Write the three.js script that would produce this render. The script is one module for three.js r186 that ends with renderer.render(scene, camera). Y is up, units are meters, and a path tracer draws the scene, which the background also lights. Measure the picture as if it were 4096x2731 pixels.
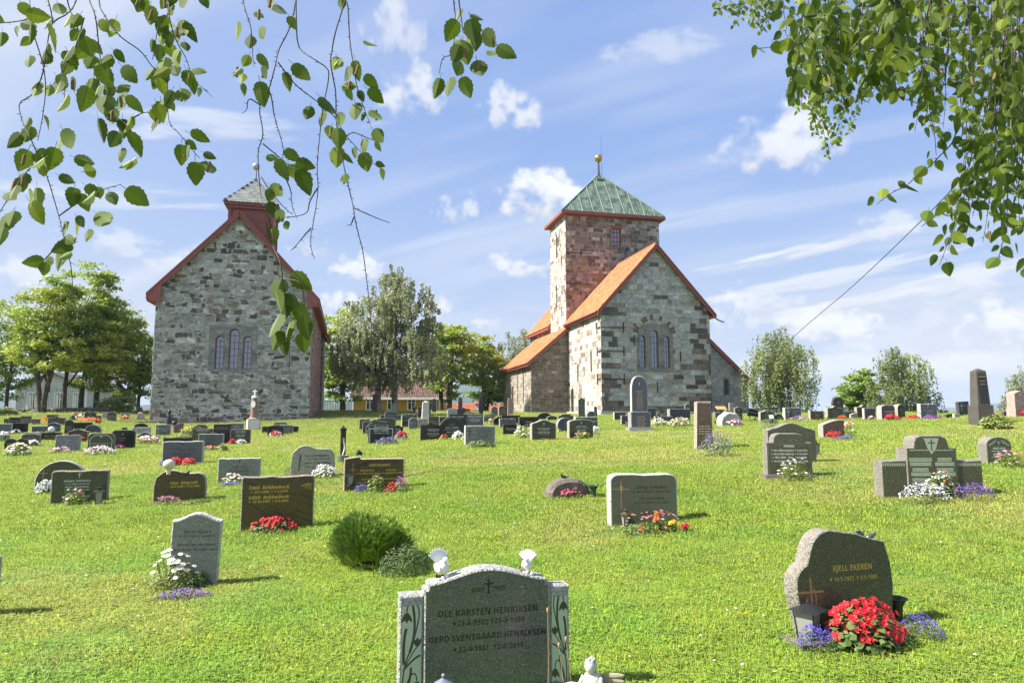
import * as THREE from 'three';
import { mergeGeometries } from 'three/addons/utils/BufferGeometryUtils.js';

// ---------------------------------------------------------------- camera, sky, sun, exposure
const PITCH = THREE.MathUtils.degToRad(6.18), FPX = 683, EYE = 1.6, SC = 2352 / 1024;
const scene = new THREE.Scene();
const camera = new THREE.PerspectiveCamera(2 * Math.atan(341 / FPX) * 180 / Math.PI, 1024 / 682, 0.05, 20000);
camera.position.set(0, EYE, 0);
camera.rotation.set(PITCH, 0, 0);
const EXPOSURE = 2.35;
const renderer = new THREE.WebGLRenderer({ antialias: true });
renderer.toneMapping = THREE.LinearToneMapping;
renderer.toneMappingExposure = EXPOSURE;
renderer.shadowMap.enabled = true;
const SUN_EL = THREE.MathUtils.degToRad(46), SUN_B = THREE.MathUtils.degToRad(12);
const sunDir = new THREE.Vector3(-Math.cos(SUN_EL) * Math.cos(SUN_B), Math.sin(SUN_EL), Math.cos(SUN_EL) * Math.sin(SUN_B));
const sun = new THREE.DirectionalLight(new THREE.Color().setRGB(1, 0.94, 0.82), 5);
sun.name = 'sun';
sun.position.copy(sunDir).multiplyScalar(120).add(new THREE.Vector3(0, 0, -35));
sun.target.position.set(0, 0, -35);
sun.castShadow = true;
sun.shadow.mapSize.set(4096, 4096);
Object.assign(sun.shadow.camera, { left: -70, right: 70, top: 70, bottom: -70, near: 1, far: 300 });
scene.add(sun, sun.target);

// ---------------------------------------------------------------- small tools
const V3 = (x, y, z) => new THREE.Vector3(x, y, z);
function rng(seed) { let s = seed | 0; return () => { s = (s + 0x6d2b79f5) | 0; let t = Math.imul(s ^ (s >>> 15), 1 | s); t = (t + Math.imul(t ^ (t >>> 7), 61 | t)) ^ t; return ((t ^ (t >>> 14)) >>> 0) / 4294967296; }; }
const hash2 = (x, y) => { let h = Math.imul(x, 374761393) + Math.imul(y, 668265263); h = Math.imul(h ^ (h >>> 13), 1274126177); return ((h ^ (h >>> 16)) >>> 0) / 4294967296; };
function vnoise(x, y) {
  const ix = Math.floor(x), iy = Math.floor(y), fx = x - ix, fy = y - iy, sx = fx * fx * (3 - 2 * fx), sy = fy * fy * (3 - 2 * fy);
  const a = hash2(ix, iy), b = hash2(ix + 1, iy), c = hash2(ix, iy + 1), d = hash2(ix + 1, iy + 1);
  return a + (b - a) * sx + (c - a) * sy + (a - b - c + d) * sx * sy;
}
function fbm(x, y, o = 4) { let s = 0, a = 0.5, n = 0; for (let i = 0; i < o; i++) { s += a * vnoise(x, y); n += a; a *= 0.5; x = x * 2.03 + 17.1; y = y * 2.03 + 9.7; } return s / n; }
const clamp = (x, a, b) => Math.min(b, Math.max(a, x)), mixf = (a, b, t) => a + (b - a) * t;
const sstep = (a, b, x) => { const t = clamp((x - a) / (b - a), 0, 1); return t * t * (3 - 2 * t); };
const lin = (c) => { c /= 255; return c <= 0.04045 ? c / 12.92 : ((c + 0.055) / 1.055) ** 2.4; };
const rgb = (r, g, b) => new THREE.Color().setRGB(r, g, b);
const CP = Math.cos(PITCH), SP = Math.sin(PITCH);
// photograph position (in a 2352 px wide copy) and depth in metres -> height / sideways place
const rowH = (v, d) => { const yc = (341 - v / SC) / FPX; return EYE + d * (yc * CP + SP) / (CP - yc * SP); };
const colX = (u, v, d) => { const zc = d * CP + (rowH(v, d) - EYE) * SP; return (u / SC - 512) / FPX * zc; };
const at = (u, v, d) => V3(colX(u, v, d), rowH(v, d), -d);

const taken = {};
const numbered = (n) => { const k = taken[n] = (taken[n] ?? -1) + 1; return k ? `${n}_${String(k).padStart(3, '0')}` : n; };
function tag(o, label, category, group, kind) { if (label) o.userData.label = label; if (category) o.userData.category = category; if (group) o.userData.group = group; if (kind) o.userData.kind = kind; return o; }
function thing(name, label, category, pos, turn = 0, group) { const g = new THREE.Group(); g.name = numbered(name); if (pos) g.position.copy(pos); g.rotation.y = turn; tag(g, label, category, group); scene.add(g); return g; }
function part(name, geo, mat, parent, kind) { const m = new THREE.Mesh(geo, mat); m.name = name; if (kind) m.userData.kind = kind; parent.add(m); return m; }
function structure(name, geo, mat) { const m = new THREE.Mesh(geo, mat); m.name = numbered(name); m.userData.kind = 'structure'; scene.add(m); return m; }

class Buf {   // collects triangles
  constructor(o = {}) { this.p = []; this.n = []; this.u = o.uv ? [] : null; this.c = o.color ? [] : null; this.col = [1, 1, 1]; this.uo = [0, 0]; }
  tri(a, b, c, n, ua, ub, uc) {
    this.p.push(a[0], a[1], a[2], b[0], b[1], b[2], c[0], c[1], c[2]);
    if (!n) { const x1 = b[0] - a[0], y1 = b[1] - a[1], z1 = b[2] - a[2], x2 = c[0] - a[0], y2 = c[1] - a[1], z2 = c[2] - a[2]; let nx = y1 * z2 - z1 * y2, ny = z1 * x2 - x1 * z2, nz = x1 * y2 - y1 * x2; const l = Math.hypot(nx, ny, nz) || 1; n = [nx / l, ny / l, nz / l]; }
    for (let i = 0; i < 3; i++) this.n.push(n[0], n[1], n[2]);
    if (this.c) for (let i = 0; i < 3; i++) this.c.push(...this.col);
    if (this.u) this.u.push(...(ua ?? [0, 0]), ...(ub ?? [0, 0]), ...(uc ?? [0, 0]));
  }
  quad(a, b, c, d, n, ua, ub, uc, ud) { this.tri(a, b, c, n, ua, ub, uc); this.tri(a, c, d, n, ua, uc, ud); }
  box(x0, y0, z0, x1, y1, z1) {
    const q = (a, b, c, d) => this.quad(a, b, c, d);
    q([x0, y0, z1], [x1, y0, z1], [x1, y1, z1], [x0, y1, z1]); q([x1, y0, z0], [x0, y0, z0], [x0, y1, z0], [x1, y1, z0]);
    q([x0, y0, z0], [x0, y0, z1], [x0, y1, z1], [x0, y1, z0]); q([x1, y0, z1], [x1, y0, z0], [x1, y1, z0], [x1, y1, z1]);
    q([x0, y1, z1], [x1, y1, z1], [x1, y1, z0], [x0, y1, z0]); q([x0, y0, z0], [x1, y0, z0], [x1, y0, z1], [x0, y0, z1]);
    return this;
  }
  geo() {
    const g = new THREE.BufferGeometry();
    g.setAttribute('position', new THREE.BufferAttribute(new Float32Array(this.p), 3));
    g.setAttribute('normal', new THREE.BufferAttribute(new Float32Array(this.n), 3));
    if (this.c) g.setAttribute('color', new THREE.BufferAttribute(new Float32Array(this.c), 3));
    if (this.u) g.setAttribute('uv', new THREE.BufferAttribute(new Float32Array(this.u), 2));
    return g;
  }
}
const tube = (pts, r0, r1, seg = 6, n = pts.length * 3) => {   // tapered tube
  const curve = new THREE.CatmullRomCurve3(pts), g = new THREE.TubeGeometry(curve, n, 1, seg, false), p = g.attributes.position, c = V3();
  for (let i = 0; i <= n; i++) { curve.getPointAt(i / n, c); const r = mixf(r0, r1, i / n); for (let j = 0; j <= seg; j++) { const k = i * (seg + 1) + j; p.setXYZ(k, c.x + (p.getX(k) - c.x) * r, c.y + (p.getY(k) - c.y) * r, c.z + (p.getZ(k) - c.z) * r); } }
  return g;
};
const boxG = (w, h, d, x = 0, y = 0, z = 0) => new THREE.BoxGeometry(w, h, d).translate(x, y, z);
const cylG = (r0, r1, h, x = 0, y = 0, z = 0, seg = 14) => new THREE.CylinderGeometry(r0, r1, h, seg).translate(x, y, z);

// ---------------------------------------------------------------- textures
function grayTex(w, h, fn, srgb = false) {
  const d = new Uint8Array(w * h * 4);
  for (let y = 0; y < h; y++) for (let x = 0; x < w; x++) { const v = fn(x, y), k = (y * w + x) * 4; if (Array.isArray(v)) { d[k] = v[0]; d[k + 1] = v[1]; d[k + 2] = v[2]; } else d[k] = d[k + 1] = d[k + 2] = v; d[k + 3] = 255; }
  const t = new THREE.DataTexture(d, w, h); t.wrapS = t.wrapT = THREE.RepeatWrapping; t.magFilter = THREE.LinearFilter; t.minFilter = THREE.LinearMipmapLinearFilter; if (srgb) t.colorSpace = THREE.SRGBColorSpace; t.needsUpdate = true; return t;
}
const rt = rng(5);
// tileable noise by wrapping the lattice
const wrapN = (x, y, p) => { const ix = Math.floor(x), iy = Math.floor(y), fx = x - ix, fy = y - iy, sx = fx * fx * (3 - 2 * fx), sy = fy * fy * (3 - 2 * fy), m = (k) => ((k % p) + p) % p; const a = hash2(m(ix), m(iy)), b = hash2(m(ix + 1), m(iy)), c = hash2(m(ix), m(iy + 1)), d = hash2(m(ix + 1), m(iy + 1)); return a + (b - a) * sx + (c - a) * sy + (a - b - c + d) * sx * sy; };
const wrapF = (x, y, p, o) => { let s = 0, a = 0.5, n = 0; for (let i = 0; i < o; i++) { s += a * wrapN(x * p, y * p, p); n += a; a *= 0.55; p *= 2; } return s / n; };
// weathered stone: blotches, pale lichen flecks, dark pits
const stoneTex = grayTex(512, 512, (x, y) => { const u = x / 512, v = y / 512, a = wrapF(u, v, 6, 6), b = wrapF(u + 0.37, v + 0.11, 20, 4), c = wrapF(u + 0.71, v + 0.53, 12, 5); let k = 168 + (a - 0.5) * 130 + (b - 0.5) * 70; if (c > 0.62) k += 36; if (c < 0.35) k -= 34; return clamp(k, 20, 255); });
stoneTex.repeat.set(0.45, 0.45);
const stoneBump = grayTex(512, 512, (x, y) => clamp(128 + (wrapF(x / 512, y / 512, 10, 6) - 0.5) * 330, 0, 255)); stoneBump.repeat.set(0.6, 0.6);
// granite: crystals of three tones
const graniteTex = grayTex(512, 512, (x, y) => { const u = x / 512, v = y / 512, n = wrapN(u * 128, v * 128, 128), m = wrapN(u * 80 + 3, v * 80 + 7, 80); return clamp(165 + (wrapF(u, v, 5, 3) - 0.5) * 60 + (n > 0.68 ? 72 : n < 0.3 ? -75 : 0) + (m > 0.72 ? 40 : m < 0.24 ? -45 : 0), 25, 255); });
graniteTex.repeat.set(2.2, 2.2);
const graniteBump = grayTex(256, 256, (x, y) => clamp(128 + (wrapF(x / 256, y / 256, 24, 4) - 0.5) * 300, 0, 255)); graniteBump.repeat.set(3, 3);
const woodTex = grayTex(256, 256, (x, y) => clamp(190 + (wrapN(x / 256 * 64, y / 256 * 3, 64) - 0.5) * 70 + (wrapF(x / 256, y / 256, 8, 4) - 0.5) * 70, 0, 255));
const copperTex = grayTex(512, 512, (x, y) => { const u = x / 512, v = y / 512, s = wrapN(u * 64, v * 4, 64) * 0.5 + wrapN(u * 128 + 5, v * 6 + 2, 128) * 0.25 + wrapF(u, v, 4, 5) * 0.9, t = sstep(0.45, 1.2, s); return [mixf(70, 118, t), mixf(78, 141, t), mixf(69, 126, t)]; }, true);
const barkTex = grayTex(256, 256, (x, y) => clamp(150 + (wrapN(x / 256 * 40, y / 256 * 6, 40) - 0.5) * 160 + (wrapF(x / 256, y / 256, 12, 4) - 0.5) * 90, 0, 255));

const std = (c, r = 0.85, o = {}) => new THREE.MeshStandardMaterial({ color: Array.isArray(c) ? rgb(...c) : c, roughness: r, ...o });
const leafM = (c, t = 0.35, o = {}) => new THREE.MeshPhysicalMaterial({ color: Array.isArray(c) ? rgb(...c) : c, roughness: 0.8, transmission: t, thickness: 0, side: THREE.DoubleSide, ...o });

// ---------------------------------------------------------------- sky: blue with cirrus veils and fair-weather cumulus all round
{
  const W = 4096, H = 2048, data = new Float32Array(W * H * 4), rc = rng(77), clouds = [];
  const dirOf = (u, v) => { const x = (u / SC - 512) / FPX, y = (341 - v / SC) / FPX; const d = V3(x, SP + y * CP, -CP + y * SP).normalize(); return [Math.atan2(d.z, d.x), Math.asin(d.y)]; };
  const add = (u, v, ru, rv, k = 1, t = 0) => { const [az, el] = dirOf(u, v); clouds.push({ az, el, ra: ru / SC / FPX * 1.05, re: rv / SC / FPX, k, t, s: clouds.length * 7.3 }); };
  for (const c of [[1235, 462, 95, 66, 1.25], [1060, 492, 52, 50, 0.6], [945, 222, 90, 70, 0.75], [1155, 262, 75, 55, 0.7], [915, 45, 70, 90, 0.55], [1780, 335, 115, 75, 0.85], [1195, 612, 90, 34, 0.8], [830, 622, 55, 34, 0.85], [1012, 702, 45, 42, 1.15],
    [1885, 758, 85, 45, 0.95], [1680, 722, 65, 58, 0.75], [2160, 770, 170, 70, 0.55], [2325, 755, 75, 48, 1.1], [2000, 535, 80, 40, 0.5], [1990, 850, 190, 55, 0.6], [2230, 850, 170, 55, 0.6], [790, 700, 60, 36, 0.8], [60, 640, 90, 40, 0.6], [390, 600, 60, 26, 0.5], [1110, 745, 60, 24, 0.7], [1800, 860, 110, 36, 0.5], [2330, 905, 100, 40, 0.55], [2090, 690, 110, 34, 0.6], [1760, 690, 70, 30, 0.5], [2280, 640, 90, 40, 0.5], [240, 560, 90, 34, 0.5], [700, 560, 60, 30, 0.45], [1500, 120, 120, 40, 0.35], [1790, 590, 260, 20, 0.75, 2.4], [1880, 640, 280, 22, 0.6, 1.9], [2080, 660, 260, 20, 0.6, 2.0], [1960, 700, 240, 18, 0.5, 1.6], [620, 300, 330, 40, 0.5, 1.2], [300, 470, 300, 40, 0.5, 1.0], [1450, 520, 220, 24, 0.4, 1.6]]) add(...c);
  for (let i = 0; i < 150; i++) {   // the same kind of clouds round the rest of the sky
    const az = -Math.PI + rc() * 2 * Math.PI, el = 0.03 + 0.75 * rc() ** 1.6, off = Math.abs(((az + Math.PI / 2 + Math.PI * 3) % (2 * Math.PI)) - Math.PI);
    if (off < 0.78) continue;
    const s = mixf(0.05, 0.11, rc()); clouds.push({ az, el, ra: s, re: s * mixf(0.45, 0.7, rc()), k: 0.5 + rc() * 0.6, s: i * 3.7 + 200 });
  }
  const skyC = (el) => { const e = el * 180 / Math.PI, stops = [[0, 222, 230, 245], [5, 205, 220, 245], [12, 176, 202, 244], [22, 146, 180, 238], [35, 124, 163, 231], [60, 108, 148, 222], [90, 100, 140, 215]]; for (let i = 1; i < stops.length; i++) if (e <= stops[i][0]) { const a = stops[i - 1], b = stops[i], t = (e - a[0]) / (b[0] - a[0]); return [1, 2, 3].map((k) => lin(mixf(a[k], b[k], t))); } return stops[6].slice(1).map(lin); };
  const sunAz = Math.atan2(sunDir.z, sunDir.x), half = H / 2;
  const byRow = [];
  for (let y = half; y < H; y++) { const el = ((y + 0.5) / H - 0.5) * Math.PI; byRow[y] = clouds.filter((c) => Math.abs(el - c.el) < c.re * (2.2 + Math.abs(c.t ?? 0) * 1.6)); }
  for (let y = 0; y < H; y++) {
    const el = ((y + 0.5) / H - 0.5) * Math.PI, ce = Math.cos(el), se = Math.sin(el), base = skyC(Math.max(el, 0));
    for (let x = 0; x < W; x++) {
      const k = (y * W + x) * 4; data[k + 3] = 1;
      if (y < half) { data[k] = 0.30; data[k + 1] = 0.34; data[k + 2] = 0.34; continue; }
      const az = ((x + 0.5) / W - 0.5) * 2 * Math.PI, dx = Math.cos(az) * ce, dz = Math.sin(az) * ce, cs = Math.max(0, dx * sunDir.x + se * sunDir.y + dz * sunDir.z);
      // veil of cirrus, streaked
      const q = 1 / (se + 0.16), px = dx * q, pz = dz * q, sx = px * 0.86 + pz * 0.51, sz = -px * 0.51 + pz * 0.86;
      const wisp = fbm(sx * 0.75 + 3.1, sz * 3.4, 4) * 0.6 + fbm(sx * 2.1, sz * 9 + 5, 3) * 0.4, big = fbm(px * 0.6 + 8.3, pz * 0.6 + 1.2, 3);
      let veil = sstep(0.36, 0.78, wisp) * sstep(0.28, 0.66, big) * 0.6 + 0.95 * cs ** 2.1 + 0.03;
      veil += 0.22 * sstep(0.54, 0.74, fbm(sx * 0.5 + 11, sz * 6 + 2, 3)) * (1 - sstep(0.25, 0.6, se));
      veil = clamp(veil, 0, 0.85);
      let r = mixf(base[0], 0.84, veil), g = mixf(base[1], 0.89, veil), b = mixf(base[2], 0.99, veil);
      let al = 0, br = 0;
      for (const c of byRow[y]) {
        let da = az - c.az; if (da > Math.PI) da -= 2 * Math.PI; if (da < -Math.PI) da += 2 * Math.PI;
        const X = da * ce / c.ra, Y = (el - c.el) / c.re - X * (c.t ?? 0); if (Math.abs(X) > 2) continue;
        const n = fbm(X * 1.25 + c.s, Y * 0.85 + c.s * 1.7, 5), n2 = fbm(X * 4.2 + c.s, Y * 3.0 - c.s, 4), rr = X * X + (Y < 0 ? Y * Y * 1.9 : Y * Y);
        const dn = sstep(-0.08, 0.85, 0.78 - rr * 0.8 + (n - 0.5) * 2.6 + (n2 - 0.5) * 1.5 - (1 - c.k) * 0.4);
        const a = dn * clamp(c.k, 0, 1) * 0.97; if (a <= 0) continue;
        const l = clamp(0.88 + 0.13 * sstep(-1.0, 0.6, Y + (n2 - 0.5) * 1.3) + (n - 0.5) * 0.16, 0.78, 1.02);
        br = (br * al + l * a) / (al + a); al = al + a * (1 - al);
      }
      // bank of low cloud towards the horizon
      const lowN = fbm(az * 7 + 4, el * 22 + 3, 5), low = sstep(0.4, 0.64, lowN) * (1 - sstep(0.08, 0.27, el)) * 0.72;
      r = mixf(r, 0.74, low); g = mixf(g, 0.78, low); b = mixf(b, 0.88, low);
      if (al > 0) { const l = br * br; r = mixf(r, l * 0.985, al); g = mixf(g, l, al); b = mixf(b, Math.min(1.02, l * 1.03 + 0.02), al); }
      data[k] = r / EXPOSURE; data[k + 1] = g / EXPOSURE; data[k + 2] = b / EXPOSURE;
    }
  }
  const t = new THREE.DataTexture(data, W, H, THREE.RGBAFormat, THREE.FloatType);
  t.mapping = THREE.EquirectangularReflectionMapping; t.magFilter = THREE.LinearFilter; t.needsUpdate = true;
  scene.background = t; scene.environment = t;
}

// ---------------------------------------------------------------- ground: a churchyard on a rise, falling to the valley beyond
const GP = [[1110, 1590, 4.1], [1930, 1450, 5.15], [440, 1345, 6.4], [840, 1310, 7], [1480, 1207, 9], [637, 1222, 8.8], [180, 1155, 10.8], [412, 1154, 10.6], [858, 1129, 11.3], [548, 1112, 13], [717, 1094, 12.4], [1310, 1140, 10.4], [1809, 1098, 10.6], [2130, 1140, 9.1], [2300, 1064, 12.5], [1610, 1034, 16.2], [1912, 1005, 17.5], [2255, 976, 21.5], [1472, 989, 23.3], [1248, 1009, 20.2], [875, 1019, 21.2], [1103, 1020, 18], [152, 1036, 19.5], [416, 1065, 15.5], [551, 1019, 22], [582, 986, 37],
  [347, 971, 44.2], [710, 959, 46], [850, 943, 62], [1000, 943, 62], [1383, 953, 57], [1220, 947, 65], [1718, 951, 61], [1820, 962, 26.5], [2035, 962, 25.3], [2130, 959, 25.5], [60, 985, 29], [100, 948, 47], [250, 948, 46], [2340, 956, 22.5]];
const ctrl = GP.map(([u, v, d]) => [colX(u, v, d), d, rowH(v, d)]);
for (const a of [[0, -3, -0.05], [-6, -3, -0.15], [6, -3, 0.0], [0, 1.5, -0.05], [-4, 3, -0.06], [4, 3, 0.0], [-40, 75, 1.7], [0, 78, 1.9], [30, 78, 1.5], [45, 50, 1.4], [45, 25, 1.5], [-45, 30, 0.9], [-20, 3, -0.2], [20, 3, 0.5]]) ctrl.push(a);
const tpsK = (r2) => (r2 < 1e-9 ? 0 : r2 * Math.log(r2) * 0.5);
const tps = (() => {
  const n = ctrl.length, N = n + 3, A = Array.from({ length: N }, () => new Float64Array(N + 1));
  for (let i = 0; i < n; i++) { for (let j = 0; j < n; j++) A[i][j] = tpsK((ctrl[i][0] - ctrl[j][0]) ** 2 + (ctrl[i][1] - ctrl[j][1]) ** 2) + (i === j ? 9 : 0); A[i][n] = A[n][i] = 1; A[i][n + 1] = A[n + 1][i] = ctrl[i][0]; A[i][n + 2] = A[n + 2][i] = ctrl[i][1]; A[i][N] = ctrl[i][2]; }
  for (let c = 0; c < N; c++) { let p = c; for (let r = c; r < N; r++) if (Math.abs(A[r][c]) > Math.abs(A[p][c])) p = r; [A[c], A[p]] = [A[p], A[c]]; for (let r = 0; r < N; r++) if (r !== c) { const k = A[r][c] / A[c][c]; if (k) for (let j = c; j <= N; j++) A[r][j] -= k * A[c][j]; } }
  return A.map((r, i) => r[N] / r[i]);
})();
function ground(x, z, fine = true) {
  const d = clamp(-z, -4, 76), X = clamp(x, -46, 46), n = ctrl.length; let h = tps[n] + tps[n + 1] * X + tps[n + 2] * d;
  for (let i = 0; i < n; i++) h += tps[i] * tpsK((X - ctrl[i][0]) ** 2 + (d - ctrl[i][1]) ** 2);
  h = clamp(h, -0.4, 2.3);
  const r = Math.hypot(x * 0.9, -z - 32), f = sstep(52, 190, r), f2 = sstep(190, 900, r);
  h = mixf(h, -13, f); h = mixf(h, -58, f2);
  if (fine && r < 80) h += (vnoise(x * 0.9 + 3, z * 0.9) - 0.5) * 0.05 + (vnoise(x * 2.7, z * 2.7 + 9) - 0.5) * 0.022;
  return h;
}
// where a sight line through a photograph point meets the ground, near depth g
function foot(u, v, g) {
  let best = g, e0 = 1e9; for (let k = -40; k <= 40; k++) { const d = g * (1 + k * 0.005), x = colX(u, v, d), e = Math.abs(ground(x, -d) - rowH(v, d)) + Math.abs(k) * 0.0012; if (e < e0) { e0 = e; best = d; } }
  const x = colX(u, v, best); return { d: best, x, p: V3(x, ground(x, -best), -best) };
}
const GRASS = [0.115, 0.168, 0.022];
{
  const rings = [0]; let r = 0.35; while (r < 9000) { rings.push(r); r += Math.max(0.22, r * 0.028); }
  const SEG = 360, P = [], C = [], UV = [], I = [];
  rings.forEach((rr, i) => { for (let j = 0; j <= SEG; j++) { const a = j / SEG * 2 * Math.PI, x = Math.cos(a) * rr, z = Math.sin(a) * rr; P.push(x, ground(x, z), z); UV.push(x, z);
    const p = fbm(x * 0.35 + 4, z * 0.35, 4), q = fbm(x * 1.7, z * 1.7 + 30, 3), dry = sstep(0.52, 0.68, p) * 0.75 + sstep(0.6, 0.75, q) * 0.35;
    C.push(mixf(0.13, 0.19, dry), mixf(0.165, 0.18, dry), mixf(0.018, 0.036, dry)); } });
  for (let i = 0; i < rings.length - 1; i++) for (let j = 0; j < SEG; j++) { const a = i * (SEG + 1) + j, b = a + SEG + 1; I.push(a, a + 1, b, a + 1, b + 1, b); }
  const g = new THREE.BufferGeometry(); g.setAttribute('position', new THREE.Float32BufferAttribute(P, 3)); g.setAttribute('color', new THREE.Float32BufferAttribute(C, 3)); g.setAttribute('uv', new THREE.Float32BufferAttribute(UV, 2)); g.setIndex(I); g.computeVertexNormals();
  const turfTex = grayTex(512, 512, (x, y) => clamp(168 + (wrapF(x / 512, y / 512, 32, 4) - 0.5) * 210 + (wrapN(x / 512 * 256, y / 512 * 256, 256) - 0.5) * 90, 20, 255)); turfTex.repeat.set(0.7, 0.7);
  structure('ground', g, new THREE.MeshStandardMaterial({ vertexColors: true, map: turfTex, roughness: 0.95 }));
}
// wooded hills across the valley
function hill(pts, d, thick, seed, color) {
  const b = new Buf({ color: true }), r = rng(seed), N = 220, M = 10, top = (u) => { for (let i = 1; i < pts.length; i++) if (u <= pts[i][0]) { const t = sstep(0, 1, (u - pts[i - 1][0]) / (pts[i][0] - pts[i - 1][0])); return mixf(pts[i - 1][1], pts[i][1], t); } return pts[pts.length - 1][1]; };
  const u0 = pts[0][0], u1 = pts[pts.length - 1][0], P = (i, j) => { const u = mixf(u0, u1, i / N), x = colX(u, 940, d), h = rowH(top(u), d) + (fbm(u * 0.06, seed, 4) - 0.5) * d * 0.006, t = j / M, y = mixf(-60, h, Math.sin(t * Math.PI / 2)); return [x * (1 - 0.03 * (1 - t)), y, -d + (1 - t) * thick + (vnoise(u * 0.02, t * 3) - 0.5) * thick * 0.2]; };
  for (let i = 0; i < N; i++) for (let j = 0; j < M; j++) { const k = 0.75 + 0.5 * fbm(i * 0.35, j * 1.3 + seed, 3); b.col = color.map((c) => c * k); b.quad(P(i, j), P(i + 1, j), P(i + 1, j + 1), P(i, j + 1)); }
  structure('hill', b.geo(), new THREE.MeshStandardMaterial({ vertexColors: true, roughness: 1, side: THREE.DoubleSide }));
}
hill([[-900, 930], [-300, 905], [0, 908], [60, 917], [330, 930], [560, 925], [740, 897], [800, 915], [900, 908], [1000, 890], [1090, 872], [1180, 882], [1300, 910], [1700, 935], [1800, 938]], 3300, 900, 11, [0.03, 0.055, 0.022]);
hill([[700, 925], [760, 918], [850, 930], [1060, 928], [1110, 905], [1200, 895], [1300, 935]], 1500, 400, 14, [0.035, 0.06, 0.02]);
hill([[1500, 944], [1700, 938], [1900, 944], [2100, 941], [2180, 940], [2230, 931], [2290, 926], [2360, 928], [2600, 915], [3000, 925]], 5200, 1500, 17, [0.03, 0.05, 0.025]);
scene.fog = new THREE.FogExp2(new THREE.Color().setRGB(0.62, 0.76, 1.0), 0.00016);
// ---------------------------------------------------------------- masonry
const mortarM = std([0.68, 0.68, 0.66], 0.95, { map: stoneTex, bumpMap: stoneBump, bumpScale: 0.02 });
const blockM = new THREE.MeshStandardMaterial({ color: rgb(1.62, 1.62, 1.6), vertexColors: true, map: stoneTex, bumpMap: stoneBump, bumpScale: 0.03, roughness: 0.93 });
const redPaint = std([0.40, 0.125, 0.105], 0.6, { map: woodTex }), ironM = std([0.025, 0.024, 0.024], 0.6), glassM = std([0.25, 0.265, 0.30], 0.1, { metalness: 0.6 }), darkM = std([0.012, 0.012, 0.012], 0.9);
const leadM = std([0.03, 0.03, 0.032], 0.5), zincM = std([0.35, 0.36, 0.37], 0.4, { metalness: 0.6 });
function clipPoly(poly, edge) {   // convex clip by a counter-clockwise outline
  let out = poly;
  for (let i = 0; i < edge.length && out.length; i++) {
    const a = edge[i], b = edge[(i + 1) % edge.length], side = (p) => (b[0] - a[0]) * (p[1] - a[1]) - (b[1] - a[1]) * (p[0] - a[0]), res = [];
    for (let k = 0; k < out.length; k++) { const p = out[k], q = out[(k + 1) % out.length], sp = side(p), sq = side(q); if (sp >= 0) res.push(p); if (sp * sq < 0) { const t = sp / (sp - sq); res.push([p[0] + (q[0] - p[0]) * t, p[1] + (q[1] - p[1]) * t]); } }
    out = res;
  }
  return out;
}
const areaOf = (p) => { let s = 0; for (let i = 0; i < p.length; i++) { const a = p[i], b = p[(i + 1) % p.length]; s += a[0] * b[1] - a[1] * b[0]; } return s / 2; };
function cutRect(r, holes) { let list = [r]; for (const h of holes) { const nx = []; for (const [a, b, c, d] of list) { if (a >= h[2] || c <= h[0] || b >= h[3] || d <= h[1]) { nx.push([a, b, c, d]); continue; } if (b < h[1]) nx.push([a, b, c, h[1]]); if (d > h[3]) nx.push([a, h[3], c, d]); const y0 = Math.max(b, h[1]), y1 = Math.min(d, h[3]); if (a < h[0]) nx.push([a, y0, h[0], y1]); if (c > h[2]) nx.push([h[2], y0, c, y1]); } list = nx; } return list; }
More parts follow.
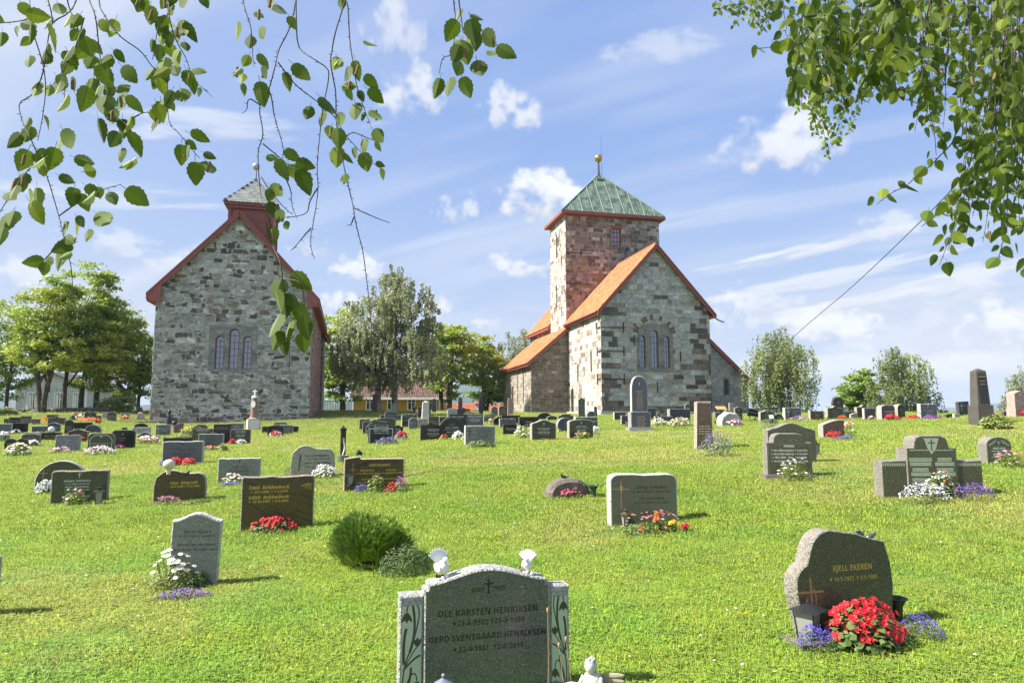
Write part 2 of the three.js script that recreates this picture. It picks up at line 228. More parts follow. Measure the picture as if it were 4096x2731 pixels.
// lays stones on a wall plane (origin O, along U, facing N): the largest as parts, the others joined
function layStones(parent, o) {
  const r = rng(o.seed), U = o.U, N = o.N, O = o.O, blocks = [], us = o.poly.map((p) => p[0]), vs = o.poly.map((p) => p[1]), u0 = Math.min(...us), u1 = Math.max(...us), v0 = Math.min(...vs), v1 = Math.max(...vs);
  for (let v = v0; v < v1;) {
    const h = mixf(o.rows[0], o.rows[1], r());
    for (let u = u0 - r() * o.wid[1] * 0.6; u < u1;) {
      const w = mixf(o.wid[0], o.wid[1], r() ** 1.4), sub = o.rubble && r() < 0.3 ? [[u, v, u + w, v + h * 0.48], [u, v + h * 0.48, u + w, v + h]] : [[u, v, u + w, v + h]];
      for (const s of sub) for (const q of cutRect(s, o.holes ?? [])) {
        const J = o.jitter ?? 0, j = () => (r() - 0.5) * J; let poly = [[q[0] + j(), q[1] + j() * 0.6], [q[2] + j(), q[1] + j() * 0.6], [q[2] + j(), q[3] + j() * 0.6], [q[0] + j(), q[3] + j() * 0.6]];
        if (o.rubble) { const c = Math.min(q[2] - q[0], q[3] - q[1]) * 0.22, [A, B, C, D] = poly; poly = [[A[0] + c * r(), A[1]], [B[0] - c * r(), B[1]], [B[0], B[1] + c * r()], [C[0], C[1] - c * r()], [C[0] - c * r(), C[1]], [D[0] + c * r(), D[1]], [D[0], D[1] - c * r()], [A[0], A[1] + c * r()]]; }
        poly = clipPoly(poly, o.poly); if (poly.length < 3 || areaOf(poly) < 0.012) continue;
        const cx = poly.reduce((s, p) => s + p[0], 0) / poly.length, cy = poly.reduce((s, p) => s + p[1], 0) / poly.length, jo = o.joint * mixf(0.7, 1.5, r());
        if (o.rubble && r() < (o.skip ?? 0)) continue;
        const ins = (p, k) => { const l = Math.hypot(p[0] - cx, p[1] - cy) || 1; return [cx + (p[0] - cx) * Math.max(0.3, 1 - k / l), cy + (p[1] - cy) * Math.max(0.3, 1 - k / l)]; };
        blocks.push({ a: poly.map((p) => ins(p, jo)), b: poly.map((p) => ins(p, jo + (o.bevel ?? 0.02))), z: mixf(o.proud[0], o.proud[1], r()), c: o.col(cx, cy, r), area: areaOf(poly), uo: [r() * 9, r() * 9] });
      }
      u += w;
    }
    v += h;
  }
  const at3 = (p, z) => [O.x + U.x * p[0] + N.x * z, O.y + p[1], O.z + U.z * p[0] + N.z * z];
  const emit = (buf, k) => {
    buf.col = k.c; const n = k.a.length, F = k.b.map((p) => at3(p, k.z)), M = k.a.map((p) => at3(p, k.z - 0.018)), B = k.a.map((p) => at3(p, -0.04)), t = (p) => [p[0] + k.uo[0], p[1] + k.uo[1]];
    for (let i = 1; i < n - 1; i++) buf.tri(F[0], F[i], F[i + 1], null, t(k.b[0]), t(k.b[i]), t(k.b[i + 1]));
    for (let i = 0; i < n; i++) { const j = (i + 1) % n; buf.quad(M[i], M[j], F[j], F[i], null, t(k.a[i]), t(k.a[j]), t(k.b[j]), t(k.b[i])); buf.quad(B[i], B[j], M[j], M[i], null, t(k.a[i]), t(k.a[j]), t(k.a[j]), t(k.a[i])); }
  };
  blocks.sort((a, b) => b.area - a.area);
  blocks.slice(0, o.parts ?? 0).forEach((k) => { const b = new Buf({ uv: true, color: true }); emit(b, k); part('stone', b.geo(), blockM, parent); });
  const rest = blocks.slice(o.parts ?? 0);
  if (rest.length) { const b = new Buf({ uv: true, color: true }); rest.forEach((k) => emit(b, k)); part('stonework', b.geo(), blockM, parent, 'stuff'); }
}
// wall core with rectangular holes: an outline in (u, v), 0.7 m thick behind the face
function wallCore(parent, name, poly, holes, O, U, N, thick = 0.7, mat = mortarM) {
  const s = new THREE.Shape(poly.map((p) => new THREE.Vector2(...p)));
  for (const h of holes) s.holes.push(new THREE.Path([[h[0], h[1]], [h[2], h[1]], [h[2], h[3]], [h[0], h[3]]].map((p) => new THREE.Vector2(...p))));
  const g = new THREE.ExtrudeGeometry(s, { depth: thick, bevelEnabled: false }).translate(0, 0, -thick);
  g.applyMatrix4(new THREE.Matrix4().makeBasis(U, V3(0, 1, 0), N).setPosition(O)); return part(name, g, mat, parent);
}
const lancet = (x, w, y0, y1, pointed) => { const p = new THREE.Path(), r = w / 2; p.moveTo(x - r, y0); p.lineTo(x + r, y0); p.lineTo(x + r, y1 - r * (pointed ? 1.5 : 1)); if (pointed) { p.quadraticCurveTo(x + r, y1 - r * 0.4, x, y1); p.quadraticCurveTo(x - r, y1 - r * 0.4, x - r, y1 - r * 1.5); } else p.absarc(x, y1 - r, r, 0, Math.PI, false); p.lineTo(x - r, y0); return p; };
// a stone frame that fills a rectangular hole and leaves lancet openings, with glazing and lead bars set back in it
function lancetWindow(parent, rect, lights, O, U, N, frameMat, o = {}) {
  const basis = new THREE.Matrix4().makeBasis(U, V3(0, 1, 0), N).setPosition(O), s = new THREE.Shape([[rect[0], rect[1]], [rect[2], rect[1]], [rect[2], rect[3]], [rect[0], rect[3]]].map((p) => new THREE.Vector2(...p)));
  for (const l of lights) s.holes.push(lancet(...l, o.pointed));
  const w = new THREE.Group(); w.name = 'window'; parent.add(w);
  part('window_surround', new THREE.ExtrudeGeometry(s, { depth: 0.42, bevelEnabled: false, curveSegments: 10 }).translate(0, 0, -0.4).applyMatrix4(basis), frameMat, w);
  for (const [x, wd, y0, y1] of lights) {
    part('pane', new THREE.PlaneGeometry(wd + 0.1, y1 - y0 + 0.1).translate(x, (y0 + y1) / 2, -0.2).applyMatrix4(basis), o.glass ?? glassM, w);
    const b = new Buf(); for (let k = 1; k < (o.bars ?? 5); k++) { const y = mixf(y0, y1, k / (o.bars ?? 5)); b.box(x - wd / 2, y - 0.012, -0.195, x + wd / 2, y + 0.012, -0.17); } b.box(x - 0.01, y0, -0.193, x + 0.01, y1 - wd / 2, -0.172);
    part('lead_bar', b.geo().applyMatrix4(basis), leadM, w, 'stuff');
    if (o.frame) { const f = new THREE.Shape(lancet(x, wd - 0.005, y0 + 0.003, y1, o.pointed).getPoints(10)); f.holes.push(lancet(x, wd - 0.11, y0 + 0.05, y1 - 0.06, o.pointed)); part('window_frame', new THREE.ExtrudeGeometry(f, { depth: 0.05, bevelEnabled: false }).translate(0, 0, -0.165).applyMatrix4(basis), redPaint, w); }
  }
}
// pantiles on a roof slope: corner A, along the eave E (metres), up the slope S
const tileG = (() => { const b = new Buf(), n = 5; for (let i = 0; i < n; i++) { const f = (t) => [t * 0.23, 0, 0], y = (t) => Math.sin(t * Math.PI * 2 - 0.6) * 0.024; const t0 = i / n, t1 = (i + 1) / n; b.quad([f(t0)[0], y(t0) + 0.03, 0], [f(t1)[0], y(t1) + 0.03, 0], [f(t1)[0], y(t1) + 0.002, -0.36], [f(t0)[0], y(t0) + 0.002, -0.36]); b.quad([f(t0)[0], y(t0) - 0.005, 0], [f(t1)[0], y(t1) - 0.005, 0], [f(t1)[0], y(t1) + 0.03, 0], [f(t0)[0], y(t0) + 0.03, 0]); } return b.geo(); })();
const tileM = std([1, 1, 1], 0.75, { side: THREE.DoubleSide });
function tileRoof(parent, A, E, S, seed, tint = [0.52, 0.16, 0.06]) {
  const e = E.clone().normalize(), s = S.clone().normalize(), n = s.clone().cross(e).normalize(); if (n.y < 0) n.negate();
  const ax = s.clone().negate(), xA = n.clone().cross(ax).normalize(), flip = xA.dot(e) < 0, ne = Math.floor(E.length() / 0.215), ns = Math.floor(S.length() / 0.31), r = rng(seed), m = new THREE.InstancedMesh(tileG, tileM, ne * ns), M = new THREE.Matrix4(), c = new THREE.Color();
  let k = 0; for (let i = 0; i < ns; i++) for (let j = 0; j < ne; j++) { const p = A.clone().addScaledVector(e, (flip ? j + 1 : j) * E.length() / ne).addScaledVector(s, i * S.length() / ns).addScaledVector(n, 0.03 + r() * 0.006); M.makeBasis(xA, n, ax).setPosition(p); m.setMatrixAt(k, M); const q = 0.6 + 0.75 * r(), w = r() < 0.1 ? 0.55 : 1; m.setColorAt(k++, c.setRGB(tint[0] * q * w, tint[1] * q * w * (0.9 + 0.25 * r()), tint[2] * q * w)); }
  m.name = 'roof_tile'; m.userData.kind = 'stuff'; parent.add(m);
}
const slab = (parent, name, pts, thick, mat) => {   // a flat sheet of four corners with thickness below it
  const [a, b, c, d] = pts, n = b.clone().sub(a).cross(d.clone().sub(a)).normalize(); if (n.y < 0) n.negate(); const q = new Buf({ uv: true }), L = pts.map((p) => p.clone().addScaledVector(n, -thick)), A = (v) => v.toArray(), uv = [[0, 0], [a.distanceTo(b), 0], [a.distanceTo(b), a.distanceTo(d)], [0, a.distanceTo(d)]];
  q.quad(A(a), A(b), A(c), A(d), n.toArray(), ...uv); q.quad(A(L[3]), A(L[2]), A(L[1]), A(L[0]), n.clone().negate().toArray(), ...uv);
  for (let i = 0; i < 4; i++) { const j = (i + 1) % 4; q.quad(A(L[i]), A(L[j]), A(pts[j]), A(pts[i]), null, [0, 0], [pts[i].distanceTo(pts[j]), 0], [pts[i].distanceTo(pts[j]), thick], [0, thick]); }
  return part(name, q.geo(), Object.assign(mat), parent);
};
const underM = std([0.12, 0.06, 0.05], 0.8, { side: THREE.DoubleSide }); redPaint.side = THREE.DoubleSide;
const X3 = V3(1, 0, 0), NX3 = V3(-1, 0, 0), Z3 = V3(0, 0, 1), NZ3 = V3(0, 0, -1);
const CHURCH_TURN = THREE.MathUtils.degToRad(13);
const lightStone = [0.40, 0.41, 0.40], vary = (c, r, k = 0.22) => { const m = 1 - k / 2 + r() * k; return [c[0] * m * (0.97 + 0.06 * r()), c[1] * m, c[2] * m * (0.96 + 0.08 * r())]; };

// ---------------------------------------------------------------- the church with the square tower
{
  const d0 = 57, base = rowH(952, d0), g = thing('stone_church', 'grey and brown stone church with square tower, green copper pyramid roof and orange tiles', 'church', V3(colX(1383, 952, d0), base, -d0), CHURCH_TURN, 'medieval stone churches');
  const W = 10.05, LC = 9.1, EV = 9.0, AP = 14.55;
  // chancel gable
  const gable = [[0, -0.8], [W, -0.8], [W, EV], [W / 2, AP], [0, EV]], win = [3.18, 3.62, 6.56, 7.75];
  wallCore(g, 'chancel_wall', gable, [win], V3(0, 0, 0), X3, Z3);
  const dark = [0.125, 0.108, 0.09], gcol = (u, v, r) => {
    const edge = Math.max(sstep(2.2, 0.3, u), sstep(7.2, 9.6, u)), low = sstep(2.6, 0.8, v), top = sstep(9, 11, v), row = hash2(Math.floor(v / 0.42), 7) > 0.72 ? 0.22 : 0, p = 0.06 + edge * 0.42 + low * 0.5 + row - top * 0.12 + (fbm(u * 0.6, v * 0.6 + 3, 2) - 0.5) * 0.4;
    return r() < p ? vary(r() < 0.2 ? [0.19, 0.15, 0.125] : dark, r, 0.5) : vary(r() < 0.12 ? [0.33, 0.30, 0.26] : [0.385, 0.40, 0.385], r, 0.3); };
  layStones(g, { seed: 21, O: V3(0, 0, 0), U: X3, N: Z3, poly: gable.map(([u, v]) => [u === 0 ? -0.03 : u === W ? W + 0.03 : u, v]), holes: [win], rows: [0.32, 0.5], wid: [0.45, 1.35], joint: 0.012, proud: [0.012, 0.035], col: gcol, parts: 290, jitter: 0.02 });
  const frM = std([0.35, 0.345, 0.315], 0.9, { map: stoneTex, bumpMap: stoneBump, bumpScale: 0.02 });
  lancetWindow(g, win, [[3.75, 0.52, 4.0, 6.72], [4.87, 0.64, 4.0, 7.22], [5.99, 0.52, 4.0, 6.72]], V3(0, 0, 0), X3, Z3, frM, { bars: 6 });
  { // relieving arch of alternating stones over the window
    const b1 = [0.22, 0.09, 0.075], cx = 4.87, cy = 6.55, n = 19; for (let i = 0; i < n; i++) { const a0 = mixf(0.08, Math.PI - 0.08, i / n) + 0.012, a1 = mixf(0.08, Math.PI - 0.08, (i + 1) / n) - 0.012, b = new Buf({ uv: true, color: true }), R0 = 1.62, R1 = 2.05, P = (a, R, z) => [cx + Math.cos(a) * R, cy + Math.sin(a) * R * 0.98, z], rr = rng(i + 4); b.col = i % 3 === 1 ? vary(b1, rr) : i % 5 === 2 ? vary(dark, rr) : vary([0.37, 0.37, 0.34], rr);
      b.quad(P(a0, R0, 0.05), P(a0, R1, 0.05), P(a1, R1, 0.05), P(a1, R0, 0.05), [0, 0, 1], [0, 0], [0, 0.4], [0.3, 0.4], [0.3, 0]); for (const [p, q] of [[[a0, R1], [a1, R1]], [[a1, R0], [a0, R0]], [[a0, R0], [a0, R1]], [[a1, R1], [a1, R0]]]) b.quad(P(...p, 0.05), P(...p, -0.05), P(...q, -0.05), P(...q, 0.05)); part('arch_stone', b.geo(), blockM, g); } }
  // chancel side walls
  const sideHoles = [[2.2, 3.6, 2.75, 5.8], [5.9, 2.9, 6.4, 4.9], [7.3, -0.2, 8.4, 2.7]], side = (L, h) => [[0, -0.8], [L, -0.8], [L, h], [0, h]];
  wallCore(g, 'chancel_side_wall', [[0, -0.8], [LC - 0.7, -0.8], [LC - 0.7, EV], [0, EV]], sideHoles.map((h) => [LC - h[2], h[1], LC - h[0], h[3]]), V3(0, 0, -LC), Z3, NX3);
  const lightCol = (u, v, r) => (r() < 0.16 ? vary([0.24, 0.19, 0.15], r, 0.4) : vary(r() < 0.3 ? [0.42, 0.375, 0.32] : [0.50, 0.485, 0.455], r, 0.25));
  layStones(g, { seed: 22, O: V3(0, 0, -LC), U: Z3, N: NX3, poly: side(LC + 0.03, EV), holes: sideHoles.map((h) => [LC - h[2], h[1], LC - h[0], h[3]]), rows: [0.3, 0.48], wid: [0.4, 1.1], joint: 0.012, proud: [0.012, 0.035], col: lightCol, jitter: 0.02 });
  const paleM = std([0.46, 0.44, 0.40], 0.9, { map: stoneTex });
  lancetWindow(g, [LC - 2.75, 3.6, LC - 2.2, 5.8], [[LC - 2.475, 0.3, 3.75, 5.6]], V3(0, 0, -LC), Z3, NX3, paleM, { bars: 4 });
  lancetWindow(g, [LC - 6.4, 2.9, LC - 5.9, 4.9], [[LC - 6.15, 0.28, 3.05, 4.7]], V3(0, 0, -LC), Z3, NX3, paleM, { bars: 4 });
  lancetWindow(g, [LC - 8.4, -0.2, LC - 7.3, 2.7], [[LC - 7.85, 0.8, -0.15, 2.5]], V3(0, 0, -LC), Z3, NX3, paleM, { bars: 2, glass: std([0.07, 0.05, 0.035], 0.7) });
  wallCore(g, 'chancel_side_wall', side(LC, EV), [], V3(W, 0, 0), NZ3, X3);
  part('plinth', boxG(W + 0.36, 0.62, 0.2, W / 2, 0.0, 0.13), mortarM, g);
  part('plinth', boxG(0.2, 0.62, LC + 0.1, -0.13, 0.0, -LC / 2), mortarM, g);
  // chancel roof
  const sl = (AP - EV) / (W / 2), ov = 0.45, RX = W / 2, RY = AP + 0.16, ey = (x) => RY - Math.abs(x - RX) * sl, F = 0.38, xl = -ov, xr = W + ov;
  slab(g, 'roof', [V3(xl, ey(xl), F), V3(xl, ey(xl), -LC), V3(RX, RY, -LC), V3(RX, RY, F)], 0.14, underM);
  slab(g, 'roof', [V3(xr, ey(xr), F), V3(xr, ey(xr), -LC), V3(RX, RY, -LC), V3(RX, RY, F)], 0.14, underM);
  tileRoof(g, V3(xl, ey(xl), -LC), V3(0, 0, LC + F), V3(RX - xl, RY - ey(xl), 0), 31); tileRoof(g, V3(xr, ey(xr), -LC), V3(0, 0, LC + F), V3(RX - xr, RY - ey(xr), 0), 32);
  const barge = (x0, y0, x1, y1, z, h = 0.42) => slab(g, 'barge_board', [V3(x0, y0 + 0.05, z + 0.06), V3(x1, y1 + 0.05, z + 0.06), V3(x1, y1 - h, z + 0.06), V3(x0, y0 - h, z + 0.06)], 0.07, redPaint);
  barge(xl, ey(xl), RX, RY, F); barge(xr, ey(xr), RX, RY, F);
  slab(g, 'barge_board', [V3(xl, ey(xl) + 0.06, F + 0.13), V3(RX, RY + 0.06, F + 0.13), V3(RX, RY - 0.12, F + 0.13), V3(xl, ey(xl) - 0.12, F + 0.13)], 0.06, redPaint); slab(g, 'barge_board', [V3(xr, ey(xr) + 0.06, F + 0.13), V3(RX, RY + 0.06, F + 0.13), V3(RX, RY - 0.12, F + 0.13), V3(xr, ey(xr) - 0.12, F + 0.13)], 0.06, redPaint);
  part('eave_board', boxG(0.42, 0.16, LC + F, xl + 0.25, ey(xl) - 0.18, -LC / 2 + F / 2), redPaint, g); part('gutter', tube([V3(xl - 0.05, ey(xl) - 0.05, F), V3(xl - 0.05, ey(xl) - 0.09, -LC)], 0.07, 0.07), redPaint, g); part('eave_board', boxG(0.42, 0.16, LC + F, xr - 0.25, ey(xr) - 0.18, -LC / 2 + F / 2), redPaint, g);
  part('ridge_tile', tube([V3(RX, RY + 0.05, F + 0.05), V3(RX, RY + 0.05, -LC)], 0.11, 0.11), std([0.45, 0.14, 0.06], 0.8), g);
  part('waterspout', tube([V3(xr - 0.1, ey(xr) - 0.2, F - 0.1), V3(xr + 0.25, ey(xr) - 0.45, F), V3(xr + 0.7, ey(xr) - 0.62, F + 0.1)], 0.05, 0.05), ironM, g);
  // iron ties round the corner
  for (const y of [7.35, 5.35, 3.0]) { part('iron_tie', boxG(2.0, 0.06, 0.05, 1.0, y, 0.07), ironM, g); part('iron_tie', boxG(0.05, 0.06, 0.8, -0.07, y, -0.4), ironM, g); part('wall_anchor', boxG(0.07, 0.9, 0.06, 2.0, y, 0.08), ironM, g); part('wall_anchor', boxG(0.06, 0.9, 0.07, -0.08, y, -0.8), ironM, g); }
  for (const [x, y] of [[7.2, 5.0], [2.95, 6.3], [5.0, 2.35]]) part('wall_anchor', boxG(0.06, 0.95, 0.06, x, y, 0.07), ironM, g);
  // tower
  const T0 = -0.15, T1 = 9.8, TD = 5.4, TH = 19.9, tz = -LC - 0.02, front = [[T0, -0.5], [T1, -0.5], [T1, TH], [T0, TH]], tw = [4.6, 16.85, 5.75, 18.75];
  wallCore(g, 'tower_wall', front, [tw], V3(0, 0, tz), X3, Z3); wallCore(g, 'tower_wall', [[0, -0.5], [TD - 0.7, -0.5], [TD - 0.7, TH], [0, TH]], [], V3(T0, 0, tz - TD), Z3, NX3); wallCore(g, 'tower_wall', side(TD - 0.7, TH), [], V3(T1, 0, tz - 0.7), NZ3, X3); wallCore(g, 'tower_wall', front, [], V3(0, 0, tz - TD + 0.7), X3, Z3);
  const tcol = (u, v, r) => { const n = fbm(u * 0.5 + 2, v * 0.5, 3), p = r(); if (p < 0.42 + (n - 0.5)) return vary([0.155, 0.122, 0.105], r, 0.4); if (p < 0.7) return vary([0.265, 0.21, 0.19], r, 0.3); if (p < 0.8) return vary([0.27, 0.19, 0.11], r, 0.3); return vary([0.40, 0.375, 0.36], r, 0.3); };
  layStones(g, { seed: 23, O: V3(0, 0, tz), U: X3, N: Z3, poly: [[T0 - 0.03, 6], [T1 + 0.03, 6], [T1 + 0.03, TH], [T0 - 0.03, TH]], holes: [tw], rows: [0.25, 0.5], wid: [0.28, 0.85], joint: 0.02, proud: [0.01, 0.045], col: tcol, jitter: 0.05 });
  layStones(g, { seed: 24, O: V3(T0, 0, tz - TD), U: Z3, N: NX3, poly: [[0, 6], [TD + 0.03, 6], [TD + 0.03, TH], [0, TH]], rows: [0.28, 0.5], wid: [0.28, 0.8], joint: 0.016, proud: [0.01, 0.045], col: (u, v, r) => (r() < 0.2 ? vary([0.25, 0.2, 0.15], r, 0.4) : vary([0.47, 0.445, 0.40], r, 0.3)), jitter: 0.05 });
  { const w = new THREE.Group(); w.name = 'window'; g.add(w); const [a, b, c, d] = tw; part('pane', new THREE.PlaneGeometry(c - a, d - b).translate((a + c) / 2, (b + d) / 2, tz - 0.22), glassM, w);
    for (const [x0, y0, x1, y1] of [[a, b, a + 0.12, d], [c - 0.12, b, c, d], [a + 0.12, d - 0.13, c - 0.12, d], [a + 0.12, b, c - 0.12, b + 0.1]]) part('window_frame', boxG(x1 - x0, y1 - y0, 0.12, (x0 + x1) / 2, (y0 + y1) / 2, tz - 0.12), redPaint, w);
    for (const t of [1 / 3, 2 / 3]) part('glazing_bar', boxG(0.045, d - b - 0.23, 0.05, mixf(a + 0.12, c - 0.12, t), (b + d) / 2 - 0.015, tz - 0.17), redPaint, w); for (const t of [0.25, 0.5, 0.75]) part('glazing_bar', boxG(c - a - 0.24, 0.045, 0.04, (a + c) / 2, mixf(b, d, t), tz - 0.165), redPaint, w); part('lintel', boxG(c - a + 0.3, 0.14, 0.06, (a + c) / 2, d + 0.08, tz + 0.05), redPaint, w); }
  for (const [x, y, l] of [[1.4, 15.9, 2.8], [1.4, 12.8, 2.8], [1.2, 8.9, 2.2]]) part('iron_tie', boxG(l, 0.05, 0.05, T0 + l / 2, y, tz + 0.08), ironM, g); for (const [x, y, a] of [[6.2, 16.5, 0.5], [2, 11.5, -0.2], [2.1, 9.9, 0.4]]) { const m = part('wall_anchor', boxG(0.06, 0.95, 0.05), ironM, g); m.position.set(x, y, tz + 0.08); m.rotation.z = -a; } for (const [z, y] of [[2.3, 17.5], [1.2, 15.4], [1.1, 12.4], [1.2, 10.2]]) part('wall_anchor', boxG(0.05, 1.0, 0.06, T0 - 0.08, y, tz - z), ironM, g); part('sound_slit', boxG(0.05, 2.4, 0.3, T0 - 0.04, 17.2, tz - 2.9), darkM, g); part('sound_slit', boxG(0.05, 2.2, 0.25, T0 - 0.04, 12.0, tz - 3.0), darkM, g);
  // copper pyramid, panel by panel
  const c0 = T0 - 0.5, c1 = T1 + 0.5, cz0 = tz + 0.5, cz1 = tz - TD - 0.5, CY = TH + 0.12, A = V3((T0 + T1) / 2 - 0.35, TH + 5.35, tz - TD / 2 - 0.2), copM = std([1, 1, 1], 0.62, { map: copperTex, side: THREE.DoubleSide });
  const corners = [V3(c0, CY, cz0), V3(c1, CY, cz0), V3(c1, CY, cz1), V3(c0, CY, cz1)];
  for (let s = 0; s < 4; s++) {
    const a = corners[s], b = corners[(s + 1) % 4], e = b.clone().sub(a), len = e.length(); e.normalize(); const t0 = A.clone().sub(a).dot(e), foot2 = a.clone().addScaledVector(e, t0), up = A.clone().sub(foot2), hgt = up.length(); up.normalize(); const nrm = e.clone().cross(up).normalize(), n = s % 2 ? 6 : 10, r = rng(60 + s);
    const face = [[0, 0], [len, 0], [t0, hgt]];
    for (let i = 0; i < n; i++) { const x0 = len * i / n, x1 = len * (i + 1) / n; let y = 0, row = 0; while (y < hgt) { const h = row === 0 ? 0.7 + 0.4 * (i % 2) : 1.15; const poly = clipPoly([[x0, y], [x1, y], [x1, y + h - 0.01], [x0, y + h - 0.01]], face); if (poly.length > 2 && areaOf(poly) > 0.01) { const q = new Buf({ uv: true }), uo = [r() * 3, r() * 3], lift = 0.012 * ((row + 1) % 2); const P = poly.map((p) => a.clone().addScaledVector(e, p[0]).addScaledVector(up, p[1]).addScaledVector(nrm, lift).toArray()), T = poly.map((p) => [p[0] * 0.35 + uo[0], p[1] * 0.35 + uo[1]]); for (let k = 1; k < P.length - 1; k++) q.tri(P[0], P[k], P[k + 1], nrm.toArray(), T[0], T[k], T[k + 1]); part('copper_panel', q.geo(), copM, g); } y += h; row++; }
      if (i) { const yt = x0 < t0 ? hgt * x0 / t0 : hgt * (len - x0) / (len - t0), p0 = a.clone().addScaledVector(e, x0), p1 = p0.clone().addScaledVector(up, yt); part('standing_seam', tube([p0.addScaledVector(nrm, 0.03), p1.addScaledVector(nrm, 0.03)], 0.035, 0.03, 4, 2), std([0.22, 0.33, 0.27], 0.6), g); } }
    part('hip_seam', tube([a.clone().addScaledVector(nrm, 0.03), A.clone()], 0.06, 0.05, 5, 2), std([0.2, 0.3, 0.25], 0.6), g);
    const o2 = s % 2 ? 0 : 0; slab(g, 'cornice', [a.clone().add(V3(0, -0.03, 0)), b.clone().add(V3(0, -0.03, 0)), b.clone().add(V3(0, -0.3, 0)), a.clone().add(V3(0, -0.3, 0))], 0.05, redPaint);
  }
  { const q = new Buf(), inn = [V3(T0, TH - 0.25, tz), V3(T1, TH - 0.25, tz), V3(T1, TH - 0.25, tz - TD), V3(T0, TH - 0.25, tz - TD)]; for (let s = 0; s < 4; s++) { const t = (s + 1) % 4; q.quad(corners[s].clone().add(V3(0, -0.28, 0)).toArray(), corners[t].clone().add(V3(0, -0.28, 0)).toArray(), inn[t].toArray(), inn[s].toArray()); } part('eave_soffit', q.geo(), redPaint, g); }
  part('finial_pole', cylG(0.09, 0.13, 1.5, A.x, A.y + 0.6, A.z), std([0.06, 0.07, 0.065], 0.5), g);
  const ball = part('gilded_ball', new THREE.SphereGeometry(0.42, 28, 20).translate(A.x, A.y + 1.72, A.z), std([0.62, 0.42, 0.12], 0.28, { metalness: 0.9 }), g); ball.userData.label = 'gilded ball on top of the tower roof';
  part('lightning_rod', tube([V3(A.x + 0.35, A.y - 0.4, A.z), V3(A.x + 0.33, A.y + 4.2, A.z)], 0.018, 0.012, 5), ironM, g);
  part('roof_hatch', boxG(0.8, 0.12, 0.5, A.x - 0.05, A.y - 0.75, A.z + 0.42), std([0.3, 0.34, 0.32], 0.6), g);
  // nave beyond the tower
  const nz = tz - TD, NL = 9.2, NE = 9.6, NR = 15.4, nsl = (NR - NE) / (W / 2);
  wallCore(g, 'nave_wall', side(NL, NE), [[NL - 4.3, 5.2, NL - 3.9, 7.6], [NL - 6.6, 5.2, NL - 6.2, 7.6]], V3(0, 0, nz - NL), Z3, NX3);
  layStones(g, { seed: 25, O: V3(0, 0, nz - NL), U: Z3, N: NX3, poly: [[0, 4], [NL, 4], [NL, NE], [0, NE]], holes: [[NL - 4.3, 5.2, NL - 3.9, 7.6], [NL - 6.6, 5.2, NL - 6.2, 7.6]], rows: [0.3, 0.5], wid: [0.35, 0.9], joint: 0.02, proud: [0.01, 0.04], col: (u, v, r) => (r() < 0.3 ? vary([0.2, 0.17, 0.15], r, 0.4) : vary([0.42, 0.40, 0.37], r, 0.3)), jitter: 0.04 });
  for (const z of [4.1, 6.4]) part('nave_window', boxG(0.1, 2.4, 0.4, 0.3, 6.4, nz - z), darkM, g);
  wallCore(g, 'nave_wall', [[0, -0.8], [W, -0.8], [W, NE], [W / 2, NR], [0, NE]], [], V3(0, 0, nz - NL + 0.7), X3, Z3); wallCore(g, 'nave_wall', side(NL, NE), [], V3(W, 0, nz), NZ3, X3);
  const ny = (x) => NR + 0.15 - Math.abs(x - RX) * nsl; for (const x of [-0.5, W + 0.5]) { slab(g, 'roof', [V3(x, ny(x), nz), V3(x, ny(x), nz - NL - 0.4), V3(RX, NR + 0.15, nz - NL - 0.4), V3(RX, NR + 0.15, nz)], 0.14, underM); tileRoof(g, V3(x, ny(x), nz - NL - 0.4), V3(0, 0, NL + 0.4), V3(RX - x, NR + 0.15 - ny(x), 0), 33 + x); }
  barge(-0.5, ny(-0.5), RX, NR + 0.15, nz + 0.02, 0.3); part('eave_board', boxG(0.4, 0.16, NL + 0.4, -0.28, ny(-0.5) - 0.16, nz - NL / 2 - 0.2), redPaint, g);
  // south aisle under a lean-to roof
  const SX = -3.72, SL = 12.2, SE = 5.15, ST = 8.35, sz = -LC + 0.05, asl = (ST - SE) / -SX, aisle = [[SX, -0.6], [0, -0.6], [0, ST], [SX, SE]];
  wallCore(g, 'aisle_wall', aisle, [], V3(0, 0, sz), X3, Z3);
  layStones(g, { seed: 26, O: V3(0, 0, sz), U: X3, N: Z3, poly: [[SX - 0.03, -0.6], [0, -0.6], [0, ST], [SX - 0.03, SE]], rows: [0.26, 0.36], wid: [0.35, 0.8], joint: 0.008, proud: [0.012, 0.028], col: (u, v, r) => (r() < 0.08 ? vary([0.31, 0.27, 0.23], r, 0.3) : vary([0.185, 0.155, 0.13], r, 0.45)), jitter: 0.012 });
  const ah = [[SL - 3.2, 1.1, SL - 2.85, 4.4], [SL - 5.6, 1.1, SL - 5.25, 4.4], [SL - 8.2, -0.1, SL - 7.2, 3.0], [SL - 10.6, 2.4, SL - 10.3, 3.8]];
  wallCore(g, 'aisle_wall', [[0, -0.6], [SL - 0.7, -0.6], [SL - 0.7, SE], [0, SE]], ah, V3(SX, 0, sz - SL), Z3, NX3);
  layStones(g, { seed: 27, O: V3(SX, 0, sz - SL), U: Z3, N: NX3, poly: [[0, -0.6], [SL + 0.03, -0.6], [SL + 0.03, SE], [0, SE]], holes: ah, rows: [0.28, 0.4], wid: [0.4, 0.95], joint: 0.008, proud: [0.012, 0.028], col: (u, v, r) => vary(r() < 0.2 ? [0.24, 0.2, 0.165] : [0.33, 0.295, 0.255], r, 0.35), jitter: 0.012 });
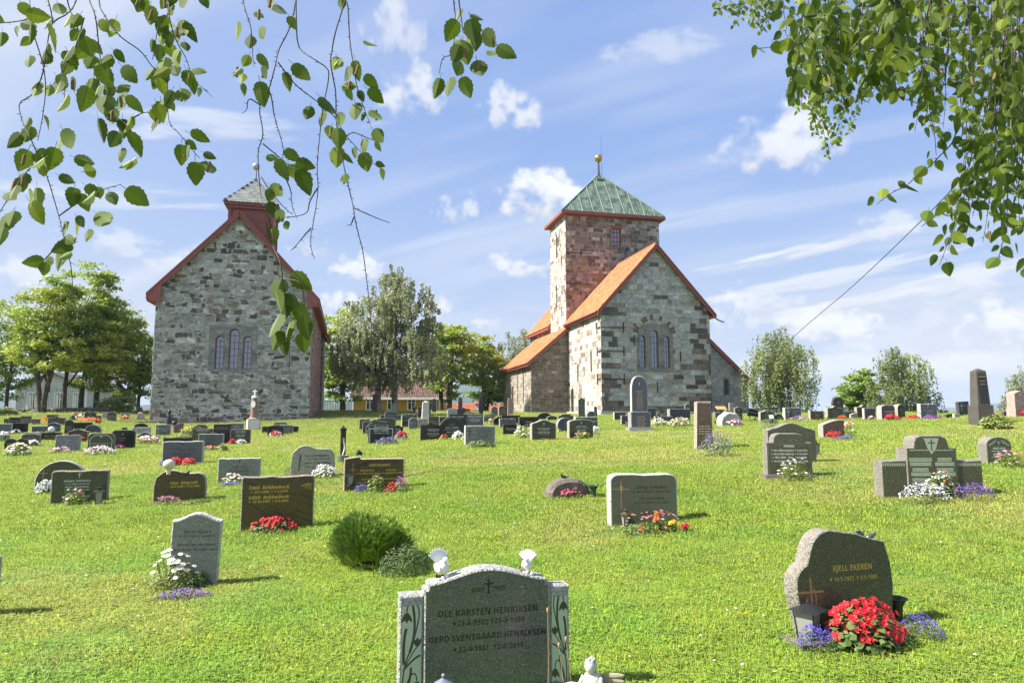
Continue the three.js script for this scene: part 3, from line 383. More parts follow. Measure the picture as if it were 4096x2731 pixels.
  for (const h of ah) part('aisle_window', boxG(0.1, h[3] - h[1], h[2] - h[0], SX + 0.3, (h[1] + h[3]) / 2, sz - SL + (h[0] + h[2]) / 2), darkM, g);
  { const D = ah[2]; part('aisle_door', boxG(0.08, D[3] - D[1], 0.5, SX + 0.15, (D[1] + D[3]) / 2, sz - SL + D[0] + 0.3), redPaint, g); }
  const ay = (x) => ST + 0.18 + x * asl, ax0 = SX - 0.5; slab(g, 'aisle_roof', [V3(ax0, ay(ax0), sz + 0.35), V3(ax0, ay(ax0), sz - SL), V3(0, ay(0), sz - SL), V3(0, ay(0), sz + 0.35)], 0.14, underM); tileRoof(g, V3(ax0, ay(ax0), sz - SL), V3(0, 0, SL + 0.35), V3(-ax0, ay(0) - ay(ax0), 0), 36); barge(ax0, ay(ax0), -0.02, ay(0), sz + 0.35, 0.36); part('eave_board', boxG(0.4, 0.15, SL + 0.3, ax0 + 0.22, ay(ax0) - 0.2, sz - SL / 2 + 0.15), redPaint, g); part('gutter', tube([V3(ax0 - 0.05, ay(ax0) - 0.05, sz + 0.3), V3(ax0 - 0.05, ay(ax0) - 0.09, sz - SL)], 0.06, 0.06), redPaint, g);
  // sacristy on the far side of the chancel
  const Q0 = W, Q1 = 14.85, QE = 3.1, QT = 7.45, qz = -2, QL = 7, qs = (QT - QE) / (Q1 - Q0), qh = [[Q0 + 2.3, 1.75, Q0 + 2.95, 3.35]], qp = [[Q0 - 0.05, -0.8], [Q1, -0.8], [Q1, QE], [Q0 - 0.05, QT]];
  wallCore(g, 'sacristy_wall', qp, qh, V3(0, 0, qz), X3, Z3);
  layStones(g, { seed: 28, O: V3(0, 0, qz), U: X3, N: Z3, poly: qp, holes: qh, rows: [0.4, 0.6], wid: [0.7, 1.6], joint: 0.004, proud: [0.01, 0.02], col: (u, v, r) => vary([0.385, 0.385, 0.385], r, 0.16), jitter: 0.01 });
  lancetWindow(g, qh[0], [[Q0 + 2.62, 0.42, 1.85, 3.25]], V3(0, 0, qz), X3, Z3, std([0.37, 0.37, 0.36], 0.9, { map: stoneTex }), { pointed: true, bars: 3 });
  wallCore(g, 'sacristy_wall', side(QL, QE), [], V3(Q1, 0, qz - 0.01), NZ3, X3, 0.5);
  const qy = (x) => QT + 0.18 - (x - Q0) * qs, qx1 = Q1 + 0.55; slab(g, 'sacristy_roof', [V3(qx1, qy(qx1), qz + 0.35), V3(qx1, qy(qx1), qz - QL), V3(Q0, qy(Q0), qz - QL), V3(Q0, qy(Q0), qz + 0.35)], 0.14, underM); tileRoof(g, V3(qx1, qy(qx1), qz - QL), V3(0, 0, QL + 0.35), V3(Q0 - qx1, qy(Q0) - qy(qx1), 0), 37); barge(qx1, qy(qx1), Q0 + 0.02, qy(Q0), qz + 0.35, 0.38); part('waterspout', tube([V3(qx1 - 0.1, qy(qx1) - 0.25, qz), V3(qx1 + 0.2, qy(qx1) - 0.55, qz + 0.1), V3(qx1 + 0.65, qy(qx1) - 0.8, qz + 0.1)], 0.05, 0.05), ironM, g);
}
// ---------------------------------------------------------------- the church with the red bell turret
{
  const d0 = 46, turn = THREE.MathUtils.degToRad(13.4), g = thing('stone_church', 'grey rubble stone church with red gable boards and small red bell turret', 'church', V3(colX(710, 950, d0), rowH(959, d0), -d0), turn, 'medieval stone churches');
  const W = 9.75, EV = 8.35, AP = 13.65, L = 16, gable = [[-W, -1.0], [0, -1.0], [0, EV], [-W / 2, AP], [-W, EV]], win = [-6.45, 3.02, -3.45, 6.05];
  wallCore(g, 'gable_wall', gable, [win], V3(0, 0, 0), X3, Z3);
  const mcol = (u, v, r) => { const n = fbm(u * 0.45 + 5, v * 0.45, 3), band = Math.abs(v - 10.9) < 0.5 || Math.abs(v - 11.5) < 0.25 ? 0.3 : 0, p = r(), base = sstep(1.2, 0.2, v) * 0.25; if (p < 0.19 + band + base * 0.5) return vary([0.115, 0.103, 0.092], r, 0.5); if (p < 0.27 + base) return vary([0.23, 0.175, 0.125], r, 0.4); if (p < 0.62 + (n - 0.5)) return vary([0.30, 0.28, 0.25], r, 0.4); if (p < 0.94) return vary([0.375, 0.37, 0.35], r, 0.35); return vary([0.6, 0.6, 0.58], r, 0.2); };
  layStones(g, { seed: 41, O: V3(0, 0, 0), U: X3, N: Z3, poly: gable, holes: [win], rows: [0.2, 0.4], wid: [0.2, 0.72], joint: 0.03, proud: [0.002, 0.04], col: mcol, parts: 290, jitter: 0.2, rubble: true, skip: 0.06, bevel: 0.03 });
  lancetWindow(g, win, [[-5.78, 0.56, 3.2, 5.42], [-4.9, 0.62, 3.2, 5.88], [-4.06, 0.56, 3.2, 5.42]], V3(0, 0, 0), X3, Z3, std([0.38, 0.385, 0.37], 0.9, { map: stoneTex, bumpMap: stoneBump, bumpScale: 0.03 }), { bars: 6, frame: true });
  wallCore(g, 'side_wall', [[0, -1], [L - 0.7, -1], [L - 0.7, EV], [0, EV]], [], V3(0, 0, -0.7), NZ3, X3);
  layStones(g, { seed: 42, O: V3(0, 0, 0), U: NZ3, N: X3, poly: [[-0.02, -1], [L, -1], [L, EV], [-0.02, EV]], rows: [0.26, 0.46], wid: [0.3, 0.9], joint: 0.02, proud: [0.004, 0.035], col: (u, v, r) => vary([0.30, 0.2, 0.165], r, 0.45), jitter: 0.1, rubble: true });
  wallCore(g, 'side_wall', [[0, -1], [L - 0.7, -1], [L - 0.7, EV], [0, EV]], [], V3(-W, 0, -L), Z3, NX3);
  layStones(g, { seed: 43, O: V3(-W, 0, -L), U: Z3, N: NX3, poly: [[0, -1], [L + 0.02, -1], [L + 0.02, EV], [0, EV]], rows: [0.26, 0.46], wid: [0.3, 0.9], joint: 0.02, proud: [0.004, 0.035], col: mcol, jitter: 0.1, rubble: true });
  part('plinth', boxG(W + 0.8, 0.5, 0.5, -W / 2 - 0.3, -0.45, 0.2), std([0.22, 0.2, 0.18], 0.95, { map: stoneTex }), g);
  const sl = (AP - EV) / (W / 2), RX = -W / 2, RY = AP + 0.14, ov = 0.5, ey = (x) => RY - Math.abs(x - RX) * sl, F = 0.3, slateM = std([0.10, 0.10, 0.105], 0.6, { map: stoneTex, side: THREE.DoubleSide });
  for (const x of [-W - ov, ov]) { slab(g, 'roof', [V3(x, ey(x), F), V3(x, ey(x), -L), V3(RX, RY, -L), V3(RX, RY, F)], 0.12, slateM); slab(g, 'barge_board', [V3(x, ey(x) + 0.04, F + 0.07), V3(RX, RY + 0.04, F + 0.07), V3(RX, RY - 0.38, F + 0.07), V3(x, ey(x) - 0.38, F + 0.07)], 0.08, redPaint); slab(g, 'barge_board', [V3(x, ey(x) + 0.05, F + 0.14), V3(RX, RY + 0.05, F + 0.14), V3(RX, RY - 0.1, F + 0.14), V3(x, ey(x) - 0.1, F + 0.14)], 0.06, redPaint); const s = x < RX ? 1 : -1; part('eave_board', boxG(0.5, 0.3, L + F, x + s * 0.26, ey(x) - 0.32, -L / 2 + F / 2), redPaint, g); slab(g, 'eave_end', [V3(x, ey(x), F + 0.075), V3(x + s * 0.85, ey(x) + 0.62, F + 0.075), V3(x + s * 0.85, ey(x) - 0.55, F + 0.075), V3(x + s * 0.2, ey(x) - 0.45, F + 0.075)], 0.08, redPaint); }
  part('ridge_cap', tube([V3(RX, RY + 0.03, F), V3(RX, RY + 0.03, -L)], 0.07, 0.07), slateM, g);
  wallCore(g, 'rear_gable_wall', [[-W, -1], [0, -1], [0, EV], [-W / 2, AP], [-W, EV]], [], V3(0, 0, -L + 0.6), X3, Z3, 0.6);
  // vestry beyond, showing past the corner
  const vx = 0.2, vz = -L - 0.2; wallCore(g, 'vestry_wall', [[-4, -1], [vx, -1], [vx, 7.6], [-4, 7.6]], [], V3(0, 0, vz), X3, Z3, 5);
  layStones(g, { seed: 44, O: V3(0, 0, vz), U: X3, N: Z3, poly: [[-1, -1], [vx, -1], [vx, 7.6], [-1, 7.6]], rows: [0.3, 0.5], wid: [0.3, 0.8], joint: 0.02, proud: [0.01, 0.04], col: (u, v, r) => vary([0.17, 0.12, 0.1], r, 0.5), jitter: 0.06 });
  slab(g, 'vestry_roof', [V3(vx + 0.55, 7.35, vz + 0.4), V3(vx + 0.55, 7.35, vz - 5), V3(-3, 11.2, vz - 5), V3(-3, 11.2, vz + 0.4)], 0.4, redPaint);
  // bell turret
  const tx0 = -5.75, tx1 = -2.95, tz0 = -1.3, tz1 = -4.1, ty1 = 14.75, b = new Buf(); 
  part('turret_core', boxG(tx1 - tx0 - 0.06, 5, tz0 - tz1 - 0.06, (tx0 + tx1) / 2, ty1 - 2.5, (tz0 + tz1) / 2), redPaint, g);
  for (let y = 10.8; y < ty1 - 0.05; y += 0.2) { const h = 0.19, m = boxG(tx1 - tx0, h, tz0 - tz1, (tx0 + tx1) / 2, y + h / 2, (tz0 + tz1) / 2); part('cladding_board', m, redPaint, g).rotation.x = 0; }
  for (const [x, z] of [[tx0, tz0], [tx1, tz0], [tx1, tz1], [tx0, tz1]]) part('corner_board', boxG(0.2, 4.2, 0.2, x, ty1 - 2.05, z), redPaint, g);
  const A = V3((tx0 + tx1) / 2, 17.0, (tz0 + tz1) / 2), c = [V3(tx0 - 0.4, ty1 + 0.02, tz0 + 0.4), V3(tx1 + 0.4, ty1 + 0.02, tz0 + 0.4), V3(tx1 + 0.4, ty1 + 0.02, tz1 - 0.4), V3(tx0 - 0.4, ty1 + 0.02, tz1 - 0.4)];
  part('turret_cornice', boxG(tx1 - tx0 + 0.7, 0.16, tz0 - tz1 + 0.7, A.x, ty1 - 0.07, A.z), redPaint, g); part('turret_cornice', boxG(tx1 - tx0 + 0.4, 0.2, tz0 - tz1 + 0.4, A.x, ty1 - 0.25, A.z), redPaint, g);
  const scale = (() => { const s = new THREE.Shape(); s.moveTo(-0.13, 0.3); s.lineTo(-0.13, 0.06); s.quadraticCurveTo(-0.1, 0, 0, -0.01); s.quadraticCurveTo(0.1, 0, 0.13, 0.06); s.lineTo(0.13, 0.3); return new THREE.ExtrudeGeometry(s, { depth: 0.012, bevelEnabled: false, curveSegments: 4 }); })(), M = [], C = [], r = rng(9);
  for (let s = 0; s < 4; s++) { const p = c[s], q = c[(s + 1) % 4], e = q.clone().sub(p), len = e.length(); e.normalize(); const mid = p.clone().addScaledVector(e, len / 2), up = A.clone().sub(mid), h = up.length(); up.normalize(); const n = e.clone().cross(up).normalize(); { const t = new Buf(); t.tri(p.toArray(), q.toArray(), A.toArray()); part('turret_roof', t.geo(), slateM, g); }
    for (let i = 0, y = 0; y < h - 0.1; i++, y += 0.19) { const wd = len * (1 - y / h), k = Math.max(1, Math.round(wd / 0.26)); for (let j = 0; j < k; j++) { const m = new THREE.Matrix4().makeBasis(e, up, n), x = (j + 0.5 + (i % 2 ? 0.5 : 0) - k / 2) * 0.26; if (Math.abs(x) > wd / 2 - 0.06) continue; m.setPosition(mid.clone().addScaledVector(e, x).addScaledVector(up, y).addScaledVector(n, 0.02 + 0.008 * (i % 2))); M.push(m); const v = 0.7 + 0.6 * r(); C.push([0.17 * v, 0.185 * v, 0.178 * v]); } } }
  const sh = new THREE.InstancedMesh(scale, std([1, 1, 1], 0.55), M.length); M.forEach((m, i) => { sh.setMatrixAt(i, m); sh.setColorAt(i, rgb(...C[i])); }); sh.name = 'slate_shingle'; sh.userData.kind = 'stuff'; g.add(sh);
  part('finial_pole', cylG(0.06, 0.09, 0.9, A.x, A.y + 0.35, A.z), zincM, g); part('finial_ball', new THREE.SphereGeometry(0.27, 24, 16).translate(A.x, A.y + 1.0, A.z), std([0.5, 0.52, 0.53], 0.35, { metalness: 0.7 }), g).userData.label = 'grey metal ball on the turret roof';
}
// ---------------------------------------------------------------- houses, garden wall, railing, cable
const whiteM = std([0.72, 0.73, 0.73], 0.6), greyBoardM = std([0.74, 0.77, 0.79], 0.7, { map: woodTex }), ochreM = std([0.62, 0.36, 0.055], 0.7, { map: woodTex }), paneM = std([0.035, 0.045, 0.05], 0.08), slateRoofM = std([0.09, 0.09, 0.095], 0.7, { side: THREE.DoubleSide });
function house(label, pos, turn, w, h, dep, rise, wallM, roofTint, wins, o = {}) {
  const g = thing('house', label, 'house', pos, turn, o.group);
  part('wall', boxG(w, h + 3, dep, 0, (h - 3) / 2, -dep / 2), wallM, g);
  const bw = 0.16, nb = Math.floor(w / bw), bb = new Buf(); for (let i = 0; i <= nb; i++) bb.box(-w / 2 + i * w / nb - 0.02, 0, 0, -w / 2 + i * w / nb + 0.02, h, 0.02); part('cladding', bb.geo(), wallM, g, 'stuff');
  const ov = 0.4, gb = o.gableFront;
  if (gb) { const s = new THREE.Shape([[-w / 2, h], [w / 2, h], [0, h + rise]].map((p) => new THREE.Vector2(...p))); part('gable', new THREE.ExtrudeGeometry(s, { depth: dep, bevelEnabled: false }).translate(0, 0, -dep), wallM, g); for (const k of [-1, 1]) slab(g, 'roof', [V3(k * (w / 2 + ov), h - rise * ov / (w / 2) + 0.12, ov), V3(k * (w / 2 + ov), h - rise * ov / (w / 2) + 0.12, -dep - ov), V3(0, h + rise + 0.12, -dep - ov), V3(0, h + rise + 0.12, ov)], 0.14, slateRoofM); }
  else { const A = V3(-w / 2 - ov, h - 0.15, ov), S = V3(0, rise + 0.15, -dep / 2 - ov); slab(g, 'roof', [A, V3(w / 2 + ov, h - 0.15, ov), V3(w / 2 + ov, h + rise, -dep / 2), V3(-w / 2 - ov, h + rise, -dep / 2)], 0.15, slateRoofM); slab(g, 'roof', [V3(-w / 2 - ov, h - 0.15, -dep - ov), V3(w / 2 + ov, h - 0.15, -dep - ov), V3(w / 2 + ov, h + rise, -dep / 2), V3(-w / 2 - ov, h + rise, -dep / 2)], 0.15, slateRoofM); if (roofTint) tileRoof(g, A, V3(w + 2 * ov, 0, 0), S, 71, roofTint); for (const k of [-1, 1]) { const t = new Buf(); t.tri([k * w / 2, h, 0], [k * w / 2, h, -dep], [k * w / 2, h + rise, -dep / 2]); part('gable', t.geo(), Object.assign(wallM, { side: THREE.DoubleSide }), g); } part('eave_board', boxG(w + 2 * ov, 0.28, 0.06, 0, h - 0.25, ov + 0.03), whiteM, g); }
  for (const [x, y, ww, hh] of wins) { const wn = new THREE.Group(); wn.name = 'window'; wn.position.set(x, y, 0.03); g.add(wn); part('pane', new THREE.PlaneGeometry(ww, hh).translate(0, 0, 0.01), paneM, wn); for (const [a, b, c, d] of [[-ww / 2 - 0.12, -hh / 2 - 0.12, -ww / 2, hh / 2 + 0.12], [ww / 2, -hh / 2 - 0.12, ww / 2 + 0.12, hh / 2 + 0.12], [-ww / 2, hh / 2, ww / 2, hh / 2 + 0.14], [-ww / 2, -hh / 2 - 0.14, ww / 2, -hh / 2], [-0.05, -hh / 2, 0.05, hh / 2]]) part('window_frame', boxG(c - a, d - b, 0.07, (a + c) / 2, (b + d) / 2, 0.03), whiteM, wn); part('glazing_bar', boxG(ww, 0.06, 0.04, 0, hh * 0.15, 0.03), whiteM, wn); if (o.curtain) { part('curtain', new THREE.PlaneGeometry(ww * 0.3, hh * 0.9).translate(-ww * 0.33, 0, 0.014), whiteM, wn); part('curtain', new THREE.PlaneGeometry(ww * 0.3, hh * 0.9).translate(ww * 0.33, 0, 0.014), whiteM, wn); } }
  for (const k of [-1, 1]) part('corner_board', boxG(0.18, h, 0.18, k * w / 2, h / 2, 0), o.trim ?? whiteM, g);
  return g;
}
{ // pale grey house behind the trees at the left
  const d = 66, P = (u, dd = d) => V3(colX(u, 945, dd), rowH(948, dd), -dd), s = d / (FPX * SC);
  house('pale grey boarded house behind the maple trees at the left edge', P(115), 0.12, 150 * s, 58 * s, 7, 34 * s, greyBoardM, null, [[-38 * s, 28 * s, 19 * s, 34 * s], [20 * s, 28 * s, 20 * s, 34 * s], [58 * s, 28 * s, 16 * s, 34 * s]], { curtain: true, gableFront: true, group: 'wooden houses behind the churchyard' });
  const t = 72 / (FPX * SC); house('low grey house wing with narrow windows beside the pale grey house', P(205, 72), 0.12, 46 * t, 48 * t, 6, 30 * t, greyBoardM, null, [[-12 * t, 22 * t, 8 * t, 32 * t], [8 * t, 22 * t, 8 * t, 32 * t]], { group: 'wooden houses behind the churchyard' });
}
{ const d = 86, s = d / (FPX * SC), p = V3(colX(915, 930, d), rowH(942, d), -d); house('yellow wooden house with brown tiled roof and white windows behind the birch', p, 0.05, 205 * s, 32 * s, 9, 62 * s, ochreM, [0.13, 0.075, 0.06], [-64, -16, 30, 78].map((x) => [x * s, 15 * s, 15 * s, 24 * s]), { group: 'wooden houses behind the churchyard' }); }
{ const d = 95, s = d / (FPX * SC); house('low building with red tiled roof beyond the maples', V3(colX(1080, 940, d), rowH(955, d), -d), 0, 190 * s, 12 * s, 8, 17 * s, std([0.35, 0.12, 0.08], 0.8), [0.42, 0.13, 0.07], [], { group: 'wooden houses behind the churchyard' });
  const g = thing('roof_turret', 'small white turret with red pyramid roof beyond the graves', 'turret', V3(colX(1099, 940, d), rowH(940, d), -d + 1.5)); part('wall', boxG(13 * s, 24 * s, 13 * s, 0, 2 * s, 0), whiteM, g); part('roof', new THREE.ConeGeometry(13 * s, 9 * s, 4).rotateY(Math.PI / 4).translate(0, 18 * s, 0), redPaint, g); }
{ // dry-stone garden wall at the foot of the maples
  const g = thing('dry_stone_wall', 'low dry stone wall below the maple trees at the left', 'stone wall', V3(0, 0, 0)), r = rng(3), b = new Buf({ uv: true, color: true });
  const wp = (i) => { const u = mixf(-10, 250, i), d = 49; return V3(colX(u, 946, d), ground(colX(u, 946, d), -d), -d); };
  for (let i = 0; i < 70; i++) for (let k = 0; k < 2; k++) { const p = wp((i + r()) / 70), s = 0.12 + r() * 0.12, geo = new THREE.IcosahedronGeometry(s, 0).scale(1.4, 0.62 + r() * 0.3, 0.9).rotateY(r() * 6).translate(p.x, p.y + 0.02 + k * 0.16, p.z + (r() - 0.5) * 0.2), m = 0.07 + r() * 0.08; geo.setAttribute('color', new THREE.Float32BufferAttribute(Array.from({ length: geo.attributes.position.count * 3 }, (_, q) => m * [1, 0.93, 0.84][q % 3]), 3)); part('stone', geo, blockM, g); }
}
{ const d = 66, g = thing('railing', 'thin dark metal railing on the crest beside the church with red turret', 'railing'); const P = (u, y) => { const x = colX(u, 940, d); return V3(x, ground(x, -d) + y, -d); }; part('rail', tube([P(725, 0.95), P(770, 0.95), P(815, 0.95)], 0.03, 0.03), ironM, g); for (let u = 728; u < 815; u += 6) part('baluster', tube([P(u, 0), P(u, 0.95)], 0.015, 0.015, 4, 1), ironM, g); }
{ const pts = [at(1712, 893, 62), at(1760, 848, 45), at(1820, 776, 32), at(1960, 655, 20), at(2098, 524, 13), at(2200, 420, 10), at(2330, 270, 8)]; const m = new THREE.Mesh(tube(pts, 0.022, 0.007, 5, 60), ironM); m.name = 'overhead_cable'; tag(m, 'thin dark overhead cable running from the church up to the right', 'cable'); scene.add(m); }

// ---------------------------------------------------------------- trees
const barkM = std([0.16, 0.13, 0.105], 0.95, { map: barkTex }), birchBarkM = std([0.42, 0.40, 0.37], 0.9, { map: barkTex });
const crownM = new THREE.MeshPhysicalMaterial({ vertexColors: true, roughness: 0.75, transmission: 0.5, thickness: 0, side: THREE.DoubleSide });
// lobes: [x, y, z, rx, ry, rz] in metres from the foot
function tree(kind, label, u, v, d, lobes, o = {}) {
  const r = rng(o.seed ?? Math.round(u * 13 + d)), x = colX(u, v, d), g = thing(kind, label, 'tree', V3(x, (o.sunk ? rowH(v, d) : ground(x, -d)) - 0.15, -d), 0, o.group), sz = d / (FPX * SC);
  const fat = kind === 'shrub' || kind === 'conifer_shrub' ? 1 : 1.12, L = lobes.map((l) => l.map((k, i) => k * sz * (i > 2 ? fat : 1))), H = Math.max(...L.map((l) => l[1] + l[4])), birch = kind === 'birch_tree', tr = (o.trunk ?? 9) * sz / 2;
  const bm = birch ? birchBarkM : barkM, trunks = o.trunks ?? [[0, 0]];
  for (const [tx, lean] of trunks) { const b = tx * sz, ln = lean * sz, top = H * 0.72; part('trunk', tube([V3(b, -0.3, 0), V3(b + ln * 0.3, H * 0.15, 0.1), V3(b + ln, H * 0.38, -0.1), V3(b + ln * 1.4, top, 0)], tr, tr * 0.25, 8), bm, g);
    L.forEach((l, i) => { const s0 = H * (0.14 + 0.3 * r()), p = V3(b + ln * 0.6, s0, 0), e = V3(l[0] + (r() - 0.5) * l[3] * 0.5, l[1] + l[4] * 0.2, l[2]); if (e.y < p.y + 0.4) p.y = Math.max(0.3, e.y * 0.5); part('limb', tube([p, p.clone().lerp(e, 0.45).add(V3(0, 0.3, 0)), e], tr * 0.42, 0.02, 6), bm, g); for (let k = 0; k < 3; k++) { const q = p.clone().lerp(e, 0.45 + 0.3 * r()); part('limb', tube([q, q.clone().add(V3((r() - 0.5) * l[3], l[4] * 0.35 * r(), (r() - 0.5) * l[5])), V3(l[0] + (r() * 2 - 1) * l[3] * 0.8, l[1] + (r() * 2 - 1) * l[4] * 0.7, l[2] + (r() * 2 - 1) * l[5] * 0.8)], tr * 0.16, 0.012, 4), bm, g); } }); }
  const b = new Buf({ color: true }), N = (o.leaves ?? 9000) * 1.35, vol = L.map((l) => l[3] * l[4] * l[5]), tot = vol.reduce((a, c) => a + c, 0), ls = (o.leaf ?? (birch ? 0.15 : 0.24)) * Math.max(0.8, d / 62), base = o.color ?? (birch ? [0.26, 0.3, 0.14] : [0.24, 0.37, 0.05]), tip = o.tip ?? (birch ? [0.5, 0.54, 0.3] : [0.58, 0.62, 0.08]);
  const leaf = (p, s, n, c) => { const t = V3(r() - 0.5, (r() - 0.5) * 0.6, r() - 0.5).cross(n).normalize(), w = n.clone().cross(t), k = 0.75 + 0.5 * r(); b.col = [c[0] * k, c[1] * k, c[2] * k]; const P = (a, e) => [p.x + t.x * a + w.x * e, p.y + t.y * a + w.y * e, p.z + t.z * a + w.z * e]; b.quad(P(-s * 0.55, 0), P(0, -s * 0.36), P(s * 0.55, 0), P(0, s * 0.36), n.toArray()); };
  L.forEach((l, i) => {
    const clumps = Math.round((birch ? 1.15 : 1) * (o.clumps ?? 130) * vol[i] / tot) + 4, per = Math.round(N * vol[i] / tot / clumps);
    for (let c = 0; c < clumps; c++) {
      const a = r() * 6.283, cz = r() * 2 - 1, q = Math.sqrt(1 - cz * cz), rad = Math.cbrt(0.12 + 0.88 * r()) * (0.86 + 0.3 * vnoise(a * 1.3 + i * 7, cz * 2.2 + i)), cx = l[0] + Math.cos(a) * q * l[3] * rad, cy = l[1] + cz * l[4] * rad, cc = l[2] + Math.sin(a) * q * l[5] * rad;
      const cr = (birch ? 0.34 : 0.62) * mixf(0.7, 1.35, r()) * Math.min(1.6, Math.cbrt(vol[i]) * 0.42), warm = clamp(sstep(0.35, 0.75, fbm(cx * 0.3 + i, cy * 0.3 + 5, 2)) * (o.warm ?? 0.5) + (r() - 0.5) * 0.3, 0, 1), col = [0, 1, 2].map((k) => mixf(base[k], tip[k], warm)), len = birch ? mixf(0.7, 2.4, r()) * (o.droop ?? 1) : 0;
      for (let k = 0; k < per; k++) { const g1 = () => (r() + r() + r() - 1.5) * 1.15; if (birch) { const t = r(), sd = Math.floor(r() * 7), hx = (hash2(sd, c * 3 + i) - 0.5) * 2 * cr, hz = (hash2(sd + 50, c * 3 + i) - 0.5) * 2 * cr; leaf(V3(cx + hx + g1() * 0.1, cy + cr - t * len * (0.5 + hash2(sd, c)) + g1() * 0.08, cc + hz + g1() * 0.1), ls * (0.7 + 0.6 * r()), V3(g1(), g1() * 0.6 + 0.15, g1()).normalize(), col); } else leaf(V3(cx + g1() * cr, cy + g1() * cr * 0.42, cc + g1() * cr), ls * (0.65 + 0.7 * r()), V3(g1() * 0.8, 0.75 + g1() * 0.7, g1() * 0.8).normalize(), col); }
    }
  });
  part('crown', b.geo(), crownM, g, 'stuff');
  return g;
}
const MG = 'maple trees round the churchyard', BG = 'birch trees round the churchyard';
tree('maple_tree', 'maple cut by the left edge of the picture', 15, 948, 52, [[-30, 190, 10, 62, 90, 60], [10, 110, -20, 45, 60, 50], [-50, 90, 0, 60, 70, 55]], { leaves: 9000, group: MG });
tree('maple_tree', 'maple with forked trunk in front of the pale grey house', 95, 948, 48, [[-5, 215, 0, 62, 78, 55], [40, 150, 10, 50, 55, 45], [-45, 150, -10, 42, 52, 40], [15, 285, 0, 40, 30, 35]], { leaves: 12000, trunk: 14, trunks: [[0, -22], [3, 16]], warm: 0.75, group: MG });
tree('maple_tree', 'tallest maple of the row left of the red turret church', 147, 948, 50, [[25, 265, -10, 62, 68, 55], [60, 200, 0, 58, 62, 50], [0, 160, 10, 50, 60, 45], [62, 300, -10, 34, 30, 30], [90, 140, 10, 42, 60, 40]], { leaves: 15000, trunk: 11, warm: 0.55, group: MG });
tree('maple_tree', 'maple standing third in the row by the pale grey house', 186, 947, 53, [[45, 170, 0, 55, 75, 50], [20, 95, 10, 40, 45, 40]], { leaves: 8000, trunk: 13, group: MG });
tree('maple_tree', 'maple nearest the grey house wing with thick dark trunk', 221, 946, 52, [[40, 190, 5, 48, 60, 45], [30, 110, 0, 42, 50, 40]], { leaves: 8000, trunk: 14, group: MG });
tree('maple_tree', 'dark low maple partly hidden by the left corner of the red turret church', 318, 946, 55, [[0, 130, 0, 48, 62, 45], [30, 80, 5, 40, 55, 40], [-25, 70, 0, 34, 45, 34]], { leaves: 8000, warm: 0.25, group: MG });
tree('maple_tree', 'maple with yellow top just right of the red turret church', 787, 943, 70, [[-15, 150, 0, 50, 78, 45], [15, 80, 0, 50, 52, 42], [-28, 75, 0, 30, 46, 30]], { leaves: 9000, trunk: 14, warm: 0.75, group: MG });
tree('birch_tree', 'large grey green weeping birch between the two churches', 885, 943, 64, [[5, 270, 0, 46, 56, 42], [-40, 200, 10, 66, 66, 55], [60, 215, 0, 62, 66, 50], [-68, 132, 10, 58, 58, 50], [40, 125, 15, 72, 58, 55], [80, 122, 0, 50, 54, 40], [-20, 104, 15, 66, 46, 50], [22, 318, 0, 20, 30, 18]], { leaves: 42000, clumps: 420, leaf: 0.18, droop: 0.6, trunk: 16, trunks: [[-18, 5], [22, -4]], warm: 0.75, group: BG });
tree('maple_tree', 'maple right behind the weeping birch', 1022, 943, 74, [[15, 130, 0, 52, 60, 45], [20, 175, 0, 42, 32, 40], [0, 75, 0, 40, 45, 36]], { leaves: 9000, trunk: 13, trunks: [[-8, -3], [10, 4]], group: MG });
tree('maple_tree', 'maple with forked dark limbs left of the tower church', 1112, 940, 78, [[-5, 115, 0, 46, 52, 40], [12, 65, 0, 40, 42, 36]], { leaves: 8000, trunk: 9, trunks: [[0, -3], [4, 18]], warm: 0.6, group: MG });
tree('birch_tree', 'olive green birch behind the tiled aisle of the tower church', 1190, 940, 84, [[-5, 145, 0, 38, 45, 36], [-18, 80, 0, 34, 55, 32], [15, 100, 0, 36, 55, 32]], { leaves: 10000, clumps: 120, warm: 0.4, group: BG });
tree('birch_tree', 'weeping birch just right of the tower church', 1800, 955, 58, [[-12, 150, 0, 52, 48, 46], [20, 100, 8, 55, 55, 46], [-45, 90, 0, 45, 60, 42], [0, 50, 8, 62, 46, 46]], { leaves: 19000, clumps: 230, trunk: 10, warm: 0.75, color: [0.17, 0.23, 0.06], tip: [0.36, 0.42, 0.13], group: BG });
tree('maple_tree', 'round maple on the crest left of the right hand birch', 1978, 950, 66, [[0, 58, 0, 42, 42, 40], [-8, 32, 0, 44, 26, 40], [6, 85, 0, 26, 20, 26]], { leaves: 9000, warm: 0.6, group: MG });
tree('birch_tree', 'open birch on the crest behind the right hand graves', 2068, 950, 62, [[-15, 118, 0, 30, 46, 30], [25, 95, 0, 42, 45, 36], [-30, 55, 0, 42, 46, 36], [35, 50, 0, 42, 44, 36], [0, 148, 0, 16, 20, 16]], { leaves: 13000, clumps: 170, warm: 0.7, color: [0.17, 0.23, 0.06], tip: [0.36, 0.42, 0.13], group: BG });
tree('birch_tree', 'thin birch at the right edge behind the pink gravestone', 2345, 952, 55, [[5, 75, 0, 24, 36, 24], [-18, 42, 0, 22, 40, 22]], { leaves: 3500, clumps: 60, group: BG });
tree('shrub', 'light green shrub beside the left corner of the red turret church', 268, 947, 50, [[-15, 18, 0, 28, 24, 22], [18, 24, 0, 26, 26, 22]], { leaves: 5000, leaf: 0.14, trunk: 3, color: [0.3, 0.38, 0.08], tip: [0.44, 0.5, 0.15] }).userData.category = 'shrub';
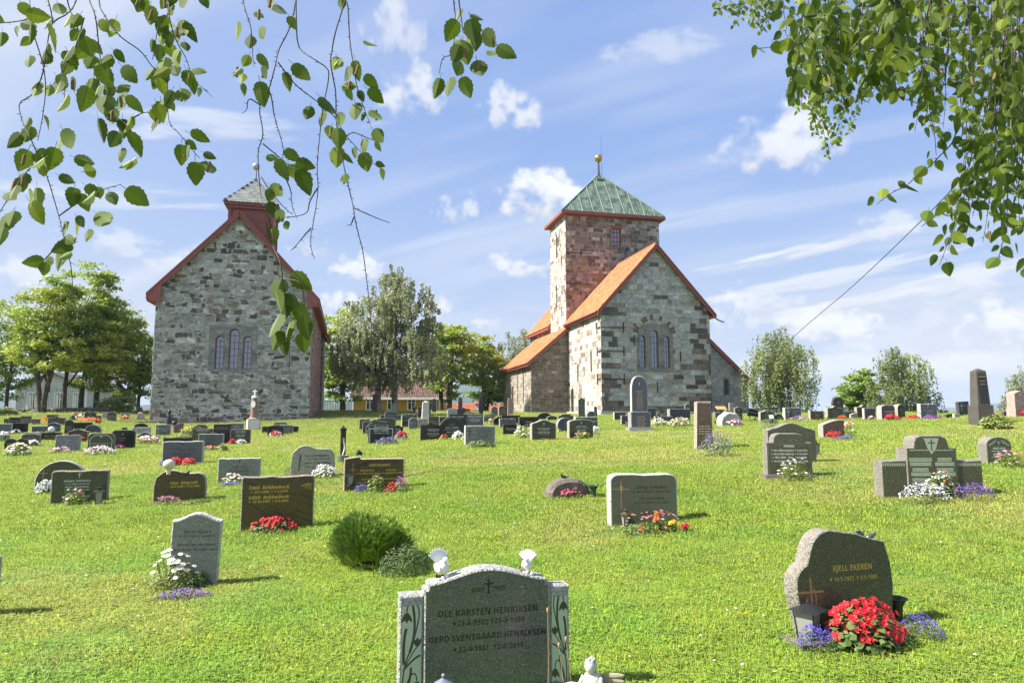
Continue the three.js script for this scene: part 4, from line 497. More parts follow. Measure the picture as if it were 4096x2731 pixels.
tree('shrub', 'pale green shrub by the dry stone wall at the left edge', 14, 952, 44, [[0, 8, 0, 24, 14, 18]], { leaves: 2500, leaf: 0.12, trunk: 2, color: [0.3, 0.36, 0.12], tip: [0.5, 0.5, 0.24] }).userData.category = 'shrub';
tree('shrub', 'olive shrub beside the tall dark gravestone left of the tower church', 1083, 948, 44, [[0, 10, 0, 20, 12, 14]], { leaves: 2200, leaf: 0.1, trunk: 2, color: [0.2, 0.25, 0.05], tip: [0.38, 0.38, 0.12] }).userData.category = 'shrub';
tree('shrub', 'small bright green shrub below the forked maple', 1126, 946, 46, [[0, 6, 0, 12, 8, 9]], { leaves: 1200, leaf: 0.1, trunk: 2, color: [0.16, 0.22, 0.03], tip: [0.25, 0.3, 0.05] }).userData.category = 'shrub';
tree('conifer_shrub', 'pair of small dark green conifer tips by the slate grey gravestone', 2168, 955, 29, [[-6, 8, 0, 5, 11, 5], [6, 7, 0, 5, 10, 5]], { leaves: 1500, leaf: 0.06, trunk: 1, color: [0.03, 0.07, 0.025], tip: [0.06, 0.1, 0.03] }).userData.category = 'shrub';
// ---------------------------------------------------------------- gravestones
// lettering: one canvas sheet shared by all inscribed faces
const SHEETS = [0, 1].map(() => { const c = document.createElement('canvas'); c.width = c.height = 2048; return { c, x: c.getContext('2d'), px: 0, py: 0, row: 0 }; });
function allot(w, h) { for (const s of SHEETS) { if (s.px + w > 2046) { s.px = 0; s.py += s.row + 4; s.row = 0; } if (s.py + h <= 2046) { const r = { s, x: s.px + 1, y: s.py + 1, w, h }; s.px += w + 4; s.row = Math.max(s.row, h); return r; } } throw new Error('lettering sheets are full'); }
const srgb8 = (c) => Math.round(255 * (c <= 0.0031308 ? c * 12.92 : 1.055 * c ** (1 / 2.4) - 0.055)), css = (c) => `rgb(${c.map((k) => srgb8(clamp(k, 0, 1))).join(',')})`;
const STONE = { g: [0.068, 0.072, 0.05], k: [0.021, 0.021, 0.021], y: [0.104, 0.107, 0.096], l: [0.33, 0.33, 0.315], b: [0.078, 0.056, 0.036], u: [0.052, 0.060, 0.082], r: [0.085, 0.05, 0.042], p: [0.34, 0.215, 0.185], s: [0.105, 0.115, 0.125], n: [0.30, 0.28, 0.24], h: [0.19, 0.195, 0.182] };
const SIDE = { g: [0.25, 0.23, 0.2], k: [0.07, 0.07, 0.07], y: [0.36, 0.36, 0.35], l: [0.52, 0.51, 0.49], b: [0.34, 0.29, 0.24], u: [0.34, 0.33, 0.32], r: [0.30, 0.25, 0.22], p: [0.48, 0.36, 0.32], s: [0.42, 0.42, 0.42], n: [0.40, 0.37, 0.32], h: [0.52, 0.51, 0.49] };
const INK = { w: [0.62, 0.66, 0.6], d: [0.012, 0.012, 0.012], o: [0.72, 0.48, 0.07], c: [0.38, 0.2, 0.1] };
function star(x, cx, cy, r) { x.beginPath(); for (let i = 0; i < 10; i++) { const a = -Math.PI / 2 + i * Math.PI / 5, q = i % 2 ? r * 0.42 : r; x.lineTo(cx + Math.cos(a) * q, cy + Math.sin(a) * q); } x.closePath(); x.fill(); }
function latin(x, cx, y0, y1, t) { const h = y1 - y0; x.fillRect(cx - t / 2, y0, t, h); x.fillRect(cx - h * 0.32, y0 + h * 0.27, h * 0.64, t); }
function letter(x, text, cx, cy, size, font, maxW) {   // * is a birth star, + a death cross, ~ a worn run of letters
  const set = (s) => { x.font = `${font.includes('italic') ? 'italic ' : ''}${font.includes('bold') ? 'bold ' : ''}${s}px ${font.includes('serif') && !font.includes('sans') ? 'serif' : 'sans-serif'}`; };
  set(size); const parts = text.split(/([*+~])/), width = (s) => { set(s); return parts.reduce((a, p) => a + (p === '*' ? s * 0.8 : p === '+' ? s * 0.6 : p === '~' ? s * 1.6 : x.measureText(p).width), 0); };
  let s = size, w = width(s); if (maxW && w > maxW) { s *= maxW / w; w = width(s); } let px = cx - w / 2; x.textBaseline = 'middle';
  for (const p of parts) { if (p === '*') { star(x, px + s * 0.38, cy, s * 0.34); px += s * 0.8; } else if (p === '+') { latin(x, px + s * 0.28, cy - s * 0.42, cy + s * 0.42, Math.max(1, s * 0.1)); px += s * 0.6; } else if (p === '~') { for (let k = 0; k < 5; k++) x.fillRect(px + k * s * 0.31, cy - s * (0.2 + 0.1 * (k % 2)), s * 0.2, s * 0.45); px += s * 1.6; } else { x.fillText(p, px, cy); px += x.measureText(p).width; } }
}
let faceSeed = 0;
// draws a stone face: ground colour with crystals, then the inscription; lines = [y, size, text, dx]
function faceRect(pw, ph, tone, ink, lines, font, extra, grain = 1) {
  const R = allot(Math.max(20, Math.round(pw)), Math.max(20, Math.round(ph))), x = R.s.x, c = STONE[tone], r = rng(++faceSeed * 91); x.save(); x.beginPath(); x.rect(R.x - 1, R.y - 1, R.w + 2, R.h + 2); x.clip(); x.translate(R.x, R.y);
  x.fillStyle = css(c); x.fillRect(-1, -1, R.w + 2, R.h + 2); const n = R.w * R.h * 0.16; for (let i = 0; i < n; i++) { const k = mixf(0.5, 1.75, r()) * (r() < 0.04 * grain ? 2 : 1); x.fillStyle = css(c.map((q) => q * mixf(1, k, grain))); x.fillRect(r() * R.w, r() * R.h, 1 + r() * 2, 1 + r() * 2); }
  if (extra) extra(x, R.w, R.h, r); x.fillStyle = css(INK[ink] ?? INK.w); for (const [y, s, t, dx = 0, mw = 0.9] of lines ?? []) letter(x, t, R.w * (0.5 + dx), R.h * y, R.h * s, font ?? 'sans bold', R.w * mw); x.restore(); return R;
}
const sheetTex = SHEETS.map((s) => { const t = new THREE.CanvasTexture(s.c); t.colorSpace = THREE.SRGBColorSpace; return t; });
const polishM = sheetTex.map((t) => new THREE.MeshStandardMaterial({ map: t, roughness: 0.16 })), honedM = sheetTex.map((t) => new THREE.MeshStandardMaterial({ map: t, roughness: 0.5 }));
const sideMs = {}; const sideM = (k) => sideMs[k] ??= std(SIDE[k].map((c) => c * 1.35), 0.9, { map: graniteTex, bumpMap: graniteBump, bumpScale: 0.012 });
// outlines, as points from the lower left round to the lower right; y = 0 is the ground
function outline(kind, w, h, r) {
  const p = [], a = w / 2, arc = (cx, cy, rx, ry, t0, t1, n = 12) => { for (let i = 0; i <= n; i++) { const t = mixf(t0, t1, i / n); p.push([cx + Math.cos(t) * rx, cy + Math.sin(t) * ry]); } }, P = Math.PI;
  const wave = (x0, x1, y, amp, n = 14) => { for (let i = 0; i <= n; i++) p.push([mixf(x0, x1, i / n), y + (vnoise(i * 0.7 + r() * 0.4, faceSeed * 3.1) - 0.5) * amp * 2]); };
  p.push([-a, -0.15]);
  if (kind === 'rect') { p.push([-a, h]); p.push([a, h]); }
  else if (kind === 'rough') { p.push([-a * 0.995, h * 0.5]); p.push([-a, h * 0.94]); wave(-a * 0.97, a * 0.97, h * 0.985, h * 0.02); p.push([a, h * 0.94]); p.push([a * 0.99, h * 0.4]); }
  else if (kind === 'chamfer') { const k = w * 0.12; p.push([-a, h - k], [-a + k, h], [a - k, h], [a, h - k]); }
  else if (kind === 'arch') { p.push([-a, h * 0.72]); arc(0, h * 0.72, a, h * 0.28, P, 0, 18); }
  else if (kind === 'seg') { p.push([-a, h * 0.86]); arc(0, h * 0.86, a, h * 0.14, P, 0, 16); }
  else if (kind === 'half') { p.push([-a, h * 0.3]); arc(0, h * 0.3, a, h * 0.7, P, 0, 22); }
  else if (kind === 'bell') { p.push([-a, h * 0.82], [-a * 0.86, h * 0.84]); for (let i = 0; i <= 16; i++) { const t = i / 16 * 2 - 1; p.push([t * a * 0.84, h * (0.86 + 0.14 * Math.cos(t * P / 2) ** 2)]); } p.push([a * 0.86, h * 0.84], [a, h * 0.82]); }
  else if (kind === 'crown') { p.push([-a, h * 0.9]); for (let i = 0; i <= 16; i++) { const t = i / 16 * 2 - 1; p.push([t * a, h * (0.9 + 0.1 * Math.cos(t * P / 2) ** 2)]); } p.push([a, h * 0.9]); }
  else if (kind === 'step') { p.push([-a, h * 0.8], [-a * 0.7, h * 0.8], [-a * 0.66, h * 0.92]); arc(-a * 0.52, h * 0.9, a * 0.12, h * 0.08, P * 0.9, P / 2, 4); p.push([-a * 0.4, h]); p.push([a * 0.4, h]); arc(a * 0.52, h * 0.9, a * 0.12, h * 0.08, P / 2, P * 0.1, 4); p.push([a * 0.66, h * 0.92], [a * 0.7, h * 0.8], [a, h * 0.8]); }
  else if (kind === 'boss') { p.push([-a, h * 0.84], [-a * 0.3, h * 0.88]); arc(0, h * 0.84, a * 0.26, h * 0.16, P * 0.88, P * 0.12, 10); p.push([a * 0.3, h * 0.88], [a, h * 0.84]); }
  else if (kind === 'heart') { p.push([-a * 0.8, 0], [-a, h * 0.42]); arc(-a * 0.5, h * 0.62, a * 0.5, h * 0.38, P, P * 0.08, 12); arc(a * 0.5, h * 0.62, a * 0.5, h * 0.38, P * 0.92, 0, 12); p.push([a, h * 0.42], [a * 0.8, 0]); }
  else if (kind === 'point') { p.push([-a, h * 0.9], [0, h], [a, h * 0.9]); }
  else if (kind === 'gothic') { p.push([-a, h * 0.62]); for (let i = 1; i <= 9; i++) { const t = i / 9; p.push([-a * Math.cos(t * P / 2) ** 0.75, h * (0.62 + 0.38 * Math.sin(t * P / 2))]); } for (let i = 8; i >= 0; i--) { const t = i / 9; p.push([a * Math.cos(t * P / 2) ** 0.75, h * (0.62 + 0.38 * Math.sin(t * P / 2))]); } }
  else if (kind === 'taper') { p.push([-a * 0.82, h * 0.96], [-a * 0.8, h]); p.push([a * 0.8, h], [a * 0.82, h * 0.96]); }
  else if (kind === 'slant') { p.push([-a, h * 0.72]); for (let i = 0; i <= 10; i++) p.push([mixf(-a, a, i / 10), h * (0.72 + 0.28 * Math.sin(i / 10 * P * 0.6))]); p.push([a, h * 0.95]); }
  else if (kind === 'wave') { p.push([-a * 0.97, h * 0.5]); for (let i = 0; i <= 18; i++) { const t = i / 18; p.push([mixf(-a, a, t), h * (0.56 + 0.44 * Math.exp(-(((t - 0.36) / 0.27) ** 2)) + 0.06 * t)]); } p.push([a, h * 0.5]); }
  else if (kind === 'lobe') { p[0] = [-a * 0.8, -0.15]; p.push([-a * 0.9, h * 0.15], [-a, h * 0.4]); arc(-a * 0.62, h * 0.5, a * 0.38, h * 0.2, P * 0.98, P * 0.62, 6); arc(-a * 0.25, h * 0.72, a * 0.45, h * 0.28, P * 0.86, P * 0.42, 9); p.push([a * 0.3, h * 0.955], [a * 0.62, h * 0.9], [a * 0.88, h * 0.87], [a * 0.98, h * 0.66], [a, h * 0.45], [a * 0.93, h * 0.2]); p.push([a * 0.85, -0.15]); return p; }
  else if (kind === 'dip') { p.push([-a, h * 0.5], [-a * 0.93, h * 0.78]); arc(-a * 0.35, h * 0.74, a * 0.5, h * 0.26, P * 0.82, P * 0.3, 9); p.push([a * 0.15, h * 0.9], [a * 0.45, h * 0.89]); arc(a * 0.62, h * 0.66, a * 0.36, h * 0.24, P * 0.6, P * 0.05, 8); p.push([a, h * 0.45]); }
  else if (kind === 'soft') { p.push([-a, h * 0.86]); arc(-a + h * 0.14, h * 0.86, h * 0.14, h * 0.13, P, P / 2, 6); wave(-a * 0.6, a * 0.6, h * 0.985, h * 0.012, 8); arc(a - h * 0.14, h * 0.86, h * 0.14, h * 0.13, P / 2, 0, 6); }
  else if (kind === 'rock') { for (let i = 0; i <= 14; i++) { const t = P - i / 14 * P; p.push([Math.cos(t) * a * (0.94 + 0.1 * r()), Math.max(0.02, Math.sin(t)) ** 0.75 * h * (0.93 + 0.08 * r())]); } }
  else if (kind === 'disc') { arc(0, h * 0.48, a, h * 0.52, P * 1.2, -P * 0.2, 28); }
  else if (kind === 'notch') { p.push([-a, h * 0.94], [-a * 0.55, h], [-a * 0.48, h * 0.95], [-a * 0.46, h * 0.93], [a, h * 0.93]); }
  else if (kind === 'ogee') { p.push([-a, h * 0.86], [-a * 0.94, h * 0.86], [-a * 0.94, h * 0.9]); for (let i = 0; i <= 16; i++) { const t = i / 16 * 2 - 1; p.push([t * a * 0.94, h * (0.9 + 0.1 * Math.cos(t * P / 2) ** 1.6)]); } p.push([a * 0.94, h * 0.9], [a * 0.94, h * 0.86], [a, h * 0.86]); }
  p.push([a, -0.15]); return p;
}
const shapeOf = (p) => new THREE.Shape(p.map((q) => new THREE.Vector2(q[0], q[1])));
const TURN = THREE.MathUtils.degToRad(14);
function slabGeo(pts, th, bev = 0.008) { const g = new THREE.ExtrudeGeometry(shapeOf(pts), { depth: th - 2 * bev, bevelEnabled: true, bevelThickness: bev, bevelSize: bev, bevelOffset: -bev, bevelSegments: 1, curveSegments: 4 }); return g.translate(0, 0, -th + bev); }
function facePlate(pts, R, polish, z = 0.0025, inset = 0.012) {
  const xs = pts.map((p) => p[0]), ys = pts.map((p) => Math.max(p[1], -0.02)), x0 = Math.min(...xs), x1 = Math.max(...xs), y0 = -0.02, y1 = Math.max(...ys), cx = (x0 + x1) / 2, cy = (y0 + y1) / 2, k = 1 - 2 * inset / Math.min(x1 - x0, y1 - y0);
  const g = new THREE.ShapeGeometry(shapeOf(pts.map((p) => [cx + (p[0] - cx) * k, cy + (Math.max(p[1], -0.02) - cy) * k]))).translate(0, 0, z), uv = g.attributes.uv, q = g.attributes.position;
  for (let i = 0; i < uv.count; i++) uv.setXY(i, (R.x + (q.getX(i) - x0) / (x1 - x0) * R.w) / 2048, 1 - (R.y + (y1 - q.getY(i)) / (y1 - y0) * R.h) / 2048);
  return [g, (polish ? polishM : honedM)[SHEETS.indexOf(R.s)]];
}
const flat = (g) => { const n = g.toNonIndexed(); n.computeVertexNormals(); return n; };
const GRAVES = 'gravestones in the churchyard lawn';
// one gravestone; u0, u1, v0, v1: its front face in the photograph; d: about how far away
function grave(u0, u1, v0, v1, d, kind, tone, label, o = {}) {
  const f = foot((u0 + u1) / 2, v1, d), turn = o.turn ?? TURN, tan = f.x / f.d, w = (u1 - u0) / SC * f.d / FPX / (Math.cos(turn) - tan * Math.sin(turn)), h = Math.max(0.12, rowH(v0, f.d) - f.p.y), r = rng(Math.round(u0 * 7 + v0));
  const g = thing(o.name ?? 'gravestone', label, 'gravestone', f.p, turn, GRAVES); g.rotation.order = 'YXZ'; if (o.lean) g.rotation.x = o.lean; if (o.roll) g.rotation.z = o.roll;
  faceSeed++; const pts = outline(kind, w, h, r), th = o.th ?? clamp(w * 0.22, 0.1, 0.2);
  part('slab', slabGeo(pts, th, o.bev ?? 0.008), o.rough ? std(SIDE[o.side ?? tone].map((c) => c * (o.dim ?? 1.2)), 0.95, { map: stoneTex, bumpMap: stoneBump, bumpScale: 0.04 }) : sideM(o.side ?? tone), g);
  const pxw = clamp((u1 - u0) / SC * 3.2, 40, 560), R = faceRect(pxw, pxw * h / w, tone, o.ink ?? 'w', o.lines, o.font, o.draw, o.grain);
  if (!o.plain) part('inscribed_face', ...facePlate(pts, R, o.polish ?? true), g);
  if (o.base) part('base', boxG(w * 1.12, 0.14, th * 1.7, 0, 0.0, -th / 2), sideM(o.side ?? tone), g);
  return { g, w, h, th, f };
}
const cross = (fx, fy, fh, col = 'w', t = 0.03) => (x, w, h) => { x.fillStyle = css(INK[col]); latin(x, w * fx, h * fy, h * (fy + fh), Math.max(1.5, h * t)); };
const worn = (n, y0 = 0.3, s = 0.08, dy = 0.12) => Array.from({ length: n }, (_, i) => [y0 + i * dy, s, i % 2 ? '* ~~ + ~~' : '~~ ~~']);

// --- nearest stones
{ // big grey stone with side wings and lily panels
  const lily = (x, w, h, r, flip) => { x.fillStyle = css([0.42, 0.47, 0.38]); x.fillRect(w * 0.08, h * 0.04, w * 0.84, h * 0.9); x.strokeStyle = x.fillStyle = css([0.045, 0.05, 0.035]); x.lineCap = 'round'; const X = (t) => (flip ? 1 - t : t) * w, C = (pts, lw) => { x.lineWidth = lw * w; x.beginPath(); x.moveTo(X(pts[0][0]), pts[0][1] * h); for (let i = 1; i < pts.length; i += 2) x.quadraticCurveTo(X(pts[i][0]), pts[i][1] * h, X(pts[i + 1][0]), pts[i + 1][1] * h); x.stroke(); }; const bell = (cx, cy, s, up) => { x.beginPath(); const q = up ? -1 : 1; x.moveTo(X(cx - 0.05 * s), (cy - 0.03 * s * q) * h); x.quadraticCurveTo(X(cx - 0.2 * s), cy * h, X(cx - 0.24 * s), (cy + 0.06 * s * q) * h); x.lineTo(X(cx - 0.08 * s), (cy + 0.035 * s * q) * h); x.lineTo(X(cx), (cy + 0.065 * s * q) * h); x.lineTo(X(cx + 0.08 * s), (cy + 0.035 * s * q) * h); x.lineTo(X(cx + 0.24 * s), (cy + 0.06 * s * q) * h); x.quadraticCurveTo(X(cx + 0.2 * s), cy * h, X(cx + 0.05 * s), (cy - 0.03 * s * q) * h); x.fill(); };
    C([[0.18, 0.92], [0.1, 0.7], [0.35, 0.55], [0.65, 0.4], [0.8, 0.2], [0.85, 0.06], [0.5, 0.06], [0.32, 0.06], [0.3, 0.14]], 0.055); C([[0.2, 0.6], [0.15, 0.4], [0.28, 0.3]], 0.11); C([[0.45, 0.5], [0.75, 0.3], [0.55, 0.1]], 0.1); C([[0.2, 0.66], [0.6, 0.56], [0.85, 0.54]], 0.07); C([[0.3, 0.62], [0.5, 0.52], [0.75, 0.46]], 0.04); C([[0.25, 0.92], [0.25, 0.78], [0.55, 0.7], [0.72, 0.68], [0.75, 0.76]], 0.05); C([[0.3, 0.94], [0.6, 0.98], [0.78, 0.93], [0.82, 0.88], [0.66, 0.89]], 0.05); C([[0.3, 0.85], [0.5, 0.75], [0.5, 0.65]], 0.09); bell(0.3, 0.18, 1, false); bell(0.75, 0.43, 0.9, true); bell(0.75, 0.8, 1, false); };
  const q = grave(982, 1261, 1305, 1600, 4.15, 'ogee', 'y', 'large grey granite gravestone with dove figures on top and lily panels on its wings', { th: 0.15, grain: 1.5, ink: 'd', polish: true, font: 'sans bold', lines: [[0.155, 0.042, 'GUDS', -0.085], [0.15, 0.042, 'FRED', 0.085], [0.32, 0.075, 'OLE KARSTEN HENRIKSEN', 0, 0.8], [0.4, 0.062, '*23-4-1922 +25-3-1986', 0, 0.58], [0.51, 0.075, 'GERD SVENSGAARD HENRIKSEN', 0, 0.93], [0.595, 0.062, '*23-4-1931  +2-9-2011', 0, 0.56]], draw: (x, w, h) => { x.fillStyle = css(INK.d); latin(x, w * 0.5, h * 0.075, h * 0.19, w * 0.012); x.fillStyle = css(INK.w); x.fillRect(0, h * 0.93, w, h * 0.012); } });
  globalThis.bigStone = q; const hw = 0.9, L = (s) => { const ww = s < 0 ? 0.135 : 0.12, hh = q.h * (s < 0 ? 0.82 : 0.83), pts = [[-ww / 2, -0.15], [-ww / 2, hh], [ww / 2, hh], [ww / 2, -0.15]], G = new THREE.Group(); G.name = 'wing'; G.position.set(s * (q.w / 2 + ww / 2 + 0.001), 0, -0.012); q.g.add(G); part('wing_slab', slabGeo(pts, 0.125), sideM('y'), G); const R = faceRect(84, 84 * hh / ww, 'y', 'd', [], 'sans', (x, w, h, r) => lily(x, w, h, r, s > 0)); part('lily_panel', ...facePlate(pts, R, true), G); }; L(-1); L(1);
}
const kjell = grave(1845, 2062, 1216, 1460, 5.25, 'lobe', 'g', 'olive granite gravestone with wavy outline, gold lettering and red begonias in front', { th: 0.145, turn: 0.26, lean: -0.05, ink: 'o', font: 'sans', grain: 1.3, lines: [[0.35, 0.075, 'KJELL EKEREN', 0.08, 0.42], [0.45, 0.068, '* 14-5-1937  + 3-5-1995', 0.08, 0.5]], draw: (x, w, h) => { x.fillStyle = css(INK.c); latin(x, w * 0.14, h * 0.42, h * 0.86, w * 0.018); x.strokeStyle = css(INK.c); x.lineWidth = w * 0.012; x.beginPath(); x.moveTo(w * 0.14, h * 0.78); x.quadraticCurveTo(w * 0.22, h * 0.6, w * 0.16, h * 0.52); x.moveTo(w * 0.13, h * 0.8); x.quadraticCurveTo(w * 0.07, h * 0.66, w * 0.1, h * 0.6); x.stroke(); x.fillStyle = css(INK.c); letter(x, 'TAKK FOR ALT', w * 0.6, h * 0.8, h * 0.06, 'sans', w * 0.32); } });
part('base_plate', boxG(kjell.w * 1.12, 0.05, 0.34, -0.05, -0.005, -0.02), sideM('g'), kjell.g);
const karin = grave(385, 496, 1178, 1347, 6.45, 'crown', 'h', 'light grey upright gravestone with curved white top and small italic verse', { th: 0.13, turn: 0.30, roll: -0.035, side: 'l', polish: false, ink: 'd', font: 'serif italic bold', lines: [[0.24, 0.052, 'Karin Sigun a', 0.02, 0.6], [0.3, 0.046, '* 5-3-1926 + 6-9-1974', 0.02, 0.75], [0.41, 0.052, 'Sov nå søtt du kjære,', 0.02, 0.8], [0.475, 0.054, 'hos Jesus du ville være', 0.02, 0.9]] });
grave(554, 719, 1091, 1214, 8.85, 'rough', 'b', 'dark brown polished gravestone with gold script and engraved sun rays', { th: 0.14, turn: 0.33, ink: 'o', font: 'serif italic bold', lines: [[0.2, 0.085, 'Emil  Kehlenbeck', -0.13, 0.55], [0.28, 0.065, '* 25-1-1892  + 7-1-1970', -0.13, 0.5], [0.375, 0.085, 'Edith  Kehlenbeck', -0.13, 0.55], [0.455, 0.07, '* 18-10-1905  + 6-3-2001', -0.13, 0.54]], draw: (x, w, h, r) => { for (let i = 0; i < 60; i++) { x.strokeStyle = css(r() < 0.5 ? [0.12, 0.045, 0.028] : [0.03, 0.03, 0.026]); x.lineWidth = 1 + r() * 3; const a = r() * w, b = r() * h; x.beginPath(); x.moveTo(a, b); x.lineTo(a + 30 + r() * 50, b + 15 + r() * 20); x.stroke(); } x.strokeStyle = css(INK.o); x.lineWidth = w * 0.006; for (let i = 0; i < 6; i++) { x.beginPath(); x.moveTo(w * 0.9 + i * 2, h * 0.15); x.lineTo(w * (0.8 + i * 0.03), h * (0.2 + i * 0.015)); x.stroke(); } } });
grave(1405, 1556, 1087, 1206, 9.15, 'soft', 'y', 'grey green gravestone with rounded corners, gold cross and marigolds in front', { th: 0.2, turn: 0.1, side: 'l', polish: true, ink: 'd', font: 'serif italic bold', draw: (x, w, h) => { x.fillStyle = css([0.1, 0.105, 0.082]); x.globalAlpha = 0.6; x.fillRect(0, 0, w, h); x.globalAlpha = 1; x.fillStyle = css(INK.c); latin(x, w * 0.16, h * 0.13, h * 0.66, w * 0.014); x.fillStyle = css(INK.o); latin(x, w * 0.165, h * 0.21, h * 0.33, w * 0.009); }, lines: [[0.245, 0.075, 'Erling  Grinaker', 0.11, 0.46], [0.335, 0.065, '* 16-5-1928  + 20-9-1999', 0.11, 0.58], [0.455, 0.075, 'Liv  Grinaker', 0.11, 0.4], [0.545, 0.065, '* 27-4-1929  + 3-1-2017', 0.11, 0.56], [0.77, 0.07, 'Takk for alt', 0.1, 0.3]] });
grave(116, 246, 1079, 1156, 10.8, 'rough', 'g', 'dark green gravestone with white cross and block lettering beside a small lantern', { turn: 0.42, side: 'b', ink: 'w', font: 'sans bold', draw: cross(0.48, 0.06, 0.15, 'w', 0.018), lines: [[0.3, 0.075, 'BIRGER  RINGVOLD'], [0.385, 0.055, '* 5-11-1920 + 29-10-1977'], [0.47, 0.075, 'RUTH  RINGVOLD'], [0.56, 0.055, '* 26-7-1934 + 18-12-1999'], [0.645, 0.07, 'TERJE BRAGE'], [0.735, 0.07, 'STENSETH RINGVOLD'], [0.82, 0.055, '* 17-6-1954 + 6-4-2007']].map((l) => [l[0], l[1], l[2], -0.05, 0.62]) });
grave(79, 196, 1057, 1128, 12.6, 'half', 'g', 'rough edged half round gravestone with gold cross behind the dark green one', { turn: 0.42, side: 'l', ink: 'o', font: 'serif bold', draw: cross(0.16, 0.25, 0.4, 'c', 0.03), lines: [[0.32, 0.08, 'KRISTIAN BERGET', 0.1, 0.55], [0.45, 0.06, '* ~~ + ~~', 0.1, 0.5]] });
grave(352, 472, 1078, 1152, 10.6, 'dip', 'b', 'brown gravestone with dipped top, gold script and a small bird figure', { turn: 0.36, side: 'n', ink: 'o', font: 'serif italic bold', lines: [[0.38, 0.11, 'Finn  Ringvold', 0.06, 0.55], [0.49, 0.085, '* 26-6-1968 + 8-12-2002', 0.06, 0.62]] });
grave(500, 597, 1051, 1107, 13.2, 'rough', 'h', 'grey rough edged gravestone with black cross and white flowers before it', { turn: 0.3, side: 'l', polish: false, ink: 'd', draw: cross(0.5, 0.07, 0.13, 'd', 0.02), font: 'sans bold', lines: [[0.33, 0.085, 'IVAR T NÆSS', 0, 0.5], [0.43, 0.065, '* 6-1-1911 + 23-11-1994', 0, 0.55], [0.53, 0.085, 'ANNE MARIE NÆSS', 0, 0.6], [0.63, 0.065, '* 27-4-1914 + 2-8-2006', 0, 0.56]] });
grave(668, 768, 1022, 1096, 12.5, 'dip', 'n', 'pale grey brown gravestone with worn spear mark behind a juniper', { turn: 0.3, side: 'n', polish: false, ink: 'd', draw: (x, w, h) => { x.fillStyle = css([0.05, 0.045, 0.04]); x.beginPath(); x.moveTo(w * 0.17, h * 0.75); x.lineTo(w * 0.2, h * 0.3); x.lineTo(w * 0.23, h * 0.22); x.lineTo(w * 0.23, h * 0.36); x.lineTo(w * 0.19, h * 0.75); x.fill(); }, font: 'sans bold', lines: [[0.3, 0.085, 'JUL MYHRBAKKEN', 0.1, 0.52], [0.4, 0.07, '* 16-3-1904 + 27-6-1947', 0.1, 0.6], [0.53, 0.085, 'JENNY MYHRBAKKEN', 0.1, 0.58], [0.64, 0.07, '* 4-1-1903 + 22-12-1983', 0.1, 0.6]] });
grave(791, 927, 1047, 1125, 11.4, 'notch', 'b', 'brown green polished gravestone with notched top and gold capitals beside a lantern', { th: 0.16, turn: 0.26, side: 'p', ink: 'o', font: 'serif bold', draw: (x, w, h, r) => { for (let i = 0; i < 50; i++) { x.strokeStyle = css([0.035 + 0.04 * r(), 0.04, 0.022]); x.lineWidth = 1 + r() * 3; const a = r() * w, b = r() * h; x.beginPath(); x.moveTo(a, b); x.lineTo(a + 30 + r() * 40, b - 15 - r() * 15); x.stroke(); } x.strokeStyle = css(INK.c); x.lineWidth = 1.2; x.strokeRect(w * 0.14, h * 0.2, w * 0.01, h * 0.35); x.strokeRect(w * 0.09, h * 0.36, w * 0.11, h * 0.01); }, lines: [[0.25, 0.1, 'DEHLIMARKEN', 0.09, 0.36], [0.39, 0.08, 'THORSTEIN', -0.12, 0.24], [0.39, 0.08, 'MARTHA', 0.28, 0.18], [0.48, 0.065, '* 6-6-1902 + 19-3-1971', -0.12, 0.38], [0.48, 0.065, '* 14-4-1904 + 6-6-1983', 0.28, 0.38], [0.64, 0.08, 'PETTER', -0.13, 0.16], [0.64, 0.08, 'MARGRETHE', 0.26, 0.26], [0.74, 0.065, '* 25-7-1929 + ~~', -0.12, 0.36], [0.74, 0.065, '* 30-4-1933 + 19~', 0.26, 0.34]] });
grave(1262, 1358, 1096, 1143, 10.4, 'rock', 'r', 'low rounded dark boulder gravestone with pink begonias and a bird figure', { th: 0.3, turn: 0.25, side: 'r', dim: 0.75, rough: true, polish: false, bev: 0.05, lines: [], plain: true });
grave(-150, -18, 1280, 1420, 5.6, 'rough', 'y', 'grey gravestone just outside the left edge whose shadow reaches the lawn', { lines: [], turn: 0.3 });
// --- right foreground
grave(1764, 1867, 994, 1099, 10.6, 'step', 'g', 'dark green stepped gravestone with white list of names and daisies in front', { th: 0.2, turn: -0.02, ink: 'w', side: 'g', font: 'sans bold', base: true, draw: (x, w, h) => { x.strokeStyle = css([0.13, 0.14, 0.11]); x.lineWidth = 1.5; x.strokeRect(w * 0.04, h * 0.22, w * 0.92, h * 0.74); x.beginPath(); x.moveTo(w * 0.3, h * 0.19); x.quadraticCurveTo(w * 0.4, h * 0.06, w * 0.5, h * 0.18); x.quadraticCurveTo(w * 0.6, h * 0.06, w * 0.7, h * 0.19); x.stroke(); }, lines: [[0.27, 0.07, 'HAUGLI', 0, 0.24], [0.36, 0.055, '* 29-5-1894 CISILIE K. + 6-10-1971', 0, 0.8], [0.44, 0.055, '* 14-5-1895 LARS M. + 11-4-1977', 0, 0.8], [0.52, 0.055, '* 19-1-1931   OLE   + 6-2-2005', 0, 0.8], [0.6, 0.055, '* 14-10-1919 KAREN M + 5-11-1990', 0, 0.8], [0.68, 0.05, 'SIGNE GRETE', 0, 0.4]] });
grave(1766, 1876, 970, 1064, 12.4, 'bell', 'g', 'wide dark green gravestone with humped top just behind the stepped list of names', { th: 0.22, turn: 0.0, lines: [], base: false });
